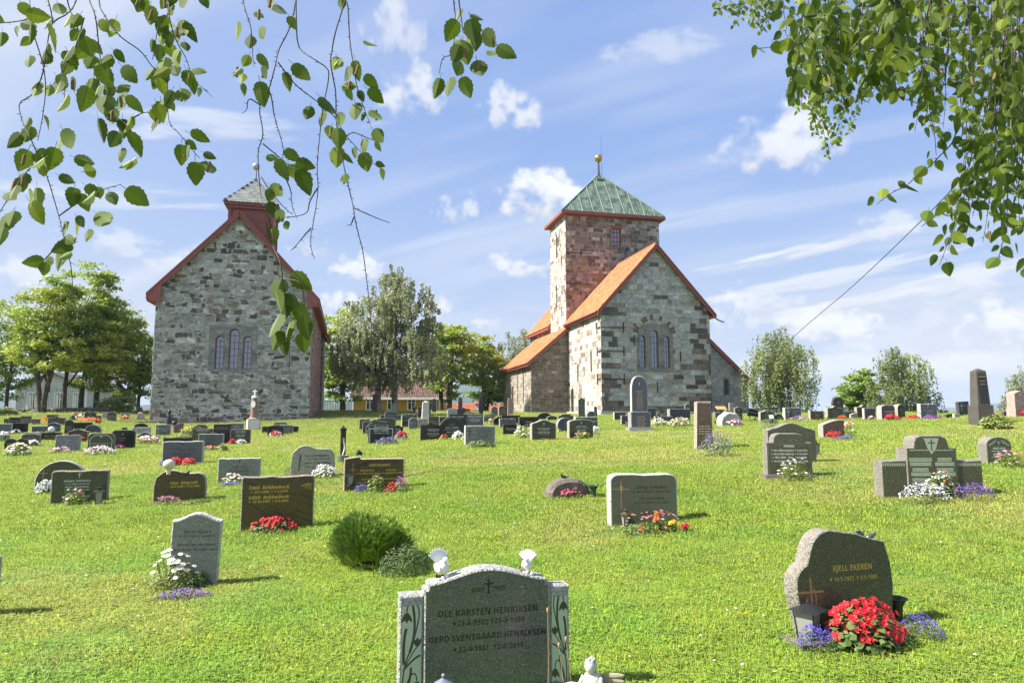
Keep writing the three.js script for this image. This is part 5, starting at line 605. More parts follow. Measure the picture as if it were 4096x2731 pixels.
grave(1891, 1941, 963, 1005, 17.4, 'slant', 'r', 'low brown gravestone with sloping shoulder, red flowers and white roses', { th: 0.25, side: 'n', lines: [], turn: 0.05 });
{ const q = grave(2089, 2203, 999, 1141, 9.1, 'step', 'g', 'wide dark green gravestone with low wings, cross relief and white and purple flowers', { th: 0.26, turn: 0.0, ink: 'w', side: 'g', font: 'sans', draw: (x, w, h) => { x.fillStyle = css([0.33, 0.38, 0.3]); x.fillRect(w * 0.06, h * 0.225, w * 0.88, h * 0.014); x.beginPath(); x.moveTo(w * 0.36, h * 0.04); x.lineTo(w * 0.66, h * 0.04); x.lineTo(w * 0.6, h * 0.2); x.lineTo(w * 0.5, h * 0.3); x.lineTo(w * 0.42, h * 0.2); x.fill(); x.fillStyle = css([0.03, 0.035, 0.022]); latin(x, w * 0.51, h * 0.06, h * 0.24, w * 0.02); const bar = (fx, fy, t, mw) => { x.fillStyle = css([0.33, 0.38, 0.3]); x.fillRect(w * (fx - mw / 2), h * (fy - 0.028), w * mw, h * 0.056); x.fillStyle = css([0.03, 0.035, 0.022]); letter(x, t, w * fx, h * fy, h * 0.05, 'sans', w * mw * 0.96); }; bar(0.27, 0.38, 'MARIE NILSINE DYNNA', 0.46); bar(0.75, 0.38, 'HANS DYNNA', 0.28); bar(0.27, 0.45, '*14-6-1870 +20-1-1937', 0.42); bar(0.75, 0.45, '*31-10-1859 +15-2-1918', 0.38); bar(0.26, 0.54, 'PAUL J DYNNA', 0.32); bar(0.75, 0.54, 'ANNE L DYNNA', 0.33); bar(0.27, 0.61, '*11-1-1895 +12-7-1953', 0.4); bar(0.75, 0.61, '*7-2-1894 +12-5-1967', 0.4); bar(0.26, 0.7, 'OTTAR JEVLUND', 0.34); bar(0.27, 0.77, '*14-4-1905 +~~', 0.4); }, lines: [] });
  for (const s of [-1, 1]) { const ww = s < 0 ? 0.33 : 0.34, hh = q.h * 0.6, pts = [[-ww / 2, -0.15], [-ww / 2, hh * 0.97], [ww / 2, hh], [ww / 2, -0.15]], G = new THREE.Group(); G.name = 'wing'; G.position.set(s * (q.w / 2 + ww / 2 + 0.001), 0, -0.02); q.g.add(G); part('wing_slab', slabGeo(pts, 0.22), sideM('g'), G); const R = faceRect(70, 70 * hh / ww, 'g', 'w', [], 'sans', (x, w, h) => { x.fillStyle = css([0.33, 0.38, 0.3]); x.fillRect(w * 0.05, h * 0.08, w * 0.9, h * 0.07); x.fillStyle = css([0.03, 0.035, 0.022]); for (let i = 0; i < 9; i++) x.fillRect(w * (0.1 + i * 0.095), h * 0.09, w * 0.03, h * 0.05); }); part('wing_face', ...facePlate(pts, R, true), G); } }
grave(2269, 2326, 1002, 1066, 12.4, 'arch', 'g', 'round topped green gravestone with laurel branches at the right edge', { th: 0.24, turn: 0.0, ink: 'w', font: 'sans bold', draw: (x, w, h) => { x.fillStyle = css([0.36, 0.4, 0.34]); latin(x, w * 0.5, h * 0.14, h * 0.3, w * 0.02); for (const s of [-1, 1]) for (let i = 0; i < 7; i++) { x.beginPath(); x.ellipse(w * (0.5 + s * (0.13 + i * 0.045)), h * (0.13 + i * 0.025 + (i % 2) * 0.04), w * 0.04, h * 0.014, s * (0.5 + i * 0.12), 0, 7); x.fill(); } }, lines: [[0.4, 0.085, 'KARL VOLD', 0, 0.5], [0.5, 0.055, '* 18-11-1902 + 21-1-1991', 0, 0.7], [0.6, 0.08, 'BIRGIT VOLD', 0, 0.5], [0.7, 0.055, '* 22-2-1911 + 7-5-2000', 0, 0.7], [0.8, 0.08, 'JON VOLD', 0, 0.42]] });
const tallStone = grave(1600, 1640, 921, 1034, 16.3, 'taper', 'b', 'tall rough sided dark slab with lavender growing at its foot', { th: 0.3, turn: -0.05, side: 'n', rough: false, lines: worn(4, 0.5, 0.035, 0.05) });
{ // obelisk at the right
  const f = foot(2255, 977, 21.5), sz = f.d / (FPX * SC), H = rowH(846, f.d) - f.p.y, g = thing('obelisk_gravestone', 'tall dark granite obelisk with gold lettering near the right edge', 'gravestone', f.p, 0.02, GRAVES), b = 36 * sz, ph = H * 0.36, t = 22 * sz, obM = std([0.125, 0.118, 0.105], 0.7, { map: graniteTex, bumpMap: graniteBump, bumpScale: 0.01 }), mk0 = (w0, w1, h0, h1) => new THREE.CylinderGeometry(w1 * 0.7071, w0 * 0.7071, h1 - h0, 4, 1).rotateY(Math.PI / 4).translate(0, (h0 + h1) / 2, 0), mk = (...a) => flat(mk0(...a)); part('pedestal', mk(b, b * 0.97, -0.15, ph), obM, g); part('shaft', mk(b * 0.78, t, ph, H * 0.955), obM, g); part('cap', mk(t, t * 0.25, H * 0.955, H), obM, g);
  const W = t * 0.9, hh = H * 0.55, pts = [[-W / 2, 0], [-W / 2, hh], [W / 2, hh], [W / 2, 0]], R = faceRect(60, 60 * hh / W, 'k', 'o', [[0.12, 0.06, '~~~'], [0.26, 0.045, '* ~~'], [0.36, 0.045, '+ ~~']], 'sans bold'), m = part('inscribed_face', ...facePlate(pts, R, true), g); m.position.set(0, ph + 0.03, b * 0.39 + 0.004); m.rotation.x = -Math.atan((b * 0.78 - t) / 2 / (H * 0.6)); }
{ // tall pointed monument on a pedestal
  const f = foot(1472, 990, 23.4), sz = f.d / (FPX * SC), g = thing('gravestone', 'tall pointed grey monument on pedestal in front of the chancel gable', 'gravestone', f.p, 0.06, GRAVES), H = rowH(862, f.d) - f.p.y, p1 = 9 * sz, p2 = 44 * sz; part('base', boxG(56 * sz, p1 + 0.2, 0.62, 0, p1 / 2 - 0.1, -0.2), sideM('y'), g); part('pedestal', boxG(45 * sz, p2 - p1, 0.46, 0, (p1 + p2) / 2, -0.2), sideM('y'), g); const pts = outline('gothic', 37 * sz, H - p2, rng(2)).map((p) => [p[0], Math.max(0, p[1])]), m = part('slab', slabGeo(pts, 0.24), sideM('l'), g); m.position.set(0, p2, -0.08); const R = faceRect(130, 130 * (H - p2) / (37 * sz), 'u', 'o', [[0.42, 0.03, '~~~~'], [0.47, 0.035, '~~'], ...worn(9, 0.53, 0.024, 0.045)], 'sans bold', cross(0.5, 0.18, 0.08, 'w', 0.008)), q = part('inscribed_face', ...facePlate(pts, R, true), g); q.position.set(0, p2, -0.08); const pp = [[-22 * sz, 0], [-22 * sz, p2 - p1], [22 * sz, p2 - p1], [22 * sz, 0]], R2 = faceRect(120, 90, 'u', 'o', worn(5, 0.3, 0.08, 0.14), 'sans bold'), q2 = part('pedestal_face', ...facePlate(pp, R2, true), g); q2.position.set(0, p1, 0.03); }
{ // pillar with cross by the gable of the turret church
  const f = foot(582, 986, 37), sz = f.d / (FPX * SC), H = rowH(888, f.d) - f.p.y, g = thing('pillar_monument', 'pink stone pillar with white cross and oval plaque before the rubble gable', 'monument', f.p, 0.5, undefined), ph = 25 * sz; part('pedestal', boxG(26 * sz, ph + 0.2, 26 * sz, 0, ph / 2 - 0.1, 0), sideM('p'), g); for (const [x, z, a] of [[0, 13.1 * sz, 0], [-13.1 * sz, 0, -Math.PI / 2]]) { const m = part('marble_tablet', new THREE.BoxGeometry(22 * sz, ph * 0.82, 0.02).translate(0, 0, 0.012), std([0.68, 0.69, 0.66], 0.5), g); m.position.set(x, ph * 0.5, z); m.rotation.y = a; } part('pillar', new THREE.CylinderGeometry(6.6 * sz, 8.6 * sz, 48 * sz, 24).translate(0, ph + 24 * sz, 0), std([0.42, 0.27, 0.21], 0.6, { map: graniteTex }), g); part('pillar_base', new THREE.CylinderGeometry(9 * sz, 12 * sz, 3 * sz, 24).translate(0, ph + 1.5 * sz, 0), sideM('n'), g); part('capital', new THREE.CylinderGeometry(5 * sz, 7.5 * sz, 4 * sz, 24).translate(0, ph + 50 * sz, 0), std([0.7, 0.7, 0.68], 0.6), g); const wM = std([0.78, 0.78, 0.77], 0.5), y0 = ph + 52 * sz; part('cross', boxG(2.8 * sz, 15 * sz, 2.4 * sz, 0, y0 + 7.5 * sz, 0), wM, g).rotation.y = -0.5; part('cross_arm', boxG(10 * sz, 2.8 * sz, 2.3 * sz, 0, y0 + 10.5 * sz, 0), wM, g).rotation.y = -0.5; const o = part('oval_plaque', new THREE.CylinderGeometry(1, 1, 0.03, 24).rotateX(Math.PI / 2).scale(5.2 * sz, 7.6 * sz, 1), wM, g); o.position.set(-Math.sin(0.5) * 7.6 * sz, ph + 33 * sz, Math.cos(0.5) * 7.6 * sz); o.rotation.y = -0.5; }
// --- the many smaller stones: front face in the photograph, depth, outline, tone, label
const W2 = (n, y, s, dy) => ({ lines: worn(n, y, s, dy) }), T = (ls, o = {}) => ({ lines: ls, font: 'sans bold', ...o });
for (const a of [
  [8, 61, 1006, 1038, 19, 'heart', 'k', 'black double lobed gravestone with white daisies at the far left', T([[0.35, 0.11, '~~ ~~~'], [0.5, 0.08, '* ~~ + ~~'], [0.62, 0.11, '~~ ~~~']])],
  [48, 90, 995, 1023, 20.8, 'seg', 'g', 'dark round topped gravestone just behind the black double lobed one', W2(3, 0.4, 0.1, 0.15)],
  [-4, 20, 990, 1012, 22, 'rect', 'l', 'pale gravestone cut by the left edge behind white flowers', { lines: [], polish: false }],
  [-6, 25, 972, 997, 26, 'rect', 's', 'grey mauve slab gravestone at the left edge of the rows', { lines: [] }],
  [26, 61, 970, 995, 26.5, 'rect', 'k', 'broad black gravestone next to the grey mauve slab', { lines: [] }],
  [55, 91, 991, 1012, 23, 'rough', 'l', 'pale rough slab showing above the dark round topped gravestone', { lines: [], polish: false }],
  [94, 138, 989, 1012, 23, 'boss', 'k', 'black gravestone with gold letters and a white ball on top', { ink: 'o', ...T([[0.45, 0.13, '~~  ~~~'], [0.65, 0.1, '* ~~  + ~~']]) , ink: 'o' }],
  [124, 180, 997, 1036, 19.4, 'rough', 's', 'tilted slate grey slab with worn text and orange red flowers', { lean: -0.14, polish: false, ink: 'w', lines: [[0.3, 0.05, '~~ ~~~'], [0.4, 0.045, '~~'], [0.52, 0.045, '~']] }],
  [72, 109, 977, 993, 26.5, 'rough', 's', 'low slate grey slab left of the dark blue curved gravestone', { lines: [] }],
  [107, 137, 969, 992, 26, 'bell', 'u', 'dark blue gravestone with curved top behind the white ball stone', W2(3, 0.4, 0.1, 0.15)],
  [147, 166, 963, 996, 25, 'arch', 'k', 'narrow tall black gravestone in the left rows', W2(3, 0.45, 0.06, 0.1)],
  [167, 209, 969, 986, 29, 'rect', 'k', 'wide low black gravestone under the long row of orange flowers', { lines: [] }],
  [155, 200, 984, 1014, 21.3, 'bell', 'b', 'brown bell shaped gravestone with gold letters', { ink: 'o', ...T([[0.4, 0.1, '~~ ~~~'], [0.52, 0.09, '~~~']]), ink: 'o' }],
  [194, 231, 974, 995, 26, 'half', 'u', 'blue grey half round gravestone right of the wide black one', { lines: [] }],
  [200, 260, 994, 1038, 19, 'chamfer', 'g', 'green gravestone with carved double heart panel and silver leaf plants', T([[0.52, 0.09, '~~~ ~~~'], [0.62, 0.06, '* ~~ + ~~'], [0.7, 0.09, '~~ ~~~'], [0.8, 0.06, '* ~~ + ~~']], { draw: (x, w, h) => { x.strokeStyle = css(INK.w); x.lineWidth = 2; x.beginPath(); x.moveTo(w * 0.5, h * 0.13); x.quadraticCurveTo(w * 0.2, 0, w * 0.08, h * 0.35); x.lineTo(w * 0.12, h * 0.9); x.moveTo(w * 0.5, h * 0.13); x.quadraticCurveTo(w * 0.8, 0, w * 0.93, h * 0.35); x.lineTo(w * 0.9, h * 0.9); x.stroke(); x.fillStyle = css(INK.w); latin(x, w * 0.5, h * 0.1, h * 0.24, 2); } })],
  [254, 307, 987, 1030, 20, 'chamfer', 'k', 'large black gravestone with cut corners beside a pink flower', T([[0.4, 0.05, '~ ~~~'], [0.5, 0.04, '~~~~']], { draw: cross(0.5, 0.15, 0.1, 'w', 0.01) })],
  [109, 148, 955, 976, 33, 'boss', 'b', 'brown gravestone with round cross head in the rear left rows', { lines: [], draw: cross(0.5, 0.05, 0.25, 'd', 0.05) }],
  [8, 20, 960, 973, 34, 'rect', 'r', 'small dark red gravestone at the rear far left', { lines: [] }],
  [20, 45, 957, 972, 34, 'rect', 'k', 'black gravestone beside the small dark red one', W2(2, 0.4, 0.15, 0.2)],
  [46, 70, 954, 973, 33, 'rect', 'g', 'dark green gravestone with broad cap in the rear left row', { lines: worn(2, 0.4, 0.12, 0.2), base: true }],
  [71, 91, 961, 974, 34, 'rect', 'g', 'low green gravestone left of the first orange flowers', { lines: worn(2, 0.4, 0.15, 0.25) }],
  [107, 133, 951, 961, 40, 'rect', 'b', 'low brown gravestone behind the round cross head', { lines: [] }],
  [193, 219, 946, 965, 38, 'chamfer', 'k', 'black gravestone with small white cross near the tree trunks', { lines: worn(2, 0.45, 0.12, 0.18), draw: cross(0.5, 0.12, 0.2, 'w', 0.03) }],
  [170, 190, 948, 957, 40, 'rect', 'k', 'low dark gravestone left of the one with small white cross', { lines: [] }],
  [234, 246, 946, 960, 40, 'rect', 'l', 'small pale gravestone left of the dark rounded boulder stone', { lines: [], polish: false }],
  [245, 266, 944, 965, 37, 'arch', 'b', 'dark rounded boulder gravestone near the light green shrub', { lines: worn(2, 0.5, 0.1, 0.16) }],
  [277, 296, 949, 962, 39, 'rect', 'y', 'plain grey gravestone in front of the light green shrub', { lines: [] }],
  [312, 326, 933, 954, 43, 'arch', 'k', 'tall dark gravestone in shade by the rubble church corner', { lines: [] }],
  [311, 330, 945, 963, 40.5, 'rock', 'n', 'rough triangular boulder by the rubble church corner', { plain: true, lines: [], rough: true, bev: 0.04, th: 0.35, polish: false }],
  [219, 231, 953, 971, 35, 'rect', 'r', 'brown gravestone right end of the long row of orange flowers', { lines: [] }],
  [307, 339, 971, 984, 29, 'half', 'k', 'black arched gravestone above the pale slab', { lines: [] , ink: 'o'}],
  [303, 344, 980, 997, 26, 'rough', 'l', 'pale grey slab in front of the black arched gravestone', { lines: worn(1, 0.4, 0.12), polish: false, ink: 'd' }],
  [279, 291, 980, 988, 27, 'rect', 'b', 'tiny brown block gravestone beside the pale slab', { lines: [] }],
  [314, 363, 991, 1015, 22, 'wave', 'y', 'grey wave shaped gravestone with white daisies and red flowers', { lines: [], polish: false }],
  [357, 390, 974, 1000, 26, 'rect', 's', 'grey gravestone with long white cross on its left', T([[0.3, 0.08, '~~ ~ ~~'], [0.42, 0.06, '* ~~ + ~~'], [0.52, 0.08, '~~ ~~']].map((l) => [...l, 0.12, 0.55]), { draw: cross(0.17, 0.15, 0.62, 'w', 0.03) })],
  [398, 420, 970, 995, 27, 'slant', 'r', 'small striped brown gravestone with red flowers below', { draw: (x, w, h, r) => { for (let i = 0; i < 14; i++) { x.strokeStyle = css([0.2, 0.16, 0.13]); x.lineWidth = 2; x.beginPath(); x.moveTo(0, h * i / 14); x.quadraticCurveTo(w * 0.5, h * (i / 14 + 0.06), w, h * (i / 14 - 0.03)); x.stroke(); } }, lines: [] }],
  [446, 476, 974, 986, 28, 'step', 'g', 'dark gravestone with shoulders behind the tall black one', { lines: [] }],
  [432, 467, 979, 996, 25, 'half', 'g', 'dark arched gravestone behind a yellow green bush', { lines: [] }],
  [440, 488, 983, 1012, 23, 'rect', 'g', 'dark green gravestone left of the tall middle one', T([[0.15, 0.12, 'SIGMUND NÆSS'], [0.3, 0.08, '* ~~ + ~~'], [0.45, 0.1, '~~ ~~~']])],
  [489, 528, 973, 1020, 22.2, 'rect', 'k', 'tall black middle gravestone between two green ones', T([[0.16, 0.05, '~~~~ ~~~'], [0.22, 0.05, '~~~~ ~~~']], { ink: 'o' })],
  [528, 574, 985, 1020, 22, 'rect', 'g', 'dark green gravestone right of the tall black one', T([[0.15, 0.11, 'OLE T NÆSS'], [0.25, 0.08, '* ~~ + ~~'], [0.4, 0.1, 'GURO NÆSS'], [0.5, 0.08, '~~~'], [0.6, 0.08, '* ~~ + ~~']])],
  [523, 559, 971, 986, 28, 'rect', 's', 'grey gravestone showing behind the two green ones', W2(2, 0.3, 0.12, 0.2)],
  [455, 512, 995, 1031, 19, 'rough', 's', 'grey rough gravestone with dark text and small orange flowers', { ink: 'd', polish: false, lines: worn(5, 0.3, 0.08, 0.12), draw: cross(0.5, 0.1, 0.12, 'd', 0.02) }],
  [373, 437, 1003, 1055, 17, 'rough', 'k', 'black wavy topped gravestone hidden behind the broad grey one', { lines: [] }],
  [372, 464, 1012, 1066, 15.5, 'rough', 's', 'broad smooth grey gravestone with two red begonias', { side: 'l', ink: 'd', polish: false, font: 'serif italic', lines: [[0.3, 0.09, 'Olaf Johannes Gunnesen', 0, 0.8], [0.39, 0.06, '* 12-3-1896 + 4-1-1971', 0, 0.5], [0.5, 0.09, 'Magnhild Gunnesen', 0, 0.65], [0.6, 0.06, '* 8-5-1900 + 2-9-1987', 0, 0.5]], draw: cross(0.5, 0.08, 0.13, 'd', 0.015) }],
  [602, 685, 978, 993, 27, 'rect', 'k', 'low stepped black gravestone with wings near the pillar', { lines: [] }],
  [628, 659, 969, 985, 27.6, 'chamfer', 'k', 'small black top stone with white ornament above the low stepped one', { lines: [], draw: (x, w, h) => { x.strokeStyle = css(INK.w); x.lineWidth = 2; x.strokeRect(w * 0.1, h * 0.15, w * 0.8, h * 0.5); x.beginPath(); for (let i = 0; i < 6; i++) { x.moveTo(w * (0.12 + i * 0.13), h * 0.2); x.lineTo(w * (0.22 + i * 0.13), h * 0.6); } x.stroke(); } }],
  [614, 650, 976, 1001, 24, 'seg', 'k', 'black round topped gravestone with red and white flowers near the pillar', W2(3, 0.4, 0.09, 0.13)],
  [643, 673, 975, 997, 25, 'rect', 's', 'grey gravestone right of the black round topped one', W2(3, 0.3, 0.09, 0.15)],
  [846, 904, 974, 1019, 21.2, 'seg', 'k', 'black gravestone with white carved border, scroll feet and lantern', T([[0.3, 0.12, 'KARL I. GAMME', 0, 0.6], [0.42, 0.07, '* 19-6-1918 + 25-11-2006', 0, 0.65], [0.78, 0.07, 'DITT KJÆRE MINNE', 0, 0.5]], { draw: (x, w, h) => { x.strokeStyle = css([0.55, 0.6, 0.62]); x.lineWidth = 3; x.strokeRect(w * 0.05, h * 0.2, w * 0.9, h * 0.85); x.beginPath(); x.arc(w * 0.5, h * 0.3, w * 0.3, Math.PI * 1.15, Math.PI * 1.85); x.stroke(); x.fillStyle = css([0.55, 0.6, 0.62]); for (let i = 0; i < 9; i++) { x.beginPath(); x.ellipse(w * (0.26 + i * 0.06), h * (0.15 - 0.05 * Math.sin(i / 8 * 3.14)), w * 0.022, h * 0.035, i - 4, 0, 7); x.fill(); } } })],
  [900, 926, 975, 1004, 24, 'bell', 'k', 'dark gravestone with red tulips right of the carved border one', T([[0.35, 0.11, 'NILSEN'], [0.46, 0.08, '+ ~~'], [0.6, 0.11, 'A NILSEN']])],
  [833, 887, 962, 995, 25.5, 'boss', 'g', 'wide green gravestone with small knob on top at the left of the middle group', { lines: [] }],
  [840, 877, 970, 996, 24.4, 'wave', 'g', 'smaller green slab leaning before the knobbed gravestone', { lines: [], draw: cross(0.4, 0.2, 0.5, 'd', 0.03) }],
  [825, 850, 961, 986, 27.5, 'rough', 'y', 'rough grey gravestone at the left end of the middle group', { lines: [] }],
  [866, 909, 958, 978, 28, 'crown', 'g', 'dark green gravestone behind the knobbed one', { lines: [] }],
  [873, 921, 952, 960, 36, 'rect', 'u', 'low blue grey wings of a gravestone in the shadow', { lines: [] }],
  [884, 912, 943, 960, 35.6, 'crown', 'u', 'blue grey gravestone with gold text in the church shadow', { ink: 'o', lines: worn(2, 0.45, 0.12, 0.25) }],
  [923, 957, 950, 977, 29, 'rough', 'k', 'black gravestone with rough white rim and white script', T([[0.2, 0.11, '~~ ~~~'], [0.32, 0.08, '* ~ + ~'], [0.45, 0.11, '~~~ ~~'], [0.57, 0.08, '* ~ + ~'], [0.75, 0.09, '~~~']], { side: 'l' })],
  [939, 960, 958, 984, 26, 'arch', 's', 'rounded slate gravestone with long gold cross', { draw: cross(0.27, 0.25, 0.6, 'o', 0.03), ink: 'o', lines: [[0.45, 0.07, '~~', 0.2]] }],
  [960, 983, 960, 982, 27, 'soft', 'n', 'small pale rough gravestone left of the green square one', { lines: worn(2, 0.35, 0.07, 0.2), ink: 'd', polish: false }],
  [960, 989, 932, 959, 38, 'point', 'k', 'dark pointed gravestone behind the pale obelisk', { lines: [] }],
  [984, 1008, 955, 973, 29, 'rect', 'g', 'green square gravestone right of the pale obelisk', { lines: worn(2, 0.45, 0.1, 0.2) }],
  [1009, 1030, 956, 972, 30, 'rect', 'g', 'second green square gravestone behind the large half round one', { lines: [] }],
  [966, 1010, 968, 1012, 21, 'boss', 'k', 'black gravestone with knob overlapping the large half round one', T([[0.38, 0.1, 'KAREN HASLER', 0.16, 0.6], [0.48, 0.07, '* 9-11-1915 + ~', 0.16, 0.6], [0.6, 0.1, 'OLAV HASLER', 0.16, 0.6], [0.7, 0.07, '* 9-9-1911 + ~', 0.16, 0.6]])],
  [1007, 1069, 957, 1006, 21.5, 'half', 'k', 'large half round black gravestone with red and white flowers', T([[0.34, 0.05, '~~~~'], [0.46, 0.09, 'OLE P. GAMME', 0, 0.5], [0.57, 0.07, '* ~~~ + ~~~', 0, 0.8], [0.68, 0.08, 'ANNA GAMME', 0, 0.46], [0.8, 0.07, '* ~~~ + ~~~', 0, 0.8]])],
  [1032, 1071, 950, 978, 27, 'rect', 'k', 'black left half of a double gravestone', T([[0.2, 0.13, 'MARI S DYNNA'], [0.34, 0.09, '* ~ + ~']])],
  [1071, 1110, 950, 978, 27.2, 'rect', 's', 'grey right half of a double gravestone', T([[0.2, 0.12, 'THORVALD L DYNNA'], [0.32, 0.08, '* ~~ + ~~'], [0.48, 0.12, 'OTTAR GAMME'], [0.6, 0.08, '* ~~ + ~~']])],
  [1028, 1049, 936, 960, 36, 'point', 'l', 'white pointed gravestone behind the black double one', { polish: false, ink: 'd', lines: worn(2, 0.4, 0.08, 0.2) }],
  [1069, 1137, 976, 1021, 18, 'rough', 'h', 'grey green rough edged gravestone with thin cross and fern at its foot', { side: 'l', ink: 'd', polish: false, font: 'serif italic', draw: cross(0.14, 0.12, 0.5, 'd', 0.018), lines: [[0.24, 0.11, 'Marit Vinderson', 0.1, 0.6], [0.34, 0.07, '* ~~ + ~~', 0.1, 0.5], [0.44, 0.11, 'Grethe Vinderson', 0.1, 0.6], [0.54, 0.07, '* ~~ + ~~', 0.1, 0.5], [0.64, 0.11, 'Lars Vinderson', 0.1, 0.56]] }],
  [1050, 1079, 935, 952, 40, 'boss', 'k', 'dark scrolled gravestone beside the olive shrub', { lines: [] }],
  [1052, 1062, 910, 942, 46, 'point', 'r', 'tall narrow red brown gravestone beyond the lawn', { ink: 'o', lines: worn(2, 0.2, 0.04, 0.08) }],
  [992, 1002, 914, 944, 48, 'point', 'k', 'tall narrow black gravestone by the maple trunks', { ink: 'o', lines: worn(4, 0.25, 0.04, 0.09) }],
  [1099, 1110, 910, 946, 42, 'taper', 'k', 'tall dark gravestone beside the olive shrub', { lines: [] }],
  [900, 909, 925, 944, 50, 'gothic', 'n', 'narrow cone shaped stone before the yellow house', { polish: false, lines: [] }],
  [948, 955, 929, 945, 50, 'arch', 'k', 'small dark arched gravestone before the yellow house', { lines: [], draw: (x, w, h) => { x.fillStyle = css(INK.w); x.beginPath(); x.arc(w * 0.5, h * 0.2, w * 0.2, 0, 7); x.fill(); } }],
  [1111, 1135, 955, 967, 32, 'rough', 'y', 'low grey gravestone with white and red flowers by the double one', { lines: [], polish: false }],
  [1128, 1143, 932, 955, 42, 'arch', 's', 'small arched monument on pink block near the aisle', { lines: [], base: true }],
  [1146, 1165, 931, 955, 40, 'seg', 'b', 'dark rounded gravestone near the aisle corner', { lines: worn(3, 0.4, 0.06, 0.12) }],
  [1166, 1179, 913, 951, 44, 'taper', 'p', 'tall pinkish gravestone against the aisle wall', { lines: [], polish: false }],
  [1134, 1151, 956, 978, 28, 'slant', 'k', 'dark sloping gravestone left of the long dark slab', { lines: [] }],
  [1152, 1195, 952, 974, 30, 'rough', 'k', 'long dark slab gravestone below the aisle', { lines: [] }],
  [1148, 1185, 960, 981, 27, 'rough', 'y', 'grey rough gravestone with faint text below the aisle', { lines: worn(1, 0.4, 0.12), ink: 'd', polish: false }],
  [1193, 1237, 956, 980, 27, 'rect', 'k', 'black gravestone with white capitals behind a white flowering bush', T([[0.45, 0.13, 'IVER T SK'], [0.57, 0.09, '* ~~ + ~~'], [0.72, 0.13, 'KAROLINE SK']])],
  [1156, 1187, 973, 998, 23, 'rect', 'k', 'small black gravestone left of the white flowering bush', T([[0.4, 0.12, 'RANDI SKIAKER', 0.05, 0.7], [0.54, 0.08, '* ~~ + ~~', 0.05, 0.6]])],
  [1222, 1277, 963, 1011, 20.2, 'bell', 'g', 'green black gravestone with white name bars in front of the aisle wall', { th: 0.2, side: 'n', draw: cross(0.5, 0.12, 0.16, 'w', 0.02), ...T([[0.42, 0.08, 'ALETTO BISGAARD', 0, 0.5], [0.5, 0.06, '* ~~ + ~~', 0, 0.5], [0.6, 0.08, 'JØRGEN BISGAARD', 0, 0.5], [0.68, 0.06, '* ~~ + ~~', 0, 0.5], [0.86, 0.06, '~~~', 0, 0.3]]), draw: cross(0.5, 0.12, 0.16, 'w', 0.02) }],
  [1235, 1268, 947, 963, 34, 'half', 'k', 'carved dark arch shaped gravestone on the rise below the chancel', { lines: [] }],
  [1257, 1280, 954, 965, 32, 'step', 'u', 'small dark stepped gravestone below the chancel corner', { lines: [] }],
  [1283, 1317, 950, 966, 30, 'step', 'g', 'green stepped gravestone behind the round disc stone', { lines: [] }],
  [1281, 1316, 958, 991, 25, 'disc', 'u', 'round blue grey disc shaped gravestone', { th: 0.2, font: 'serif italic', lines: [[0.36, 0.09, 'Hans', 0.1], [0.44, 0.06, '* ~~', 0.1]] }],
  [1308, 1363, 962, 1007, 20.5, 'seg', 'g', 'green black gravestone with round carved top and pink flowers', { th: 0.2, side: 'n', ...T([[0.34, 0.09, 'LENSIT SAAR', 0, 0.4], [0.44, 0.07, '* ~~~ + ~~~', 0, 0.6], [0.54, 0.09, 'SIGNE SAAR', 0, 0.34], [0.64, 0.07, '* ~~ + ~~~', 0, 0.56]]), draw: cross(0.5, 0.1, 0.15, 'w', 0.02) }],
  [1322, 1373, 956, 987, 25, 'rough', 's', 'grey wavy gravestone with script behind the round carved top', { font: 'serif italic', side: 'l', lines: [[0.3, 0.16, 'Berget', 0.3, 0.35]] }],
  [1329, 1344, 912, 957, 36, 'point', 'g', 'tall narrow green gravestone with white cross before the chancel', { lines: worn(6, 0.35, 0.03, 0.09), draw: cross(0.5, 0.12, 0.1, 'w', 0.012) }],
  [1348, 1369, 943, 957, 40, 'half', 's', 'small ornate grey arch stone before the chancel side', { lines: [], polish: false }],
  [1411, 1438, 945, 965, 33, 'rough', 'g', 'dark gravestone with white rim left of the tall pointed monument', { side: 'l', lines: [] }],
  [1428, 1450, 953, 977, 27, 'rect', 'u', 'low dark blue gravestone left of the tall pointed monument', { lines: [] }],
  [1488, 1507, 936, 962, 30, 'rect', 'u', 'dark blue gravestone right behind the tall pointed monument', { lines: [] }],
  [1506, 1545, 955, 969, 28, 'rect', 'u', 'low dark blue plinth gravestone behind white flowers', { lines: [] }],
  [1539, 1586, 938, 966, 28.3, 'rect', 'u', 'broad dark blue gravestone behind the white and red flowers', { th: 0.25, lines: [] }],
  [1509, 1534, 942, 956, 31, 'half', 'k', 'low black gravestone with white ornament below the chancel', { lines: [], draw: (x, w, h) => { x.fillStyle = css(INK.w); for (let i = 0; i < 40; i++) { x.beginPath(); x.arc(w * ((i * 0.37) % 1), h * (0.2 + (i * 0.23) % 0.5), w * 0.03, 0, 7); x.fill(); } } }],
  [1574, 1585, 926, 942, 36, 'point', 'g', 'small green gravestone with white cross behind the dark blue one', { lines: [], draw: cross(0.55, 0.25, 0.35, 'w', 0.03) }],
  [1676, 1686, 924, 948, 36, 'rect', 'n', 'narrow tan gravestone by the sacristy wall', { polish: false, lines: [] }],
  [1689, 1706, 933, 967, 30, 'point', 'g', 'pointed green gravestone with white cross behind the grey boulder', { lines: worn(2, 0.5, 0.05, 0.12), draw: cross(0.5, 0.15, 0.15, 'w', 0.015) }],
  [1656, 1706, 944, 977, 24, 'rock', 'n', 'grey natural boulder gravestone with red, white and purple flowers', { th: 0.35, rough: true, bev: 0.05, polish: false, side: 'l', ink: 'd', plain: true, lines: [] }],
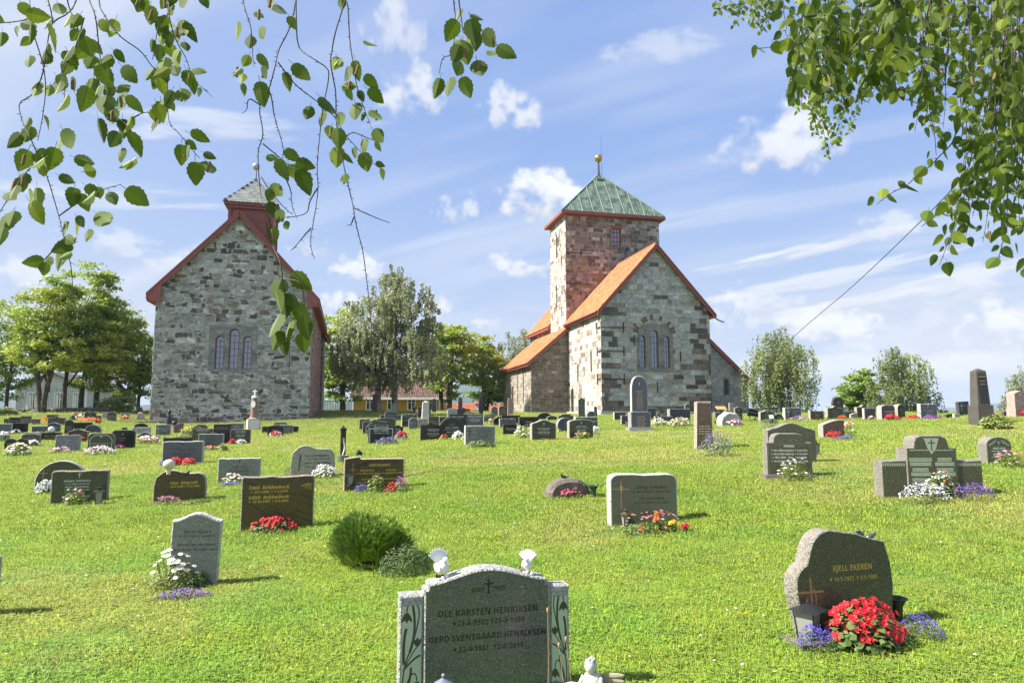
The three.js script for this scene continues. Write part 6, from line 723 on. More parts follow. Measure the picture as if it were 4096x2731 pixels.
  [1643, 1676, 945, 960, 30, 'rect', 'g', 'dark green gravestone with dotted white edge', { lines: [], draw: (x, w, h) => { x.fillStyle = css(INK.w); for (let i = 0; i < 9; i++) x.fillRect(w * (0.03 + i * 0.11), h * 0.08, w * 0.06, h * 0.14); } }],
  [1664, 1679, 940, 952, 33, 'half', 'n', 'small rounded stone behind the dotted edge gravestone', { lines: [], polish: false }],
  [1747, 1780, 941, 966, 25, 'bell', 'g', 'dark gravestone with rounded shoulders near the weeping birch', { side: 'n', lines: worn(4, 0.4, 0.08, 0.13), draw: cross(0.5, 0.1, 0.12, 'w', 0.02) }],
  [1781, 1799, 949, 964, 28, 'half', 'k', 'small dark arched gravestone left of the grey one with cross', { lines: worn(2, 0.4, 0.1, 0.2) }],
  [1804, 1841, 935, 964, 26.5, 'rect', 's', 'pale grey gravestone with thin cross and purple flowers', { side: 'l', ...T([[0.3, 0.08, '~~ ~~'], [0.38, 0.05, '* ~~ + ~~'], [0.5, 0.08, '~~ ~~'], [0.58, 0.05, '* ~~ + ~~'], [0.7, 0.08, '~~ ~~']].map((l) => [...l, 0.14, 0.5])), draw: cross(0.2, 0.15, 0.5, 'w', 0.02) }],
  [1862, 1893, 942, 965, 26, 'rough', 'b', 'dark brown gravestone with pale rough edge in the right row', { side: 'n', lines: worn(5, 0.3, 0.07, 0.12) }],
  [1902, 1937, 931, 962, 26, 'boss', 'g', 'green gravestone with half round knob in front of the black oval one', { side: 'n', lines: worn(4, 0.35, 0.07, 0.14) }],
  [1914, 1938, 911, 942, 31, 'gothic', 'k', 'black pointed oval gravestone with gold cross', { ink: 'o', lines: [[0.6, 0.06, '~~~~']], draw: cross(0.52, 0.22, 0.2, 'o', 0.025) }],
  [1940, 1966, 943, 961, 28, 'rect', 's', 'thin grey gravestone between green knob and brown curved ones', { lines: [] }],
  [1955, 1971, 947, 962, 27, 'slant', 'n', 'small brown gravestone before the curved brown one', { lines: [], polish: false }],
  [1969, 2001, 929, 960, 29, 'boss', 'b', 'brown gravestone with curved crown in the right row', { side: 'n', lines: [] }],
  [1986, 2012, 936, 963, 26, 'rect', 's', 'plain grey gravestone left of the curved dark one', { side: 'l', lines: [] }],
  [2026, 2057, 929, 964, 25.2, 'seg', 'r', 'curved dark gravestone with white script and red flowers', { th: 0.24, side: 's', font: 'serif italic bold', lines: [[0.4, 0.1, 'Einar Bonnerud', 0.1, 0.75], [0.5, 0.06, '* ~~ + ~~', 0.1, 0.6], [0.62, 0.1, 'Johny Bonnerud', 0.1, 0.75], [0.72, 0.06, '* ~~ + ~~', 0.1, 0.6]] }],
  [2063, 2080, 927, 960, 26, 'arch', 'k', 'narrow round topped black gravestone with rows of gold text', { th: 0.24, side: 'n', ink: 'o', lines: worn(6, 0.32, 0.05, 0.09) }],
  [2116, 2154, 926, 960, 25.3, 'rough', 's', 'slate grey gravestone with white script and purple flowers', { side: 'l', font: 'serif italic', lines: [[0.45, 0.08, '~~ ~~~ ~~'], [0.54, 0.06, '* ~~ + ~~'], [0.68, 0.08, '~~~ ~~~'], [0.76, 0.06, '* ~~ + ~~']], draw: cross(0.45, 0.12, 0.1, 'w', 0.012) }],
  [2205, 2229, 921, 956, 27, 'rect', 'k', 'black leaning gravestone with white cross left of the obelisk', { roll: 0.06, th: 0.14, lines: [[0.25, 0.06, '~~~', 0.15], [0.8, 0.04, '~~~~']], draw: cross(0.27, 0.1, 0.52, 'w', 0.015) }],
  [2174, 2192, 949, 959, 30, 'slant', 'k', 'low black gravestone left of the leaning one', { lines: [] }],
  [2193, 2205, 949, 959, 28, 'rect', 'l', 'low pale gravestone beside the leaning black one', { lines: [], polish: false }],
  [2334, 2362, 896, 957, 22.5, 'point', 'p', 'tall pink granite gravestone with white cross at the right edge', { th: 0.3, lines: worn(3, 0.35, 0.03, 0.06), draw: cross(0.5, 0.12, 0.09, 'w', 0.01) }],
  [2318, 2327, 937, 956, 25, 'rect', 'n', 'small brown gravestone behind the tall pink one', { lines: [], polish: false }],
  [2307, 2318, 944, 956, 27, 'rough', 'k', 'small black gravestone left of the tall pink one', { lines: [] }],
]) grave(...a);
{ // pale obelisk and the dark column beyond the lawn
  const ob = (label, u, v0, v1, d, w0, w1, tone, base) => { const f = foot(u, v1, d), sz = f.d / (FPX * SC), H = rowH(v0, f.d) - f.p.y, g = thing('obelisk_gravestone', label, 'gravestone', f.p, TURN, GRAVES), mk = (a, b, y0, y1) => flat(new THREE.CylinderGeometry(b * sz * 0.7071, a * sz * 0.7071, y1 - y0, 4).rotateY(Math.PI / 4).translate(0, (y0 + y1) / 2, 0)); part('base', mk(w0 * 1.5, w0 * 1.3, -0.2, H * base), sideM(tone), g); part('shaft', mk(w0, w1, H * base, H * 0.92), sideM(tone), g); part('cap', mk(w1, 0.5, H * 0.92, H), sideM(tone), g); };
  ob('pale stone obelisk gravestone in the middle group', 977, 919, 962, 34, 17, 13, 'l', 0.12);
  const f = foot(860, 945, 52), sz = f.d / (FPX * SC), H = rowH(905, f.d) - f.p.y, g = thing('column_monument', 'dark red brown column monument before the yellow house', 'monument', f.p, TURN), rM = std([0.14, 0.085, 0.075], 0.7, { map: graniteTex }); part('base', boxG(18 * sz, 4 * sz, 18 * sz, 0, 1 * sz, 0), rM, g); part('shaft', flat(new THREE.CylinderGeometry(6 * sz, 8 * sz, H - 7 * sz, 4).rotateY(Math.PI / 4).translate(0, H / 2, 0)), rM, g); part('capital', boxG(13 * sz, 3 * sz, 13 * sz, 0, H - 1.5 * sz, 0), rM, g); }
// ---------------------------------------------------------------- flowers and shrubs at the graves
const folM = new THREE.MeshPhysicalMaterial({ vertexColors: true, roughness: 0.7, transmission: 0.3, thickness: 0, side: THREE.DoubleSide }), petalM = new THREE.MeshPhysicalMaterial({ vertexColors: true, roughness: 0.6, transmission: 0.18, thickness: 0, side: THREE.DoubleSide }), soilM = std([0.05, 0.036, 0.025], 1, { map: stoneTex });
const HUE = { red: [0.62, 0.008, 0.022], pink: [0.66, 0.09, 0.22], white: [0.82, 0.82, 0.78], violet: [0.16, 0.07, 0.52], blue: [0.09, 0.075, 0.55], purple: [0.3, 0.06, 0.36], orange: [0.85, 0.22, 0.012], yellow: [0.85, 0.55, 0.02], lilac: [0.62, 0.35, 0.6], lavender: [0.24, 0.18, 0.4], silver: [0.55, 0.58, 0.54], heather: [0.45, 0.14, 0.24], magenta: [0.42, 0.03, 0.2] };
const GREEN = { mid: [0.1, 0.17, 0.03], yellow: [0.2, 0.26, 0.04], grey: [0.22, 0.25, 0.17], dark: [0.05, 0.085, 0.022] };
function leafTo(b, r, p, n, s, asp, c) { const t = V3(r() - 0.5, r() - 0.5, r() - 0.5).cross(n).normalize(), w = n.clone().cross(t), k = 0.7 + 0.6 * r(); b.col = [c[0] * k, c[1] * k, c[2] * k]; const P = (a, e) => [p.x + t.x * a + w.x * e, p.y + t.y * a + w.y * e, p.z + t.z * a + w.z * e]; b.quad(P(-s / 2, 0), P(0, -s * asp / 2), P(s / 2, 0), P(0, s * asp / 2), n.toArray()); }
function petals(b, r, p, n, s, count, cup, c, heart) { const t = V3(r() - 0.5, r() - 0.5, r() - 0.5).cross(n).normalize(), w = n.clone().cross(t), o = r() * 6; for (let i = 0; i < count; i++) { const a = o + i / count * 6.283, da = 3.3 / count, k = 0.8 + 0.4 * r(); b.col = c.map((q) => q * k); const at2 = (ang, rad, up) => { const x = Math.cos(ang) * rad, y = Math.sin(ang) * rad; return [p.x + t.x * x + w.x * y + n.x * up, p.y + t.y * x + w.y * y + n.y * up, p.z + t.z * x + w.z * y + n.z * up]; }; b.quad(at2(a, 0, 0), at2(a - da * 0.8, s * 0.62, cup * s * 0.6), at2(a, s, cup * s), at2(a + da * 0.8, s * 0.62, cup * s * 0.6)); } if (heart) { b.col = heart; const q = (ang, rad, up) => { const x = Math.cos(ang) * rad, y = Math.sin(ang) * rad; return [p.x + t.x * x + w.x * y + n.x * up, p.y + t.y * x + w.y * y + n.y * up, p.z + t.z * x + w.z * y + n.z * up]; }; for (let i = 0; i < 5; i++) b.tri(q(0, 0, s * 0.16), q(i * 1.2566, s * 0.26, s * 0.05), q((i + 1) * 1.2566, s * 0.26, s * 0.05)); } }
const PLANTS = 'grave plants';
// u0..u1, v0..v1: its extent in the photograph; style: mound, daisy, spike, ball, tuft, leafy
function plant(name, label, u0, u1, v0, v1, d, style, hues, o = {}) {
  const f = foot((u0 + u1) / 2, v1, d), sz = f.d / (FPX * SC), w = (u1 - u0) * sz, h = Math.max(0.06, rowH(v0, f.d) - f.p.y), dep = o.dep ?? clamp(w * 0.45, 0.12, 0.5), r = rng(Math.round(u0 * 3 + v0 * 5)), near = f.d < 13, g = thing(name, label, 'flowers', V3(f.p.x, f.p.y, f.p.z - dep * 0.2), o.turn ?? 0.1, PLANTS); g.userData.category = o.cat ?? 'flowers';
  const fol = new Buf({ color: true }), gr = GREEN[o.green ?? 'mid'], nl = o.nl ?? (near ? 520 : 150), fs = (o.leaf ?? 0.035) * (near ? 1 : 1.6), top = (x, z) => Math.sqrt(Math.max(0.04, 1 - (x * x + z * z))) ** (o.flatTop ?? 0.7);
  for (let i = 0; i < nl; i++) { const a = r() * 6.283, q = Math.sqrt(r()), x = Math.cos(a) * q, z = Math.sin(a) * q, y = h * (o.folH ?? 0.85) * top(x, z) * mixf(0.15, 1, r() ** 0.6); leafTo(fol, r, V3(x * w / 2, y, z * dep), V3(x * 0.7 + (r() - 0.5) * 1.2, 0.5 + r() * 0.7, z * 0.7 + (r() - 0.5) * 1.2).normalize(), fs * (0.6 + 0.8 * r()), o.asp ?? 0.6, gr); }
  if (style === 'spike' || style === 'daisy') for (let i = 0; i < (near ? 60 : 14); i++) { const a = r() * 6.283, q = Math.sqrt(r()), x = Math.cos(a) * q * w * 0.45, z = Math.sin(a) * q * dep * 0.9, hh = h * (0.7 + 0.3 * r()), t = 0.002 * (near ? 1 : 2.5); fol.col = gr.map((k) => k * 1.1); fol.quad([x * 0.5 - t, 0, z * 0.5], [x * 0.5 + t, 0, z * 0.5], [x + t, hh, z], [x - t, hh, z]); }
  if (o.blades) for (let i = 0; i < o.blades; i++) { const a = r() * 6.283, x = (r() - 0.5) * w * 1.1, z = (r() - 0.5) * dep * 2, l = h * (0.4 + 0.7 * r()), bx = Math.cos(a) * l * 0.45, bz = Math.sin(a) * l * 0.45; fol.col = [0.14, 0.22, 0.03].map((k) => k * (0.7 + 0.6 * r())); fol.tri([x - 0.004, 0, z], [x + 0.004, 0, z], [x + bx, l, z + bz]); }
  if (nl > 0) part('foliage', fol.geo(), folM, g, 'stuff');
  const nf = o.nf ?? (near ? 60 : 22), each = o.each, one = () => new Buf({ color: true }); let fb = one();
  for (let i = 0; i < nf; i++) { const a = r() * 6.283, q = Math.sqrt(r()) * 0.98, x = Math.cos(a) * q, z = Math.sin(a) * q, hn = hues[Math.floor(r() * hues.length)], c = HUE[hn], low = o.shell ? mixf(0.35, 1, r() ** 0.5) : 0.9 + 0.15 * r(), p = V3(x * w / 2, h * top(x, z) * low, z * dep), n = V3(x * 0.8 + (r() - 0.5) * 0.6, 0.55 + 0.3 * r(), Math.max(z, -0.2) * 0.8 + 0.35).normalize(), s = (o.size ?? 0.022) * (0.75 + 0.5 * r()) * (near ? 1 : 1.25);
    if (style === 'mound') { petals(fb, r, p, n, s, 5, 0.35, c); petals(fb, r, p.clone().addScaledVector(n, s * 0.2), n, s * 0.62, 4, 0.7, c.map((k) => k * 0.92)); }
    else if (style === 'daisy') petals(fb, r, p.setY(p.y * (0.85 + 0.2 * r())), V3(n.x * 0.5, 1, n.z * 0.5 + 0.1).normalize(), s, near ? 11 : 6, 0.08, c, o.heart ?? [0.75, 0.4, 0.02]);
    else if (style === 'ball') { for (let k = 0; k < 3; k++) petals(fb, r, p.clone().addScaledVector(n, s * 0.25 * k), n, s * (1 - 0.25 * k), 7, 0.25 + 0.3 * k, c.map((v) => v * (1 - 0.1 * k))); }
    else if (style === 'spike') { for (let k = 0; k < 6; k++) leafTo(fb, r, V3(p.x + (r() - 0.5) * s * 0.7, p.y * (1.02 - 0.04 * k) + (r() - 0.5) * 0.01, p.z), V3(r() - 0.5, r() - 0.3, r()).normalize(), s, 0.7, c); }
    else if (style === 'tuft') { for (let k = 0; k < 3; k++) leafTo(fb, r, V3(p.x + (r() - 0.5) * s * 2, p.y + (r() - 0.5) * s, p.z + (r() - 0.5) * s * 2), V3(r() - 0.5, r(), r()).normalize(), s, 0.8, c); }
    if (each) { part('blossom', fb.geo(), petalM, g); fb = one(); } }
  if (!each && nf) part('blossoms', fb.geo(), petalM, g, 'stuff');
  if (o.soil) { const q = new THREE.CircleGeometry(1, 22).rotateX(-Math.PI / 2).scale(w * 0.5, 1, dep * 0.95), ps = q.attributes.position, cs = Math.cos(g.rotation.y), sn = Math.sin(g.rotation.y); for (let i = 0; i < ps.count; i++) { const jk = 0.8 + 0.35 * r(), x = ps.getX(i) * jk, z = ps.getZ(i) * jk; ps.setX(i, x); ps.setZ(i, z); ps.setY(i, ground(g.position.x + x * cs + z * sn, g.position.z - x * sn + z * cs) - g.position.y + (i ? 0.004 : 0.03)); } part('soil', q, soilM, g); }
  return g;
}
// nearest graves
plant('red_begonia', 'large mound of red begonias before the wavy olive gravestone', 1905, 2092, 1378, 1492, 4.9, 'mound', ['red'], { nf: 190, size: 0.027, shell: true, each: true, leaf: 0.055, asp: 0.8, nl: 420, dep: 0.2, soil: true, turn: 0.3 });
plant('lobelia', 'blue lobelia left of the red begonias by the grey lantern', 1838, 1930, 1436, 1496, 4.8, 'tuft', ['blue', 'violet', 'blue'], { nf: 150, size: 0.012, shell: true, leaf: 0.016, nl: 500, green: 'dark', dep: 0.12, turn: 0.3 });
plant('lobelia', 'blue lobelia at the right end of the red begonias', 2080, 2166, 1408, 1470, 5.1, 'tuft', ['blue', 'violet'], { nf: 120, size: 0.012, shell: true, leaf: 0.016, nl: 450, green: 'dark', dep: 0.14, turn: 0.3 });
plant('white_marguerite', 'tall white marguerites leaning left of the light grey upright stone', 340, 446, 1266, 1352, 6.2, 'daisy', ['white'], { nf: 30, size: 0.034, nl: 1100, leaf: 0.02, green: 'yellow', each: true, dep: 0.16, folH: 0.7 });
plant('lobelia', 'low strip of violet lobelia before the light grey upright stone', 355, 486, 1352, 1379, 6.1, 'tuft', ['violet', 'blue', 'purple'], { nf: 170, size: 0.012, shell: true, leaf: 0.016, nl: 500, green: 'dark', dep: 0.09, soil: true });
plant('purple_daisy', 'single purple daisy on dark leaves by the light grey upright stone', 432, 478, 1308, 1350, 6.3, 'daisy', ['purple', 'white'], { nf: 4, size: 0.028, nl: 320, leaf: 0.035, dep: 0.1, heart: [0.05, 0.02, 0.05] });
plant('red_begonia', 'red begonias before the dark brown stone with gold script', 574, 682, 1187, 1223, 8.5, 'mound', ['red'], { nf: 70, size: 0.026, shell: true, each: true, leaf: 0.05, nl: 300, dep: 0.13, soil: true });
plant('lobelia', 'blue lobelia at the left of the gold capitals gravestone', 812, 848, 1112, 1133, 11, 'tuft', ['blue', 'violet'], { nf: 70, size: 0.014, nl: 200, leaf: 0.02, dep: 0.12 });
plant('leafy_shrub', 'yellow green leafy shrub before the gold capitals gravestone', 842, 884, 1082, 1132, 11, 'tuft', ['pink'], { nf: 3, size: 0.02, nl: 260, leaf: 0.05, green: 'yellow', dep: 0.14, cat: 'shrub' });
plant('red_begonia', 'red begonias at the right of the gold capitals gravestone', 880, 912, 1108, 1132, 11, 'mound', ['red'], { nf: 26, size: 0.026, shell: true, nl: 120, dep: 0.12 });
plant('mixed_flowers', 'pink and purple flowers at the right end of the gold capitals gravestone', 905, 938, 1090, 1130, 11.1, 'tuft', ['pink', 'blue', 'magenta', 'lilac'], { nf: 80, size: 0.016, shell: true, nl: 200, dep: 0.14 });
plant('white_flowers', 'white and red flowers before the grey stone with black cross', 505, 562, 1086, 1114, 12.6, 'daisy', ['white', 'white', 'white', 'red'], { nf: 40, size: 0.024, nl: 300, green: 'yellow', dep: 0.14 });
plant('lobelia', 'violet lobelia strip before the grey stone with black cross', 500, 556, 1106, 1118, 12.3, 'tuft', ['violet', 'blue'], { nf: 80, size: 0.014, nl: 160, leaf: 0.02, dep: 0.1 });
plant('juniper', 'blue green juniper before the pale grey brown gravestone', 650, 716, 1060, 1094, 12, 'tuft', ['silver'], { nf: 0, nl: 1500, leaf: 0.03, asp: 0.3, green: 'dark', dep: 0.22, cat: 'shrub' });
plant('white_chrysanthemum', 'dense white chrysanthemum ball beside the juniper', 716, 772, 1064, 1098, 12, 'ball', ['white'], { nf: 120, size: 0.02, shell: true, nl: 350, leaf: 0.03, dep: 0.2 });
plant('silver_leaf', 'silver leaved plant before the half round gravestone', 84, 116, 1100, 1134, 12, 'tuft', ['silver'], { nf: 120, size: 0.035, shell: true, nl: 60, dep: 0.12 });
plant('pink_flowers', 'pink flowers before the dark green gravestone with white cross', 142, 194, 1120, 1163, 10.3, 'daisy', ['lilac', 'pink', 'white'], { nf: 12, size: 0.026, nl: 380, leaf: 0.03, green: 'yellow', dep: 0.12 });
plant('pink_heather', 'pink heather before the brown gravestone with dipped top', 352, 412, 1138, 1162, 10.2, 'tuft', ['heather'], { nf: 90, size: 0.016, nl: 260, leaf: 0.02, dep: 0.12 });
plant('green_sedum', 'pale green leaves right of the pink heather', 410, 466, 1146, 1162, 10.2, 'tuft', ['white'], { nf: 0, nl: 360, leaf: 0.03, green: 'yellow', dep: 0.1, cat: 'plant' });
plant('pink_begonia', 'pink begonias before the low boulder gravestone', 1283, 1340, 1115, 1144, 10.1, 'mound', ['pink'], { nf: 60, size: 0.022, shell: true, nl: 140, dep: 0.14 });
plant('pink_daisy', 'pink daisies spread before the grey green stone with gold cross', 1430, 1575, 1172, 1224, 8.6, 'daisy', ['pink', 'lilac', 'heather', 'pink'], { nf: 46, size: 0.02, nl: 650, leaf: 0.03, each: true, dep: 0.2, folH: 0.5, soil: true });
for (const [u, v, c, t] of [[1512, 1187, 'orange', 'orange marigold highest among the pink daisies'], [1514, 1204, 'yellow', 'yellow marigold below the orange one'], [1513, 1219, 'yellow', 'yellow marigold lowest in the bed of pink daisies'], [1546, 1206, 'yellow', 'small yellow marigold right in the bed of pink daisies'], [1574, 1211, 'red', 'red orange marigold at the right end of the pink daisies'], [1472, 1217, 'orange', 'low orange marigold at the left of the pink daisies']]) plant('marigold', t, u - 8, u + 8, v - 7, 1225, 8.55, 'ball', [c], { nf: 5, size: 0.035, nl: 50, dep: 0.03, flatTop: 0.2 });
plant('lavender', 'lavender bush at the foot of the tall rough sided slab', 1607, 1690, 990, 1048, 15.6, 'spike', ['lavender'], { nf: 46, size: 0.022, nl: 620, leaf: 0.045, asp: 0.25, green: 'grey', dep: 0.35 });
plant('white_daisy', 'white daisies and yellow green leaves before the stepped list of names', 1790, 1868, 1052, 1106, 10.2, 'daisy', ['white'], { nf: 26, size: 0.026, nl: 700, leaf: 0.024, green: 'yellow', each: true, dep: 0.2, folH: 0.75 });
plant('red_begonia', 'red begonias before the low brown sloping gravestone', 1898, 1940, 988, 1007, 17, 'mound', ['red'], { nf: 40, size: 0.03, shell: true, nl: 80, dep: 0.15 });
plant('white_rose', 'bouquet of white and orange roses right of the low brown gravestone', 1938, 1968, 969, 1003, 17.2, 'ball', ['white', 'white', 'orange'], { nf: 24, size: 0.035, nl: 90, dep: 0.12 });
plant('lobelia', 'violet lobelia edging below the white and orange roses', 1915, 1966, 1000, 1010, 16.8, 'tuft', ['violet'], { nf: 60, size: 0.02, nl: 80, dep: 0.1 });
plant('white_alyssum', 'white alyssum before the wide winged gravestone', 2068, 2188, 1106, 1157, 8.7, 'tuft', ['white', 'white', 'white', 'blue'], { nf: 330, size: 0.014, shell: true, nl: 450, leaf: 0.022, dep: 0.2, soil: true });
plant('tall_white_flowers', 'taller white and orange flowers in the middle of the winged gravestone', 2125, 2212, 1080, 1146, 8.8, 'mound', ['white', 'white', 'white', 'orange'], { nf: 60, size: 0.018, shell: true, nl: 420, leaf: 0.04, dep: 0.14 });
plant('lobelia', 'purple and blue lobelia at the right of the winged gravestone', 2192, 2292, 1106, 1150, 8.8, 'tuft', ['purple', 'blue', 'lilac', 'violet'], { nf: 260, size: 0.013, shell: true, nl: 450, leaf: 0.02, green: 'dark', dep: 0.18 });
plant('pink_daisy', 'pink daisies on yellow green leaves at the right edge', 2292, 2358, 1030, 1076, 12, 'daisy', ['lilac', 'pink'], { nf: 30, size: 0.03, nl: 420, leaf: 0.035, green: 'yellow', dep: 0.2 });
plant('leafy_shrub', 'leafy shrub with red stems at the foot of the dark obelisk', 2254, 2328, 944, 986, 21, 'tuft', ['magenta'], { nf: 8, size: 0.03, nl: 420, leaf: 0.07, green: 'yellow', dep: 0.35, cat: 'shrub' });
plant('lavender', 'low lavender strip before the gravestone with carved border', 862, 914, 1004, 1023, 20.6, 'spike', ['lavender'], { nf: 60, size: 0.04, nl: 160, leaf: 0.04, green: 'grey', dep: 0.15 });
plant('red_tulip', 'red tulips on lavender right of the carved border gravestone', 907, 934, 990, 1011, 22.5, 'mound', ['red', 'red', 'lavender'], { nf: 30, size: 0.05, nl: 70, green: 'grey', dep: 0.2 });
plant('white_hydrangea', 'white flower ball before the large half round gravestone', 1040, 1064, 990, 1010, 20.7, 'ball', ['white'], { nf: 30, size: 0.04, shell: true, nl: 60, dep: 0.18 });
plant('red_flowers', 'red flowers left of the white flower ball', 1010, 1030, 998, 1010, 20.7, 'mound', ['red', 'orange'], { nf: 9, size: 0.04, nl: 60, dep: 0.12 });
plant('red_flowers', 'red flowers right of the white flower ball', 1062, 1076, 996, 1008, 20.7, 'mound', ['red'], { nf: 8, size: 0.04, nl: 30, dep: 0.1 });
plant('fern', 'green fern before the grey green gravestone with thin cross', 1072, 1140, 1008, 1027, 17.6, 'tuft', ['yellow'], { nf: 0, nl: 420, leaf: 0.07, asp: 0.25, green: 'mid', dep: 0.25, cat: 'fern' });
plant('white_bush', 'white flowering bush between the small black and green gravestones', 1180, 1222, 972, 1006, 21.8, 'daisy', ['white'], { nf: 55, size: 0.03, shell: true, nl: 320, leaf: 0.04, green: 'yellow', dep: 0.3 });
plant('pink_flowers', 'pink and yellow flowers before the round carved top gravestone', 1320, 1358, 988, 1009, 20, 'daisy', ['lilac', 'yellow', 'pink'], { nf: 8, size: 0.04, nl: 160, leaf: 0.05, green: 'yellow', dep: 0.15 });
plant('silver_leaf', 'grey leaved plant right of the round carved top gravestone', 1358, 1374, 978, 1000, 21.5, 'tuft', ['silver'], { nf: 60, size: 0.04, nl: 40, green: 'grey', dep: 0.15 });
plant('white_bush', 'white flowers right of the tall pointed monument', 1497, 1534, 958, 978, 26, 'daisy', ['white'], { nf: 60, size: 0.035, shell: true, nl: 200, leaf: 0.05, green: 'yellow', dep: 0.3 });
plant('white_bush', 'white and red flowers before the broad dark blue gravestone', 1534, 1592, 956, 979, 26, 'daisy', ['white', 'white', 'white', 'white', 'red'], { nf: 90, size: 0.035, shell: true, nl: 260, leaf: 0.05, green: 'yellow', dep: 0.3 });
plant('red_flowers', 'small red flowers at the low dark blue gravestone', 1436, 1450, 966, 980, 26, 'mound', ['red'], { nf: 6, size: 0.035, nl: 60, dep: 0.12 });
plant('mixed_flowers', 'red, white and purple flowers before the grey boulder', 1668, 1710, 962, 979, 23.2, 'mound', ['red', 'white', 'violet', 'white'], { nf: 55, size: 0.035, shell: true, nl: 60, dep: 0.15 });
plant('green_shrub', 'small blue green shrub left of the grey boulder', 1642, 1662, 957, 975, 24.5, 'tuft', ['white'], { nf: 4, size: 0.02, nl: 160, leaf: 0.05, green: 'dark', dep: 0.2, cat: 'shrub' });
plant('purple_flowers', 'purple and white flowers before the pale grey gravestone with thin cross', 1812, 1862, 953, 967, 25.5, 'tuft', ['magenta', 'white', 'silver', 'purple'], { nf: 70, size: 0.03, shell: true, nl: 50, dep: 0.15 });
plant('green_bush', 'low green bush before the dark shouldered gravestone', 1752, 1786, 958, 972, 24, 'tuft', ['white'], { nf: 0, nl: 200, leaf: 0.06, green: 'mid', dep: 0.25, cat: 'shrub' });
plant('orange_flowers', 'orange red flowers right of the green knobbed gravestone', 1925, 1947, 954, 963, 25.5, 'mound', ['orange', 'red'], { nf: 18, size: 0.035, nl: 30, dep: 0.12 });
plant('red_flowers', 'red flowers before the plain grey gravestone in the right row', 1994, 2014, 955, 964, 25.5, 'mound', ['red', 'pink', 'white'], { nf: 16, size: 0.035, nl: 30, dep: 0.12 });
plant('red_begonia', 'bright red flowers before the curved dark gravestone', 2034, 2068, 950, 966, 24.8, 'mound', ['red'], { nf: 40, size: 0.04, shell: true, nl: 30, dep: 0.18 });
plant('red_begonia', 'red flowers right of the narrow gold text gravestone', 2080, 2116, 953, 963, 25, 'mound', ['red'], { nf: 34, size: 0.04, shell: true, nl: 20, dep: 0.15 });
plant('violet_petunia', 'violet and pink flowers before the slate grey gravestone', 2120, 2168, 952, 963, 24.8, 'mound', ['violet', 'violet', 'pink', 'magenta'], { nf: 55, size: 0.035, shell: true, nl: 20, dep: 0.18 });
plant('red_flowers', 'red flowers at the right edge before the pink gravestone', 2342, 2362, 940, 957, 21.8, 'mound', ['red'], { nf: 22, size: 0.045, shell: true, nl: 30, dep: 0.15 });
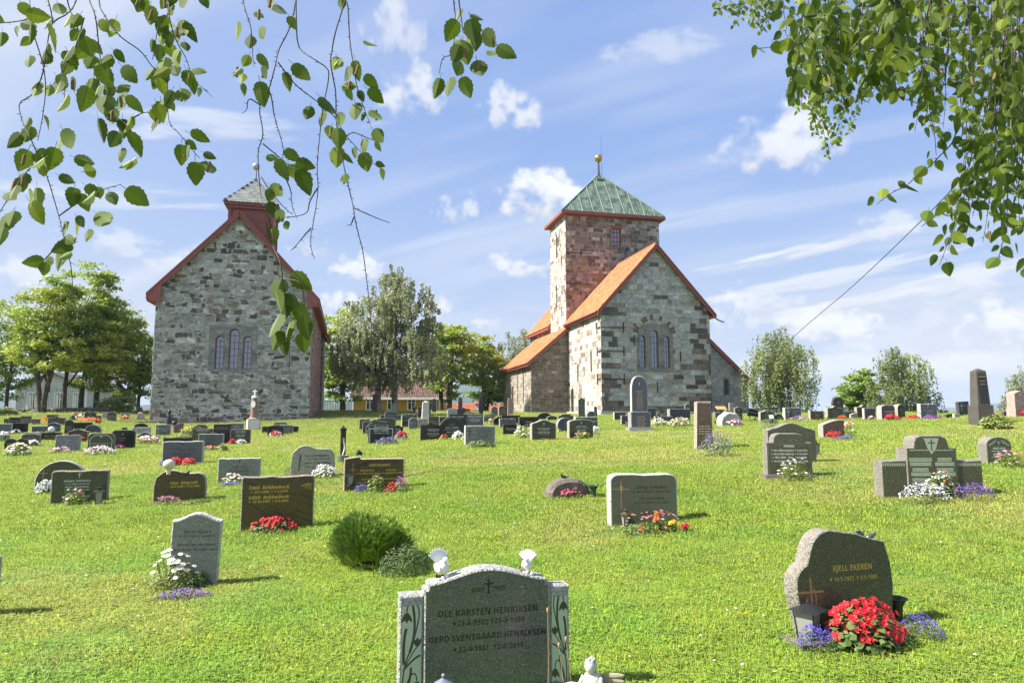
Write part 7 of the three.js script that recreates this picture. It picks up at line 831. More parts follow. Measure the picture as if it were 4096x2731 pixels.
// far left rows
for (const a of [
  ['orange_marigold', 'long row of orange marigolds above the wide low black gravestone', 176, 229, 959, 972, 31, 'ball', ['orange'], { nf: 80, size: 0.05, nl: 120, dep: 0.3, flatTop: 0.3 }],
  ['orange_marigold', 'short clump of orange marigolds left of the round cross head', 91, 109, 959, 974, 32, 'ball', ['orange', 'yellow'], { nf: 34, size: 0.05, nl: 60, dep: 0.2 }],
  ['white_daisy', 'white daisies cut by the left edge', -4, 14, 990, 1014, 21, 'daisy', ['white'], { nf: 30, size: 0.04, nl: 140, dep: 0.2 }],
  ['white_daisy', 'white daisies and a yellow flower before the black double lobed stone', 12, 62, 1016, 1047, 18.2, 'daisy', ['white', 'white', 'white', 'yellow', 'silver'], { nf: 46, size: 0.035, nl: 320, green: 'yellow', leaf: 0.04, dep: 0.3 }],
  ['white_daisy', 'white flowers right of the black double lobed stone', 58, 86, 1010, 1025, 19.6, 'daisy', ['white', 'silver'], { nf: 32, size: 0.035, nl: 100, dep: 0.2 }],
  ['white_flowers', 'white flowers before the broad black gravestone', 26, 42, 984, 997, 25, 'daisy', ['white'], { nf: 16, size: 0.045, nl: 60, dep: 0.15 }],
  ['orange_flowers', 'orange red and white flowers before the tilted slate slab', 113, 162, 1026, 1042, 18.6, 'mound', ['orange', 'silver', 'violet', 'silver'], { nf: 40, size: 0.035, nl: 100, dep: 0.18 }],
  ['silver_leaf', 'silver and magenta plants before the double heart gravestone', 190, 258, 1024, 1045, 18.2, 'tuft', ['silver', 'silver', 'magenta', 'white'], { nf: 110, size: 0.035, nl: 160, dep: 0.22 }],
  ['pink_flowers', 'bright pink flower before the large black cut corner gravestone', 264, 284, 1022, 1032, 19.3, 'mound', ['pink', 'magenta'], { nf: 14, size: 0.035, nl: 40, dep: 0.12 }],
  ['white_daisy', 'white daisies with red flowers before the wave shaped gravestone', 308, 364, 1000, 1020, 21.2, 'daisy', ['white', 'white', 'white', 'red'], { nf: 70, size: 0.035, nl: 200, green: 'yellow', dep: 0.3 }],
  ['mixed_flowers', 'red and yellow flowers before the plain grey gravestone by the shrub', 272, 298, 954, 965, 37, 'mound', ['red', 'orange', 'yellow', 'white'], { nf: 26, size: 0.05, nl: 40, dep: 0.2 }],
  ['white_red_flowers', 'white and red flowers left of the gravestone with small white cross', 168, 192, 950, 962, 37, 'mound', ['white', 'white', 'red'], { nf: 28, size: 0.05, nl: 60, dep: 0.2 }],
  ['conifer', 'small pointed green conifer near the tree trunks', 160, 170, 949, 963, 37, 'tuft', ['white'], { nf: 0, nl: 300, leaf: 0.08, asp: 0.3, green: 'dark', dep: 0.2, flatTop: 1.6, cat: 'shrub' }],
  ['red_flowers', 'red flowers right of the brown bell shaped gravestone', 180, 192, 1004, 1016, 20.5, 'mound', ['red', 'red', 'violet'], { nf: 12, size: 0.04, nl: 40, dep: 0.12 }],
  ['red_flowers', 'red flowers before the small striped gravestone', 398, 416, 979, 993, 26, 'mound', ['red'], { nf: 22, size: 0.045, nl: 40, dep: 0.15 }],
  ['golden_bush', 'yellow green bush left of the dark arched gravestone', 410, 446, 978, 1006, 23.5, 'tuft', ['yellow'], { nf: 26, size: 0.03, nl: 340, leaf: 0.05, green: 'yellow', dep: 0.3, cat: 'shrub' }],
  ['red_flowers', 'red flowers before the green gravestone right of the tall black one', 524, 542, 1009, 1021, 21.5, 'mound', ['red'], { nf: 20, size: 0.04, nl: 40, dep: 0.12 }],
  ['silver_leaf', 'silver leaved plant right of those red flowers by the green gravestone', 541, 562, 1009, 1021, 21.5, 'tuft', ['silver'], { nf: 60, size: 0.035, nl: 30, dep: 0.12 }],
  ['orange_flowers', 'small orange and yellow flowers before the grey rough gravestone', 464, 506, 1023, 1035, 18.3, 'daisy', ['orange', 'yellow', 'pink'], { nf: 24, size: 0.03, nl: 120, dep: 0.15 }],
  ['green_bush', 'pale green weeds right of the grey rough gravestone', 500, 520, 1014, 1036, 18.5, 'tuft', ['yellow'], { nf: 3, size: 0.02, nl: 180, leaf: 0.06, asp: 0.25, green: 'yellow', dep: 0.2, cat: 'plant' }],
  ['red_white_flowers', 'red and white flowers before the black round topped gravestone near the pillar', 618, 648, 990, 1003, 23.3, 'mound', ['red', 'white'], { nf: 34, size: 0.04, nl: 40, dep: 0.15 }],
  ['red_begonia', 'left of two red begonias before the broad smooth grey gravestone', 386, 414, 1050, 1070, 15, 'mound', ['red'], { nf: 40, size: 0.032, shell: true, nl: 100, dep: 0.16 }],
  ['red_begonia', 'right of two red begonias before the broad smooth grey gravestone', 418, 446, 1051, 1069, 15, 'mound', ['red'], { nf: 40, size: 0.032, shell: true, nl: 100, dep: 0.16 }],
  ['lobelia', 'violet lobelia at the left corner of the broad smooth grey gravestone', 362, 390, 1058, 1070, 15, 'tuft', ['violet', 'blue'], { nf: 60, size: 0.02, nl: 100, dep: 0.14 }],
  ['white_red_flowers', 'white and red flowers by the low grey gravestone near the double one', 1118, 1136, 960, 972, 29, 'daisy', ['white', 'red'], { nf: 22, size: 0.04, nl: 60, dep: 0.15 }],
]) plant(...a);
// the clipped thuja bush and the grasses round it
{ const f = foot(838, 1312, 7), sz = f.d / (FPX * SC), g = thing('thuja_bush', 'dense green thuja bush in the open lawn behind the large grey stone', 'bush', V3(f.p.x, f.p.y, f.p.z - 0.25), 0), b = new Buf({ color: true }), r = rng(12), W = 86 * sz, H = 112 * sz;
  for (let i = 0; i < 9000; i++) { const a = r() * 6.283, cz = r() * 1.4 - 0.4, q = Math.sqrt(Math.max(0, 1 - cz * cz)), lump = vnoise(Math.cos(a) * q * 2.6 + 9, cz * 2.6 + Math.sin(a) * q * 2.6), k = mixf(0.62, 1.05, r() ** 0.6) * (0.76 + 0.42 * lump), p = V3(Math.cos(a) * q * W * k, H * 0.4 + cz * H * 0.6 * k, Math.sin(a) * q * W * 0.85 * k); if (p.y < 0.01) continue; const n = V3(p.x, (p.y - H * 0.3) * 0.8, p.z).normalize(), up = V3(n.x * 0.8 + (r() - 0.5) * 0.9, 0.7, n.z * 0.8 + (r() - 0.5) * 0.9).normalize(), s = 0.03 * (0.6 + 0.9 * r()), t = up.clone().cross(n).normalize(), tone = clamp(fbm(p.x * 9 + 5, p.y * 9 + p.z * 7, 3) * 1.6 - 0.3 + (r() - 0.5) * 0.4, 0, 1), A = (x, y) => [p.x + t.x * x + up.x * y, p.y + t.y * x + up.y * y, p.z + t.z * x + up.z * y]; b.col = r() < 0.012 ? [0.24, 0.12, 0.04] : [mixf(0.09, 0.3, tone), mixf(0.2, 0.42, tone), 0.02]; for (const e of [-1, 1]) for (let m = 0; m < 4; m++) { const y = s * (0.2 + m * 0.42), l = s * (0.75 - m * 0.13); b.tri(A(0, y), A(e * l, y + l * 0.55), A(0, y + s * 0.24)); } b.tri(A(-s * 0.08, 0), A(s * 0.08, 0), A(0, s * 2.1)); }
  part('foliage', b.geo(), folM, g, 'stuff'); part('stem', cylG(0.03, 0.05, H * 0.6, 0, H * 0.28, 0), barkM, g); part('inner_twigs', new THREE.IcosahedronGeometry(1, 3).scale(W * 0.5, H * 0.34, W * 0.42).translate(0, H * 0.42, 0), std([0.04, 0.06, 0.015], 1), g);
  plant('low_juniper', 'straggly low juniper right of the thuja bush', 866, 985, 1238, 1320, 6.9, 'tuft', ['white'], { nf: 0, nl: 1500, leaf: 0.055, asp: 0.16, green: 'mid', dep: 0.25, flatTop: 1, blades: 120, cat: 'shrub' });
  plant('tall_grass', 'tall uncut grass right of the thuja bush', 925, 1005, 1225, 1300, 7, 'tuft', ['white'], { nf: 0, nl: 0, dep: 0.3, blades: 260, cat: 'grass' }); }
for (const [u, v, d, w, h, t] of [[1338, 1500, 4.15, 50, 70, 'tall grass at the right end of the large grey stone'], [935, 1560, 4.05, 40, 40, 'tall grass at the left end of the large grey stone'], [468, 1155, 10.4, 36, 26, 'tall grass right of the brown gravestone with dipped top'], [700, 1215, 8.7, 40, 22, 'tall grass right of the dark brown gravestone'], [1408, 1212, 8.9, 34, 34, 'tall grass left of the grey green stone with gold cross'], [1785, 1100, 10.3, 30, 24, 'tall grass before the stepped list of names'], [1250, 1010, 20, 60, 10, 'uncut grass along the gravestone with white name bars'], [1620, 1040, 15.8, 60, 14, 'uncut grass round the tall rough sided slab'], [2245, 977, 21.3, 50, 8, 'uncut grass round the dark obelisk'], [248, 1152, 10.7, 40, 16, 'uncut grass right of the dark green gravestone']]) plant('tall_grass', t, u - w / 2, u + w / 2, v - h, v, d, 'tuft', ['white'], { nf: 0, nl: 0, blades: Math.round(w * 2.4), dep: 0.12, cat: 'grass' });
// ---------------------------------------------------------------- lanterns, vases, figures, posts
const blackMetal = std([0.03, 0.032, 0.036], 0.45, { metalness: 0.3 }), bronzeM = std([0.11, 0.085, 0.045], 0.45, { metalness: 0.5 }), frost = std([0.26, 0.27, 0.26], 0.3), LAN = 'grave lanterns';
function lantern(label, u, v0, v1, d, o = {}) {
  const f = o.pos ? { p: o.pos, d: -o.pos.z } : foot(u, v1, d), H = o.h ?? rowH(v0, f.d) - f.p.y, g = thing('grave_lantern', label, 'lantern', f.p, o.turn ?? 0.5, LAN), m = o.mat ?? blackMetal, n = o.n ?? 4, R = H * (o.fat ?? 0.24), y0 = o.leg ?? 0, b0 = H * 0.08 + y0 * H, b1 = H * (o.roof ?? 0.66), pts = (y, r) => Array.from({ length: n }, (_, i) => { const a = (i + 0.5) / n * 6.283; return V3(Math.cos(a) * r, y, Math.sin(a) * r); });
  const lo = pts(b0, R * 0.72), hi = pts(b1, R * 1.0); for (let i = 0; i < n; i++) { part('corner_bar', tube([lo[i], hi[i]], H * 0.018, H * 0.018, 4, 1), m, g); const q = new Buf(), j = (i + 1) % n, s = 0.93; q.quad(...[lo[i], hi[i], hi[j], lo[j]].map((p) => [p.x * s, p.y, p.z * s])); part('pane', q.geo(), Object.assign(frost, { side: THREE.DoubleSide }), g); }
  part('base', new THREE.CylinderGeometry(R * 0.82, R * 0.9, H * 0.07, n).rotateY(Math.PI / n).translate(0, b0 - H * 0.03, 0), m, g); if (y0) part('leg', cylG(H * 0.02, H * 0.03, y0 * H + 0.1, 0, y0 * H / 2 - 0.03, 0), m, g);
  if (o.flatRoof) { const rg = new THREE.CylinderGeometry(R * 0.25, R * 1.45, H * 0.16, n, 3).rotateY(Math.PI / n).translate(0, b1 + H * 0.08, 0), ps = rg.attributes.position; for (let i = 0; i < ps.count; i++) ps.setY(i, ps.getY(i) + Math.sin(ps.getX(i) * 30 / H * 0.3) * H * 0.012); part('roof', rg, m, g); part('knob', new THREE.SphereGeometry(H * 0.03, 8, 6).translate(0, b1 + H * 0.18, 0), m, g); }
  else { part('roof', flat(new THREE.CylinderGeometry(R * 0.3, R * 1.4, H * 0.14, n).rotateY(Math.PI / n).translate(0, b1 + H * 0.07, 0)), m, g); part('chimney', flat(new THREE.CylinderGeometry(R * 0.42, R * 0.3, H * 0.06, n).rotateY(Math.PI / n).translate(0, b1 + H * 0.16, 0)), m, g); part('cap', new THREE.ConeGeometry(R * 0.62, H * 0.08, n).rotateY(Math.PI / n).translate(0, b1 + H * 0.23, 0), m, g); part('knob', new THREE.SphereGeometry(H * 0.03, 8, 6).translate(0, b1 + H * 0.29, 0), m, g); }
  return g;
}
lantern('grey square lantern with wavy flat roof by the wavy olive gravestone', 1858, 1380, 1474, 4.92, { flatRoof: true, fat: 0.36, roof: 0.8, turn: 0.75 });
lantern('small grey lantern before the dark green gravestone with white cross', 226, 1111, 1160, 10.3);
lantern('black paned lantern on a stem before the gold capitals gravestone', 803, 1072, 1128, 11, { leg: 0.22, fat: 0.2 });
lantern('bronze six sided lantern left of the pink daisies', 1437, 1163, 1212, 8.7, { mat: bronzeM, n: 6, fat: 0.22 });
lantern('grey lantern on a pole left of the carved border gravestone', 847, 976, 1018, 21, { leg: 0.45, fat: 0.13 });
lantern('black lantern at the right wing of the wide winged gravestone', 2222, 1083, 1125, 8.75, { fat: 0.2 });
lantern('clear framed lantern right behind the stepped list of names', 1874, 1006, 1046, 11.8, { fat: 0.22 });
{ const d = 3.55, p = at(1018, 1600, d); p.y = ground(p.x, p.z); const g = lantern('blue grey lantern top cut by the bottom edge before the large grey stone', 0, 0, 0, d, { pos: p, h: rowH(1541, d) - p.y, fat: 0.22, n: 12, mat: std([0.2, 0.22, 0.27], 0.45, { metalness: 0.3 }) }); }
const vase = (label, u, v0, v1, d, r0, col) => { const f = foot(u, v1, d), H = rowH(v0, f.d) - f.p.y, g = thing('grave_vase', label, 'vase', f.p), m = std(col, 0.35, { side: THREE.DoubleSide }); part('body', new THREE.LatheGeometry([[0.5, 0], [0.45, 0.3], [0.55, 0.7], [0.85, 0.94], [1, 1]].map((p) => new THREE.Vector2(p[0] * r0, p[1] * H)), 24), m, g); part('rim', new THREE.TorusGeometry(r0, r0 * 0.06, 6, 24).rotateX(Math.PI / 2).translate(0, H, 0), m, g); };
vase('black vase at the right of the red begonia mound', 2062, 1372, 1432, 5.05, 0.075, [0.02, 0.022, 0.024]); vase('dark green vase between lantern and red begonia mound', 1904, 1385, 1440, 5.05, 0.05, [0.03, 0.05, 0.05]); vase('dark green vase right of the low boulder gravestone', 1363, 1114, 1142, 10.3, 0.085, [0.02, 0.06, 0.045]);
// dove figurines: a body, a fanned tail and a head on a twig with blossoms
const porcelain = std([0.74, 0.74, 0.73], 0.35), figDark = std([0.12, 0.07, 0.06], 0.6);
function dove(label, pos, s, turn, tailUp) {
  const g = thing('dove_figurine', label, 'figurine', pos, turn, 'white porcelain doves'); const body = new THREE.SphereGeometry(1, 20, 16).scale(0.36, 0.45, 0.42), bp = body.attributes.position; for (let i = 0; i < bp.count; i++) { const y = bp.getY(i); if (y < 0) { bp.setX(i, bp.getX(i) * (1 + y * 0.5)); bp.setZ(i, bp.getZ(i) * (1 + y * 0.3)); } } body.computeVertexNormals(); part('body', body.scale(s, s, s).translate(0, s * 0.75, 0), porcelain, g); part('head', new THREE.SphereGeometry(0.21 * s, 16, 12).translate(0.05 * s, 1.22 * s, 0.25 * s), porcelain, g); part('beak', new THREE.ConeGeometry(0.05 * s, 0.16 * s, 8).rotateX(Math.PI / 2).translate(0.05 * s, 1.19 * s, 0.5 * s), std([0.6, 0.4, 0.3], 0.5), g);
  for (let i = 0; i < 9; i++) { const a = (i - 4) * 0.23, f = new THREE.SphereGeometry(1, 10, 6).scale(0.13 * s, 0.5 * s, 0.035 * s).translate(0, 0.48 * s, 0); f.rotateZ(-a); f.rotateX(-0.25); const m = part('tail_feather', f, porcelain, g); m.position.set(0, (tailUp ? 1.0 : 0.8) * s, -0.3 * s - Math.abs(i - 4) * 0.005 * s); if (!tailUp) { m.scale.y = 0.62; m.rotation.x = -0.5; } }
  for (const k of [-1, 1]) part('wing', new THREE.SphereGeometry(1, 12, 8).scale(0.1 * s, 0.3 * s, 0.4 * s).rotateX(0.5).translate(k * 0.34 * s, 0.75 * s, -0.1 * s), porcelain, g); part('twig', tube([V3(-0.55 * s, 0.28 * s, 0.1 * s), V3(0, 0.2 * s, 0.15 * s), V3(0.5 * s, 0.12 * s, 0.1 * s)], 0.12 * s, 0.08 * s), figDark, g); for (const [x, y] of [[-0.18, 0.1], [0.12, 0.22], [0.5, 0.1]]) part('blossom', new THREE.SphereGeometry(0.15 * s, 12, 8).translate(x * s, y * s, 0.3 * s), porcelain, g); }
{ const q = globalThis.bigStone, top = (fx) => { q.g.updateMatrixWorld(true); return q.g.localToWorld(V3(fx * q.w, q.h * (0.9 + 0.1 * Math.cos(fx / 0.47 * Math.PI / 2) ** 1.6) - 0.004, -q.th / 2)); }; dove('white dove figurine with raised fan tail, left on the large grey stone', top(-0.35), 0.088, 0.75, true); dove('white dove figurine facing forward, right on the large grey stone', top(0.335), 0.07, -0.25, true); }
function bird(label, pos, s, turn, mat = blackMetal) { const g = thing('bird_figure', label, 'figurine', pos, turn, 'small metal birds on gravestones'); part('body', new THREE.SphereGeometry(1, 14, 10).scale(0.3 * s, 0.28 * s, 0.52 * s).rotateX(-0.35).translate(0, 0.28 * s, 0), mat, g); part('head', new THREE.SphereGeometry(0.2 * s, 12, 8).translate(0, 0.6 * s, 0.42 * s), mat, g); part('beak', new THREE.ConeGeometry(0.06 * s, 0.2 * s, 6).rotateX(Math.PI / 2).translate(0, 0.6 * s, 0.66 * s), mat, g); part('tail', boxG(0.18 * s, 0.06 * s, 0.5 * s).rotateX(0.5).translate(0, 0.4 * s, -0.6 * s), mat, g); }
{ const k = kjell; k.g.updateMatrixWorld(true); const P = (fx, fy) => k.g.localToWorld(V3(fx * k.w, fy * k.h, -k.th / 2)); bird('dark metal bird with raised tail on the wavy olive gravestone', P(0.27, 0.905), 0.075, -0.9, std([0.12, 0.12, 0.13], 0.3, { metalness: 0.6 })); bird('dark metal bird lying low, right of the other on the wavy olive gravestone', P(0.37, 0.875), 0.07, 1.5, std([0.12, 0.12, 0.13], 0.3, { metalness: 0.6 })); }
bird('black bird on the brown gravestone with dipped top', at(428, 1090, 10.55), 0.09, 1.4); bird('black bird on the low boulder gravestone', at(1296, 1099, 10.55), 0.1, -1.4);
{ // angel statuette cut by the bottom edge, right of the large stone
  const d = 3.5, p = at(1362, 1626, d), y0 = p.y, s = rowH(1508, d) - y0; p.y = ground(p.x, p.z); const g = thing('angel_statuette', 'weathered white angel statuette with open wing at the bottom edge', 'statuette', p, -0.35), m = std([0.72, 0.7, 0.65], 0.7, { map: stoneTex }), wm = std([0.5, 0.43, 0.33], 0.8, { map: stoneTex }), r = rng(8), up = y0 - p.y, P = (n, q, mm = m) => part(n, q.translate(0, up, 0), mm, g);
  part('plinth', boxG(s * 1.3, up + 0.1, s * 0.9, 0.02, up / 2 - 0.05, 0), sideM('y'), g);
  const robe = new THREE.LatheGeometry([[0.30, 0], [0.3, 0.2], [0.24, 0.4], [0.2, 0.55], [0.17, 0.66], [0.08, 0.73]].map((q) => new THREE.Vector2(q[0] * s, q[1] * s)), 28), rp = robe.attributes.position; for (let i = 0; i < rp.count; i++) { const a = Math.atan2(rp.getZ(i), rp.getX(i)), k = 1 + 0.1 * Math.sin(a * 7 + rp.getY(i) * 20) * (1 - rp.getY(i) / s); rp.setX(i, rp.getX(i) * k); rp.setZ(i, rp.getZ(i) * k * 0.85); } robe.computeVertexNormals(); P('robe', robe);
  P('head', new THREE.SphereGeometry(0.135 * s, 20, 16).scale(0.86, 1.1, 0.95).translate(-0.03 * s, 0.84 * s, 0.05 * s)); P('nose', new THREE.ConeGeometry(0.02 * s, 0.05 * s, 6).rotateX(1.9).translate(-0.04 * s, 0.82 * s, 0.18 * s)); for (let i = 0; i < 46; i++) { const a = r() * 6.283, y = r() * 0.24, f = Math.sin(a) > 0.2; if (f && y < 0.17) continue; P('curl', new THREE.SphereGeometry((0.022 + 0.014 * r()) * s, 7, 5).translate(-0.03 * s + Math.cos(a) * 0.12 * s * Math.sqrt(1 - (y / 0.3) ** 2), (0.76 + y) * s, 0.03 * s + Math.sin(a) * 0.12 * s * Math.sqrt(1 - (y / 0.3) ** 2))); }
  P('arm', tube([V3(-0.17 * s, 0.63 * s, 0.02 * s), V3(-0.25 * s, 0.48 * s, 0.1 * s), V3(-0.3 * s, 0.42 * s, 0.24 * s)], 0.06 * s, 0.036 * s)); P('arm', tube([V3(0.17 * s, 0.63 * s, 0.02 * s), V3(0.17 * s, 0.46 * s, 0.16 * s), V3(-0.12 * s, 0.4 * s, 0.26 * s)], 0.06 * s, 0.036 * s)); P('bowl', new THREE.CylinderGeometry(0.17 * s, 0.12 * s, 0.1 * s, 18).translate(-0.36 * s, 0.46 * s, 0.26 * s));
  for (let i = 0; i < 7; i++) { const f = new THREE.SphereGeometry(1, 10, 6).scale(0.27 * s, 0.055 * s, 0.022 * s).translate(0.27 * s, 0, 0); f.rotateZ(0.12 - i * 0.2); const q = P('wing_feather', f, wm); q.position.set(0.12 * s, (0.62 - i * 0.03) * s, -0.12 * s - 0.004 * i); } }
for (const [u0, v0, u1, v1, d, t] of [[1300, 1466, 1318, 1568, 3.75, 'dry seed stalk with brown head right of the large grey stone'], [1258, 1400, 1256, 1568, 3.8, 'thin brown stalk with green bud before the large grey stone'], [1284, 1480, 1300, 1568, 3.7, 'bent dry stalk before the large grey stone']]) { const b = at(u1, v1, d); b.y = Math.min(b.y, ground(b.x, b.z)); const a = at(u0, v0, d), g = thing('dry_stalk', t, 'plant', b); const e = a.clone().sub(b); part('stalk', tube([V3(0, 0, 0), e.clone().multiplyScalar(0.5).add(V3(0.006, 0, 0)), e], 0.003, 0.0022, 5), std([0.3, 0.2, 0.1], 0.8), g); part('seed_head', new THREE.SphereGeometry(0.007, 10, 8).scale(1, 2.2, 1).translate(e.x, e.y, e.z), std([0.36, 0.24, 0.12], 0.8), g); }
{ const f = foot(383, 1160, 10.2), H = rowH(1056, f.d) - f.p.y, g = thing('mushroom_stake', 'pale ball ornament on a thin stick before the brown gravestone', 'ornament', f.p), m = std([0.6, 0.54, 0.44], 0.8); part('stick', cylG(0.006, 0.006, H, 0, H / 2, 0, 6), blackMetal, g); part('ball', new THREE.SphereGeometry(0.085, 18, 14).scale(1, 0.9, 1).translate(0, H - 0.06, 0), m, g); part('neck', new THREE.CylinderGeometry(0.045, 0.025, 0.1, 12).translate(0, H - 0.16, 0), m, g); }
{ // wooden tap post with hose and bucket
  const f = foot(787, 1048, 14.2), sz = f.d / (FPX * SC), H = rowH(975, f.d) - f.p.y, w = 11 * sz, g = thing('tap_post', 'dark wooden tap post with pointed cap in the lawn', 'post', f.p, 0.4), m = std([0.055, 0.042, 0.033], 0.85, { map: woodTex }); part('post', boxG(w, H * 0.86, w, 0, H * 0.43, 0), m, g); part('cap', flat(new THREE.ConeGeometry(w * 0.9, H * 0.14, 4).rotateY(Math.PI / 4).translate(0, H * 0.93, 0)), m, g); part('collar', boxG(w * 1.2, 0.05, w * 1.2, 0, H * 0.86, 0), m, g); part('hose', tube([V3(0, H * 0.55, w * 0.6), V3(0.03, H * 0.3, w * 0.7), V3(-0.03, 0.02, w * 1.2)], 0.022, 0.022), std([0.5, 0.47, 0.42], 0.6), g); part('tap', boxG(0.04, 0.06, 0.1, 0, H * 0.56, w * 0.6), std([0.5, 0.35, 0.15], 0.4, { metalness: 0.7 }), g);
  const b = foot(787, 1061, 13.6), B = thing('bucket', 'grey metal bucket at the foot of the wooden tap post', 'bucket', b.p), bh = 14 * sz; part('body', new THREE.CylinderGeometry(12 * sz, 10 * sz, bh, 22, 1, true).translate(0, bh / 2, 0), std([0.2, 0.24, 0.23], 0.45, { metalness: 0.4, side: THREE.DoubleSide }), B); part('rim', new THREE.TorusGeometry(12 * sz, 0.5 * sz, 6, 24).rotateX(Math.PI / 2).translate(0, bh, 0), std([0.3, 0.33, 0.33], 0.4, { metalness: 0.5 }), B); part('bottom', cylG(10 * sz, 10 * sz, 0.01, 0, 0.01, 0), zincM, B); }
{ const f = foot(388, 972, 30), H = rowH(941, f.d) - f.p.y, g = thing('hand_pump', 'black bottle shaped post by the rubble gable', 'post', f.p); part('body', new THREE.LatheGeometry([[0.12, 0], [0.13, 0.1], [0.12, 0.55], [0.07, 0.72], [0.06, 0.82], [0.09, 0.88], [0.08, 1], [0, 1.02]].map((q) => new THREE.Vector2(q[0], q[1] * H)), 16), blackMetal, g); const k = foot(401, 972, 29.5), h = thing('black_globe', 'black ball on a grey block by the rubble gable', 'ornament', k.p); part('globe', new THREE.SphereGeometry(0.13, 16, 12).translate(0, 0.33, 0), blackMetal, h); part('block', boxG(0.2, 0.22, 0.2, -0.08, 0.1, 0.05), sideM('y'), h); }
{ const f = foot(1657, 963, 33), H = rowH(936, f.d) - f.p.y, g = thing('information_board', 'small slanted orange information board by the sacristy', 'sign', f.p, 0.1); part('post', cylG(0.03, 0.03, H, 0, H / 2, 0, 8), ironM, g); const m = part('panel', boxG(0.42, 0.03, 0.26), std([0.75, 0.3, 0.1], 0.5), g); m.position.set(0, H, 0); m.rotation.x = 0.5; }
{ const f = foot(1731, 966, 27), sz = f.d / (FPX * SC), g = thing('wheelbarrow', 'black tub cart parked at the sacristy corner', 'cart', f.p, -0.3), m = std([0.02, 0.021, 0.024], 0.3); part('tub', new THREE.CylinderGeometry(10 * sz, 7 * sz, 24 * sz, 6, 1).rotateZ(Math.PI / 2 - 0.2).translate(0, 18 * sz, 0), m, g); part('lid', boxG(22 * sz, 2 * sz, 18 * sz, -1 * sz, 27 * sz, 0).rotateZ(-0.05), m, g); for (const k of [-1, 1]) { part('wheel', new THREE.TorusGeometry(5 * sz, 1.2 * sz, 8, 18).translate(8 * sz, 5 * sz, k * 8 * sz), m, g); part('leg', boxG(1.5 * sz, 14 * sz, 1.5 * sz, -8 * sz, 7 * sz, k * 6 * sz), ironM, g); } part('handle', tube([V3(-10 * sz, 20 * sz, 0), V3(-18 * sz, 24 * sz, 0)], 0.02, 0.02), ironM, g); }
{ const f = foot(1774, 980, 20), g = thing('grave_marker', 'white name tag on a short black stake in the lawn', 'sign', f.p); const H = 0.3; part('stake', cylG(0.02, 0.012, H, 0, H / 2, 0, 6), blackMetal, g); const m = part('tag', boxG(0.14, 0.12, 0.02), std([0.75, 0.74, 0.7], 0.5), g); m.position.set(-0.02, H + 0.05, 0); m.rotation.set(-0.3, 0, 0.15); plant('moss_mound', 'low olive mound of plants at the white name tag', 1742, 1796, 968, 983, 19.6, 'tuft', ['white'], { nf: 0, nl: 300, leaf: 0.03, green: 'grey', dep: 0.2, cat: 'plant' }); }
{ const f = foot(820, 1062, 11.9), H = rowH(1039, f.d) - f.p.y, g = thing('solar_spotlight', 'small black solar spotlight behind the gold capitals gravestone', 'lamp', f.p, 0.6); part('stake', cylG(0.012, 0.012, H, 0, H / 2, 0, 6), blackMetal, g); part('lamp_head', new THREE.CylinderGeometry(0.05, 0.035, 0.11, 14).rotateZ(1.1).translate(0.05, H, 0), blackMetal, g); }
{ const f = foot(1368, 957, 40), H = rowH(932, f.d) - f.p.y, g = thing('iron_post', 'thin dark pointed post by the chancel side wall', 'post', f.p); part('shaft', cylG(0.09, 0.11, H * 0.92, 0, H * 0.46, 0, 8), ironM, g); part('tip', new THREE.ConeGeometry(0.14, H * 0.12, 8).translate(0, H * 0.95, 0), ironM, g); }
{ const f = foot(118, 989, 23.2), g = thing('stone_ball', 'white ball on the black gravestone with gold letters', 'ornament', at(118, 990, 23.1)); part('ball', new THREE.SphereGeometry(0.1, 16, 12).translate(0, 0.07, 0), std([0.7, 0.7, 0.68], 0.5), g); part('foot', cylG(0.05, 0.06, 0.04, 0, 0, 0), std([0.5, 0.5, 0.5], 0.5), g); }
// ---------------------------------------------------------------- gravel path across the lawn
{ const P = [], I = [], n = 40; for (let i = 0; i <= n; i++) { const t = i / n, u = mixf(880, 1052, t), v = mixf(1071, 1053, t), d = mixf(12.3, 14.2, t); for (const k of [-1, 1]) { const dd = d + k * mixf(0.3, 0.12, t) * (0.8 + 0.4 * vnoise(i * 0.8, k + 3)), x = colX(u, v, d); P.push(x, ground(x, -dd) + 0.012, -dd); } if (i < n) I.push(i * 2, i * 2 + 2, i * 2 + 1, i * 2 + 1, i * 2 + 2, i * 2 + 3); } const g = new THREE.BufferGeometry(); g.setAttribute('position', new THREE.Float32BufferAttribute(P, 3)); g.setAttribute('uv', new THREE.Float32BufferAttribute(P.filter((_, i) => i % 3 !== 1), 2)); g.setIndex(I); g.computeVertexNormals(); structure('gravel_path', g, std([0.36, 0.34, 0.31], 1, { map: graniteTex, side: THREE.DoubleSide })); }
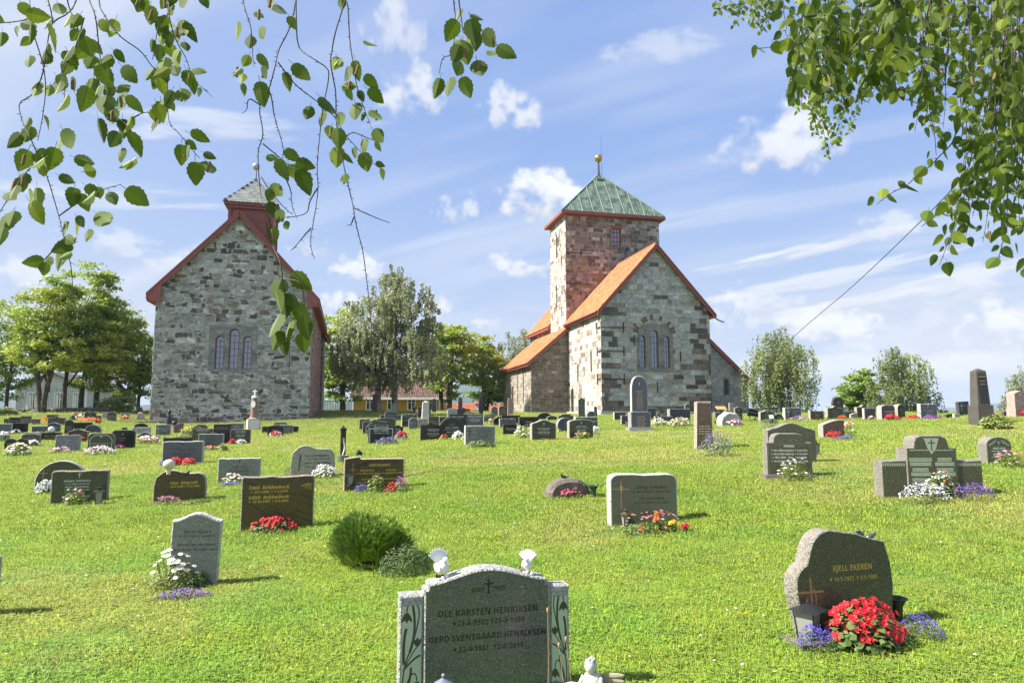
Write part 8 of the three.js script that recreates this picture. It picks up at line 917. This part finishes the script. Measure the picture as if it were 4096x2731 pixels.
// ---------------------------------------------------------------- lawn: blades in tufts, clover, daisies, fallen leaves
{
  const bladeTuft = (seed, n, rad, h0, h1, wd, clover) => { const r = rng(seed), b = new Buf({ color: true }); for (let i = 0; i < n; i++) { const a = r() * 6.283, q = Math.sqrt(r()) * rad, x = Math.cos(a) * q, z = Math.sin(a) * q, h = mixf(h0, h1, r()), t = r() * 6.283, lean = mixf(0.15, 1.1, r()), dx = Math.cos(t) * h * lean, dz = Math.sin(t) * h * lean, px = -Math.sin(t) * wd, pz = Math.cos(t) * wd, k = 0.42 + 1.1 * r(), dry = r() < 0.14; b.col = dry ? [1.5 * k, 1.12 * k, 1.6 * k] : [k, k, k]; const n1 = [Math.cos(t) * -0.3, 0.9, Math.sin(t) * -0.3]; b.quad([x - px, 0, z - pz], [x + px, 0, z + pz], [x + dx * 0.45 + px * 0.8, h * 0.62, z + dz * 0.45 + pz * 0.8], [x + dx * 0.45 - px * 0.8, h * 0.62, z + dz * 0.45 - pz * 0.8], n1); b.tri([x + dx * 0.45 - px * 0.8, h * 0.62, z + dz * 0.45 - pz * 0.8], [x + dx * 0.45 + px * 0.8, h * 0.62, z + dz * 0.45 + pz * 0.8], [x + dx, h, z + dz], n1); }
    for (let i = 0; i < clover; i++) { const a = r() * 6.283, q = Math.sqrt(r()) * rad, x = Math.cos(a) * q, z = Math.sin(a) * q, y = mixf(h0 * 0.6, h1 * 0.75, r()), k = 0.75 + 0.5 * r(); b.col = [0.8 * k, 1.0 * k, 1.0 * k]; for (let j = 0; j < 3; j++) { const t = j * 2.094 + a, s = 0.009, c = Math.cos(t), d = Math.sin(t), ty = y + (r() - 0.5) * 0.006; b.quad([x, y, z], [x + c * s - d * s * 0.7, ty, z + d * s + c * s * 0.7], [x + c * s * 1.5, ty, z + d * s * 1.5], [x + c * s + d * s * 0.7, ty, z + d * s - c * s * 0.7], [0, 1, 0]); } } return b.geo(); };
  const lawnM = new THREE.MeshPhysicalMaterial({ vertexColors: true, roughness: 0.85, specularIntensity: 0.45, transmission: 0.36, thickness: 0, side: THREE.DoubleSide }), r = rng(404), M = new THREE.Matrix4(), Q = new THREE.Quaternion(), E = new THREE.Euler(), S = V3(), c = new THREE.Color();
  const rows = [[1.6, 4.5, 15000, 0.11, 1], [4.5, 8, 34000, 0.13, 1.0], [8, 14, 46000, 0.17, 1.12], [14, 24, 52000, 0.25, 1.3], [24, 42, 42000, 0.42, 1.7], [42, 74, 26000, 0.75, 2.4]];
  rows.forEach(([d0, d1, N, rad, k], ri) => { const geos = [0, 1, 2].map((s) => bladeTuft(ri * 10 + s, ri < 2 ? 46 : ri < 4 ? 40 : 32, rad, 0.016 * (0.8 + k * 0.2), 0.046 * (0.75 + k * 0.25), (ri < 2 ? 0.0019 : 0.0024 * k), ri < 2 ? 9 : ri < 3 ? 7 : 0));
    geos.forEach((geo) => { const n = Math.floor(N / 3), m = new THREE.InstancedMesh(geo, lawnM, n); let i = 0; while (i < n) { const d = Math.sqrt(mixf(d0 * d0, d1 * d1, r())), x = (r() * 2 - 1) * (d * 0.86 + 1.2), z = -d; if (Math.hypot(x * 0.9, d - 32) > 66 || (d > 11.8 && d < 14.6 && Math.abs(d - 12.3 - (x + 2.2) * 1.13) < 0.24 && x > -2.6)) { i++; M.makeScale(0, 0, 0); m.setMatrixAt(i - 1, M); m.setColorAt(i - 1, c.setRGB(0, 0, 0)); continue; } const p = fbm(x * 0.35 + 4, z * 0.35, 4), q = fbm(x * 1.7, z * 1.7 + 30, 3), dry = clamp(sstep(0.5, 0.68, p) * 0.8 + sstep(0.58, 0.75, q) * 0.45, 0, 1), lush = 0.55 * sstep(0.52, 0.3, fbm(x * 1.4 + 40, z * 1.4, 3)), s = mixf(0.75, 1.2, r()) * mixf(1, 0.78, dry) * mixf(1, 1.25, lush); E.set((r() - 0.5) * 0.3, r() * 6.283, (r() - 0.5) * 0.3); M.compose(S.set(x, ground(x, z) - 0.004, z), Q.setFromEuler(E), V3(1, s, 1)); m.setMatrixAt(i, M); const g = 0.7 + 0.6 * r(); m.setColorAt(i++, c.setRGB(mixf(mixf(0.30, 0.38, dry), 0.21, lush) * g, mixf(mixf(0.405, 0.415, dry), 0.38, lush) * g, mixf(0.034, 0.07, dry) * g)); } m.name = numbered('grass'); tag(m, 'short mown yellow green lawn grass with clover', 'grass', null, 'stuff'); scene.add(m); }); });
  const scatter = (name, label, cat, geo, mat, n, d1, y, tilt, cols, size) => { const m = new THREE.InstancedMesh(geo, mat, n); for (let i = 0; i < n; i++) { const d = Math.sqrt(mixf(6, d1 * d1, r())), x = (r() * 2 - 1) * (d * 0.8 + 1), z = -d; const s = mixf(size[0], size[1], r()); E.set((r() - 0.5) * tilt, r() * 6.283, (r() - 0.5) * tilt); M.compose(S.set(x, ground(x, z) + y * (0.7 + 0.5 * r()), z), Q.setFromEuler(E), V3(s, s, s)); m.setMatrixAt(i, M); const k = cols[Math.floor(r() * cols.length)], q = 0.8 + 0.4 * r(); m.setColorAt(i, c.setRGB(k[0] * q, k[1] * q, k[2] * q)); } m.name = name; tag(m, label, cat, null, 'stuff'); scene.add(m); };
  const disc = (() => { const b = new Buf(); for (let i = 0; i < 7; i++) { const a = i / 7 * 6.283, a2 = (i + 1) / 7 * 6.283; b.tri([0, 0.4, 0], [Math.cos(a2), 0, Math.sin(a2)], [Math.cos(a), 0, Math.sin(a)]); } return b.geo(); })(), kite = (() => { const b = new Buf(); b.quad([-1, 0.1, 0], [0, 0, 0.55], [1, 0.15, 0], [0, -0.05, -0.55]); return b.geo(); })(), flatM = std([1, 1, 1], 0.8, { side: THREE.DoubleSide });
  scatter('clover_blossom', 'white clover blossoms scattered in the lawn', 'clover', disc, flatM, 1500, 26, 0.045, 0.8, [[0.75, 0.74, 0.68], [0.75, 0.74, 0.68], [0.6, 0.42, 0.5]], [0.006, 0.011]);
  scatter('dandelion', 'small yellow flowers dotted in the lawn', 'dandelion', disc, flatM, 260, 28, 0.045, 0.6, [[0.85, 0.55, 0.03], [0.85, 0.35, 0.03]], [0.007, 0.013]);
  scatter('fallen_leaf', 'fallen dry leaves lying in the lawn', 'leaves', kite, flatM, 320, 20, 0.035, 1.2, [[0.42, 0.2, 0.08], [0.5, 0.36, 0.12], [0.5, 0.46, 0.36], [0.3, 0.12, 0.06]], [0.008, 0.02]);
  scatter('lawn_weed', 'broad pale leaves of plantain and dandelion in the lawn', 'weeds', kite, leafM([1, 1, 1], 0.25), 5200, 16, 0.032, 1.4, [[0.2, 0.3, 0.05], [0.3, 0.38, 0.12], [0.12, 0.24, 0.03], [0.36, 0.42, 0.2]], [0.008, 0.02]);
}
// ---------------------------------------------------------------- birch branches hanging into the view from the trees above the camera
const twigM = std([0.06, 0.048, 0.042], 0.8), leafMats = [[0.105, 0.17, 0.014], [0.13, 0.2, 0.016], [0.085, 0.14, 0.016], [0.22, 0.29, 0.018]].map((c) => leafM(c, 0.55, { roughness: 0.7, specularIntensity: 0.4 })), catkinM = std([0.2, 0.13, 0.06], 0.9);
const leafGeos = [0, 1, 2, 3].map((sd) => { const r = rng(sd + 90), b = new Buf(), N = 11, L = [], curl = (r() - 0.3) * 0.28, wd = 0.31 + 0.07 * r(); for (let i = 0; i <= N; i++) { const t = i / N, w = wd * Math.sin(Math.PI * Math.min(1, (t * 0.93 + 0.07)) ** 0.72) ** 0.95 * (t > 0.96 ? 0.15 : 1) * (1 + (i % 2 ? 0.09 : -0.06)); L.push([t, Math.max(0, w)]); } const P = (t, w, s) => [s * w, -t, -Math.abs(w) * 0.28 * s * s + curl * (t - 0.4) ** 2 * 1.6]; for (let i = 0; i < N; i++) for (const s of [-1, 1]) { const a = P(L[i][0], 0, s), d = P(L[i + 1][0], 0, s), bb = P(L[i][0], L[i][1], s), cc = P(L[i + 1][0] + (i % 2 ? 0.025 : 0), L[i + 1][1], s); s > 0 ? b.quad(a, d, cc, bb) : b.quad(a, bb, cc, d); } const q = 0.012; b.quad([-q, 0.28, 0], [q, 0.28, 0], [q, 0, 0], [-q, 0, 0]); return b.geo(); });
const HANG = 'birch branches hanging over the view';
// strands: lists of points (u, v of the 2352 px copy), leaves: [u, v, length in px, angle, bright]
function branch(label, d, strands, leaves, o = {}) {
  const r = rng(o.seed ?? Math.round(strands[0][0][0] * 3 + 7)), p0 = at(...strands[0][0], d), g = thing('birch_branch', label, 'branch', p0, 0, HANG), sz = d / (FPX * SC), loc = (u, v, dd = d) => at(u, v, dd).sub(p0), list = [...leaves];
  for (const st of strands) { const pts = st.map((q, i) => loc(q[0], q[1], d + (vnoise(q[0] * 0.03, q[1] * 0.02 + 3) - 0.5) * 0.12)), th = (o.th ?? 3.4) * sz * 0.5; part('twig', tube(pts, th * (st.w ?? 1), th * 0.42, 6, pts.length * 4), twigM, g); const cv = new THREE.CatmullRomCurve3(pts), nb = Math.max(3, Math.round(cv.getLength() / (11 * sz))); const bud = new Buf(); for (let i = 1; i < nb; i++) { if (r() < 0.35) continue; const c = cv.getPointAt(i / nb), a = r() * 6.283, l = mixf(3, 8, r()) * sz, e = [c.x + Math.cos(a) * l, c.y + (r() - 0.6) * l, c.z + Math.sin(a) * l], w = 0.9 * sz; bud.quad([c.x - w, c.y, c.z], [c.x + w, c.y, c.z], [e[0] + w * 0.5, e[1], e[2]], [e[0] - w * 0.5, e[1], e[2]]); bud.quad([c.x, c.y - w, c.z - w], [c.x, c.y + w, c.z + w], [e[0], e[1] + w * 0.5, e[2]], [e[0], e[1] - w * 0.5, e[2]]); } part('bud', bud.geo(), twigM, g, 'stuff'); }
  for (let i = 0; i < (o.extra ?? 0); i++) { const st = strands[Math.floor(r() * strands.length)], k = Math.floor(mixf(o.from ?? 0, o.to ?? 1, r()) * (st.length - 1)), t = r(), q = st[Math.min(k, st.length - 2)], q2 = st[Math.min(k + 1, st.length - 1)]; list.push([mixf(q[0], q2[0], t) + (r() - 0.5) * (o.spread ?? 26), mixf(q[1], q2[1], t) + (r() - 0.3) * (o.spread ?? 26), (o.ls ?? 44) * mixf(0.7, 1.15, r()), (r() - 0.5) * 2.4, r() < 0.2 ? 1 : 0]); }
  const rest = {}; let nth = 0; for (const [u, v, len, ang = 0, br = 0] of list) { const m = new THREE.Mesh(leafGeos[Math.floor(r() * 4)], leafMats[br ? 3 : Math.floor(r() * 3)]); m.name = 'leaf'; if (nth++ < 300) g.add(m); else (rest[m.material.uuid] ??= []).push(m); const s = len * sz, dd = d + (r() - 0.5) * (o.depth ?? 0.22); m.position.copy(loc(u, v, dd)); m.scale.setScalar(s); m.rotation.set((r() - 0.5) * 1.0, (r() - 0.5) * 1.7, ang + (r() - 0.5) * 0.3, 'ZXY'); m.translateY(s * 0.45); } for (const l of Object.values(rest)) part('foliage', mergeGeometries(l.map((m) => { m.updateMatrix(); return m.geometry.clone().applyMatrix4(m.matrix); })), l[0].material, g, 'stuff');
  for (let i = 0; i < (o.catkins ?? 0); i++) { const [u, v] = list[Math.floor(r() * list.length)], m = part('catkin', new THREE.CapsuleGeometry(3.6 * sz, 20 * sz, 4, 8), catkinM, g); m.position.copy(loc(u, v, d - 0.03)); m.rotation.z = (r() - 0.5) * 0.7; }
  return g;
}
const z1 = (a) => a.map(([x, y, ...k]) => [x * 0.40273, y * 0.40273, ...k]), z2 = (a) => a.map(([x, y, ...k]) => [459.3 + 0.36627 * x, 0.36627 * y, ...k]);
branch('long birch twig at the far left hanging down to the trees', 1.42, [z1([[440, -90], [435, 0], [380, 80], [300, 130], [270, 250], [240, 430], [180, 540], [110, 590], [125, 680], [180, 800], [230, 920], [270, 1010], [335, 1230], [370, 1380], [405, 1520], [420, 1700], [470, 1900], [560, 2060]]), z1([[335, 1230], [420, 1170], [500, 1120], [600, 1075], [690, 1050]]), z1([[-60, 135], [0, 130], [90, 122], [160, 105], [170, 0], [172, -60]]), z1([[230, 910], [150, 980], [80, 1080], [10, 1190], [-30, 1260]]), z1([[370, 1380], [330, 1400], [260, 1470], [200, 1480]]), z1([[300, 130], [290, 60], [275, 0], [270, -70]]), z1([[165, 60], [200, 220], [235, 330], [260, 480], [240, 680], [215, 800]])],
  z1([[215, 85, 50, 1.5, 1], [290, 215, 66, 0.3, 1], [165, 345, 40, 0.2], [8, 220, 40, 0], [335, 500, 42, 0], [135, 910, 58, -0.3], [265, 700, 40, 0.4], [205, 520, 34, 0], [330, 820, 66, 0.2], [245, 950, 56, 0.4, 1], [385, 790, 60, 0.6], [300, 900, 56, -0.2], [160, 760, 50, 0], [170, 1130, 52, 0.2, 1], [205, 1210, 66, 0.4, 1], [30, 1270, 60, -0.4], [8, 1340, 50, -0.2], [70, 1240, 50, 0], [120, 1050, 40, 0.3], [210, 1130, 60, 0.1], [365, 1300, 44, 0.2], [590, 1245, 66, 0.9], [430, 1285, 54, 0.1, 1], [780, 1120, 66, 0.9], [640, 1125, 44, 0.5], [730, 930, 46, -0.9, 1], [480, 915, 50, 1.2], [510, 975, 50, 1.3, 1], [415, 1120, 46, -0.4], [380, 1020, 36, 1.2], [190, 1490, 44, -1.3], [270, 1500, 40, 0], [325, 1490, 52, 0.4], [360, 1470, 44, 0], [255, 1530, 36, 0], [80, 800, 48, -0.9], [500, 1340, 40, 0.3], [455, 1260, 34, 0.6]]), { extra: 34, to: 0.75, ls: 42, spread: 40, catkins: 6 });
branch('leafy birch twig cluster second from the left edge', 1.4, [z1([[500, -80], [510, 0], [545, 100], [565, 280], [575, 400], [550, 560], [600, 660], [700, 690], [760, 760]]), z1([[560, -60], [565, 0], [580, 60], [690, 210], [800, 290], [870, 380], [950, 450], [955, 530], [965, 690], [1030, 770], [1110, 870], [1140, 900]]), z1([[370, -60], [400, 60], [440, 130], [430, 300], [370, 450], [370, 620]]), z1([[480, 100], [440, 240], [370, 380], [290, 500]]), z1([[760, 670], [830, 640], [900, 650], [940, 640]])],
  z1([[635, 160, 62, 0.8], [500, 260, 54, 0.2], [545, 265, 44, 0.8], [520, 350, 54, 0], [600, 430, 60, 0.3], [520, 500, 58, -0.3], [600, 590, 62, 0], [690, 580, 62, 0.4], [575, 740, 56, 0], [655, 790, 54, 0], [700, 730, 50, -0.2], [770, 820, 60, 0.5], [690, 880, 42, 0], [735, 420, 60, 0.7], [700, 500, 56, 0.8], [770, 590, 48, 0.6], [680, 320, 40, 0.9], [745, 930, 40, -0.8, 1], [1035, 880, 50, -0.2], [1115, 985, 58, 0], [1190, 950, 58, 0.5], [1140, 780, 56, 1.2], [1090, 825, 34, 0.8], [1195, 885, 32, 1.2], [1040, 540, 60, 0.5], [900, 460, 50, -0.6], [1080, 450, 48, 0.1], [1135, 400, 44, 1.4], [1135, 525, 26, 0], [930, 600, 48, -0.3], [980, 600, 28, 0.3], [480, 560, 60, -0.3], [640, 660, 56, 0.2], [620, 520, 50, 0.3]]), { extra: 34, ls: 46, spread: 34, from: 0.25, catkins: 8 });
branch('short birch twig with round leaf left above the red turret church', 1.45, [z1([[960, -70], [963, 0], [965, 90], [1000, 220], [1060, 330], [1100, 440], [1210, 550]]), z1([[965, 60], [940, 105], [905, 150], [885, 250], [870, 340]]), z1([[810, -40], [800, 15], [792, 40]])],
  z1([[860, 85, 52, 0.1], [1045, 160, 60, 0.7], [1080, 185, 54, 0.7], [1010, 200, 44, 0.2], [970, 50, 44, 0.3], [1000, 330, 54, 0.4, 1], [930, 370, 54, 0], [1000, 400, 40, 0.6], [1175, 10, 36, 0.4], [1040, 10, 40, 0.3], [1060, 260, 34, 0.3], [960, 220, 40, 0], [910, 300, 40, -0.2], [980, 290, 44, 0.5, 1]]), { extra: 14, ls: 40, catkins: 5 });
branch('birch twig with bright leaves just right of the middle of the left group', 1.5, [z2([[265, -80], [270, 0], [290, 80], [320, 180], [330, 330], [340, 420]])], z2([[230, 195, 52, 0, 1], [385, 205, 42, 0.3], [315, 260, 42, 0], [290, 380, 40, -0.2, 1], [400, 380, 42, 0.4], [265, 490, 36, 0, 1], [232, 450, 34, -0.5], [400, 455, 36, 0.6], [500, 60, 60, 0.5], [440, 15, 50, 0.2], [30, 10, 36, 0.4], [370, 90, 30, 1], [580, 140, 34, 0.4]]), { catkins: 6 });
branch('double birch strand crossing the red turret roof', 1.5, [z2([[600, -80], [600, 0], [560, 180], [500, 300], [470, 420], [430, 560], [375, 660], [395, 840], [365, 950], [380, 1200], [410, 1320], [450, 1430], [470, 1568], [490, 1700], [520, 1850]]), z2([[603, -40], [605, 150], [620, 290], [730, 380], [800, 430], [805, 500], [770, 680], [750, 860], [735, 1060], [740, 1180], [710, 1400], [695, 1480], [700, 1568], [720, 1620]]), z2([[490, 390], [600, 530], [740, 640], [850, 740], [900, 830], [960, 900], [1070, 1010], [1140, 1060]]), z2([[395, 900], [480, 970], [600, 1060], [660, 1090]]), z2([[430, 560], [450, 620], [465, 720], [500, 840], [520, 920], [520, 1010]]), z2([[540, 1120], [570, 1200], [580, 1300], [610, 1370]]), z2([[385, 1110], [430, 1180], [510, 1280], [580, 1345]]), z2([[735, 1180], [690, 1260], [670, 1330], [600, 1355], [535, 1360]]), z2([[695, 1430], [650, 1480], [600, 1540], [570, 1570]]), z2([[375, 655], [310, 620], [290, 690], [265, 708]])],
  z2([[390, 575, 60, 0.2], [390, 610, 44, 0.3], [270, 560, 30, 0.3], [545, 510, 48, 0.3], [635, 450, 56, 0.9], [680, 705, 48, 0], [760, 740, 48, 0.1], [800, 660, 56, 0.8], [880, 745, 44, 0.6], [450, 985, 30, 1.4], [520, 1060, 54, 0.3], [580, 970, 46, 0.9], [600, 1080, 54, 0.5, 1], [650, 1140, 62, 0.4], [660, 1030, 46, 1.3], [480, 1190, 46, 0.8], [450, 1310, 40, 0], [500, 1350, 36, 0.5], [540, 1410, 28, 0.6], [460, 1470, 44, 0], [440, 1220, 36, 0], [820, 830, 52, -0.1, 1], [870, 860, 54, 0.2], [860, 980, 58, 0, 1], [930, 990, 34, 0.8], [970, 960, 36, 0.6], [1025, 910, 46, 0.4], [1035, 1010, 56, 0.4], [1130, 1030, 24, 1.3], [1140, 1090, 30, 0.2], [905, 1120, 34, 0], [1115, 850, 44, 0.5], [1120, 915, 26, 0.4]]), { catkins: 4 });
branch('longest bare birch strand reaching down between the churches', 1.5, [z2([[915, -70], [910, 0], [880, 100], [850, 200], [830, 300], [820, 400], [850, 570], [855, 750], [880, 930], [930, 1160], [960, 1290], [970, 1360], [990, 1450], [1020, 1568], [1045, 1750], [1062, 1900], [1075, 2100], [1070, 2350], [1062, 2560]]), z2([[905, -30], [925, 30], [940, 250], [960, 390], [985, 540], [1030, 680], [1070, 780]]), z2([[960, 1300], [1050, 1340], [1120, 1370], [1190, 1395]]), z2([[965, 1360], [945, 1405], [920, 1412]]), z2([[1062, 1900], [1100, 1915], [1120, 1900]]), z2([[1075, 2080], [1120, 2110], [1180, 2160]]), z2([[890, 880], [960, 830], [1040, 860], [1100, 880]])],
  z2([[850, 400, 46, 0, 1], [870, 385, 40, 0.4], [890, 20, 36, 0], [920, 470, 52, 0.2], [985, 440, 50, 0], [935, 540, 42, 1.3], [940, 590, 28, 0.3], [1070, 270, 42, 1.1], [1070, 510, 46, 0.9], [1100, 600, 52, 0.9], [970, 690, 58, 0], [1105, 720, 46, 0.6], [1020, 730, 26, 0], [1010, 600, 30, 0.5], [860, 390, 34, -0.5, 1]]), { catkins: 3 });
branch('compact birch cluster with large leaves at the top centre', 1.5, [z2([[1585, -80], [1590, 0], [1600, 90], [1595, 250], [1570, 380]]), z2([[1620, -20], [1640, 120], [1660, 210], [1760, 190], [1850, 270], [1890, 300]]), z2([[1575, 345], [1520, 370], [1500, 460]])],
  z2([[1735, 105, 32, 1.4], [1580, 190, 56, -0.5], [1710, 190, 58, 0.3], [1810, 240, 54, 0.6], [1920, 320, 56, 0.9], [1640, 290, 60, 0], [1665, 330, 62, 0.1], [1625, 420, 58, 0], [1750, 420, 62, 0.2], [1490, 550, 50, -0.2], [1560, 540, 58, 0], [1670, 545, 52, 0.4], [1840, 330, 40, 1], [1700, 260, 50, 0.3], [1620, 90, 44, -0.3], [1730, 260, 44, 0], [1610, 330, 50, -0.2]]), { catkins: 6 });
branch('dark close cluster of birch leaves before the rubble gable', 1.25, [[[610, 510], [625, 560], [645, 610], [655, 680], [668, 730], [665, 800], [664, 860]], [[655, 640], [690, 650], [700, 700]], [[700, 745], [730, 775], [760, 815]]], [[690, 645, 62, 1.1], [640, 660, 62, -0.2], [655, 700, 60, 0], [632, 745, 66, -0.2], [685, 720, 60, 0.2], [702, 750, 58, 0.3], [650, 790, 56, 0], [697, 785, 50, 0.2], [640, 690, 56, 0.2], [672, 690, 48, 0.6], [662, 760, 54, 0.1], [636, 780, 50, -0.3]], { depth: 0.1 });
// right hand tree: near sprays and a farther, small-leaved part
function spray(label, d, starts, o) { const r = rng(o.seed), strands = [], leaves = []; for (const [u0, v0, u1, v1] of starts) { const n = 7, st = [], bow = (r() - 0.5) * 40; for (let i = 0; i <= n; i++) { const t = i / n; st.push([mixf(u0, u1, t ** 1.35) + Math.sin(t * 3.1) * bow + (r() - 0.5) * 8, mixf(v0, v1, t ** 0.9)]); } strands.push(st); const cnt = Math.round(Math.hypot(u1 - u0, v1 - v0) / o.gap); for (let i = 0; i < cnt; i++) { const t = (i + r()) / cnt, k = Math.min(n - 1, Math.floor(t * n)), q = st[k], q2 = st[k + 1], f = t * n - k, sd = i % 2 ? 1 : -1; leaves.push([mixf(q[0], q2[0], f) + sd * o.ls * (0.2 + 0.5 * r()), mixf(q[1], q2[1], f) + o.ls * 0.3 * (r() - 0.2), o.ls * mixf(0.65, 1.15, r()), sd * (0.2 + 0.7 * r()), r() < (o.bright ?? 0.2) ? 1 : 0]); } } for (let i = leaves.length - 1; i > 0; i--) { const j = Math.floor(r() * (i + 1)); [leaves[i], leaves[j]] = [leaves[j], leaves[i]]; } return branch(label, d, strands, leaves, { seed: o.seed, depth: o.depth, th: o.th, catkins: o.catkins ?? 6 }); }
const fan = (seed, n, u0, u1, vTop, lo) => { const r = rng(seed), a = []; for (let i = 0; i < n; i++) { const t = (i + 0.5 + (r() - 0.5) * 0.7) / n, u = mixf(u0, u1, t), e = lo(t, r); a.push([u + (r() - 0.2) * 90, vTop - 20 * r(), u + (r() - 0.5) * 24, e * mixf(0.45, 1, r() ** 0.6)]); } return a; };
spray('large leaved birch spray at the top right, left part', 2.6, [...fan(1, 20, 1800, 2085, -30, (t) => (t < 0.12 ? 120 : t < 0.55 ? 262 : 235)), [2050, 60, 1725, 112], [1960, 150, 2090, 232], [2000, 60, 1832, 205]], { seed: 301, ls: 35, gap: 15, depth: 0.6, th: 3 });
spray('large leaved birch spray hanging at the right edge', 2.7, [...fan(2, 15, 2090, 2370, -30, (t) => (t < 0.1 ? 260 : t < 0.35 ? 420 : 560)), [2330, -20, 2160, 610], [2380, 100, 2290, 610], [2200, 300, 2010, 468], [2230, 180, 2055, 205], [2250, 380, 2120, 520], [2380, 330, 2345, 630]], { seed: 302, ls: 33, gap: 19, depth: 0.7, th: 3.4 });
spray('second layer of birch leaves filling the right edge', 3.4, [...fan(3, 14, 2100, 2380, -30, (t) => (t < 0.3 ? 330 : 600)), [2380, -30, 2180, 560], [2400, 60, 2240, 480]], { seed: 303, ls: 26, gap: 20, depth: 0.9, th: 3 });
spray('upper birch foliage filling the top right corner', 3.6, fan(4, 26, 1900, 2380, -30, (t) => 140 + 120 * t), { seed: 304, ls: 26, gap: 17, depth: 0.9, bright: 0.35 });
spray('distant small leaved birch tip hanging lowest at the top right', 5.5, [...fan(5, 16, 1800, 1945, 40, (t) => (t < 0.5 ? 255 + 150 * t : 345)), [1850, 60, 1900, 362], [1880, 120, 1930, 335], [1830, 80, 1835, 250]], { seed: 305, ls: 15, gap: 7, depth: 1.2, bright: 0.5, th: 1.6, catkins: 0 });
spray('small leaved birch tips along the top edge left of the right hand spray', 5.5, [...fan(6, 9, 1650, 1760, -30, (t) => 40 + 40 * t), [1760, -20, 1640, 22], [1770, -20, 1750, 80], [1720, -10, 1690, 62]], { seed: 306, ls: 15, gap: 7, depth: 0.9, bright: 0.5, th: 1.6, catkins: 0 });
spray('small leaved birch tips behind the right hand spray', 6, fan(7, 22, 1960, 2370, -30, (t) => (t < 0.3 ? 200 : 260 + 120 * t)), { seed: 307, ls: 15, gap: 13, depth: 1.4, bright: 0.5, th: 1.6, catkins: 0 });
// ---------------------------------------------------------------- done
scene.traverse((o) => { if (o.isMesh) { o.castShadow = true; o.receiveShadow = true; } });
renderer.render(scene, camera);
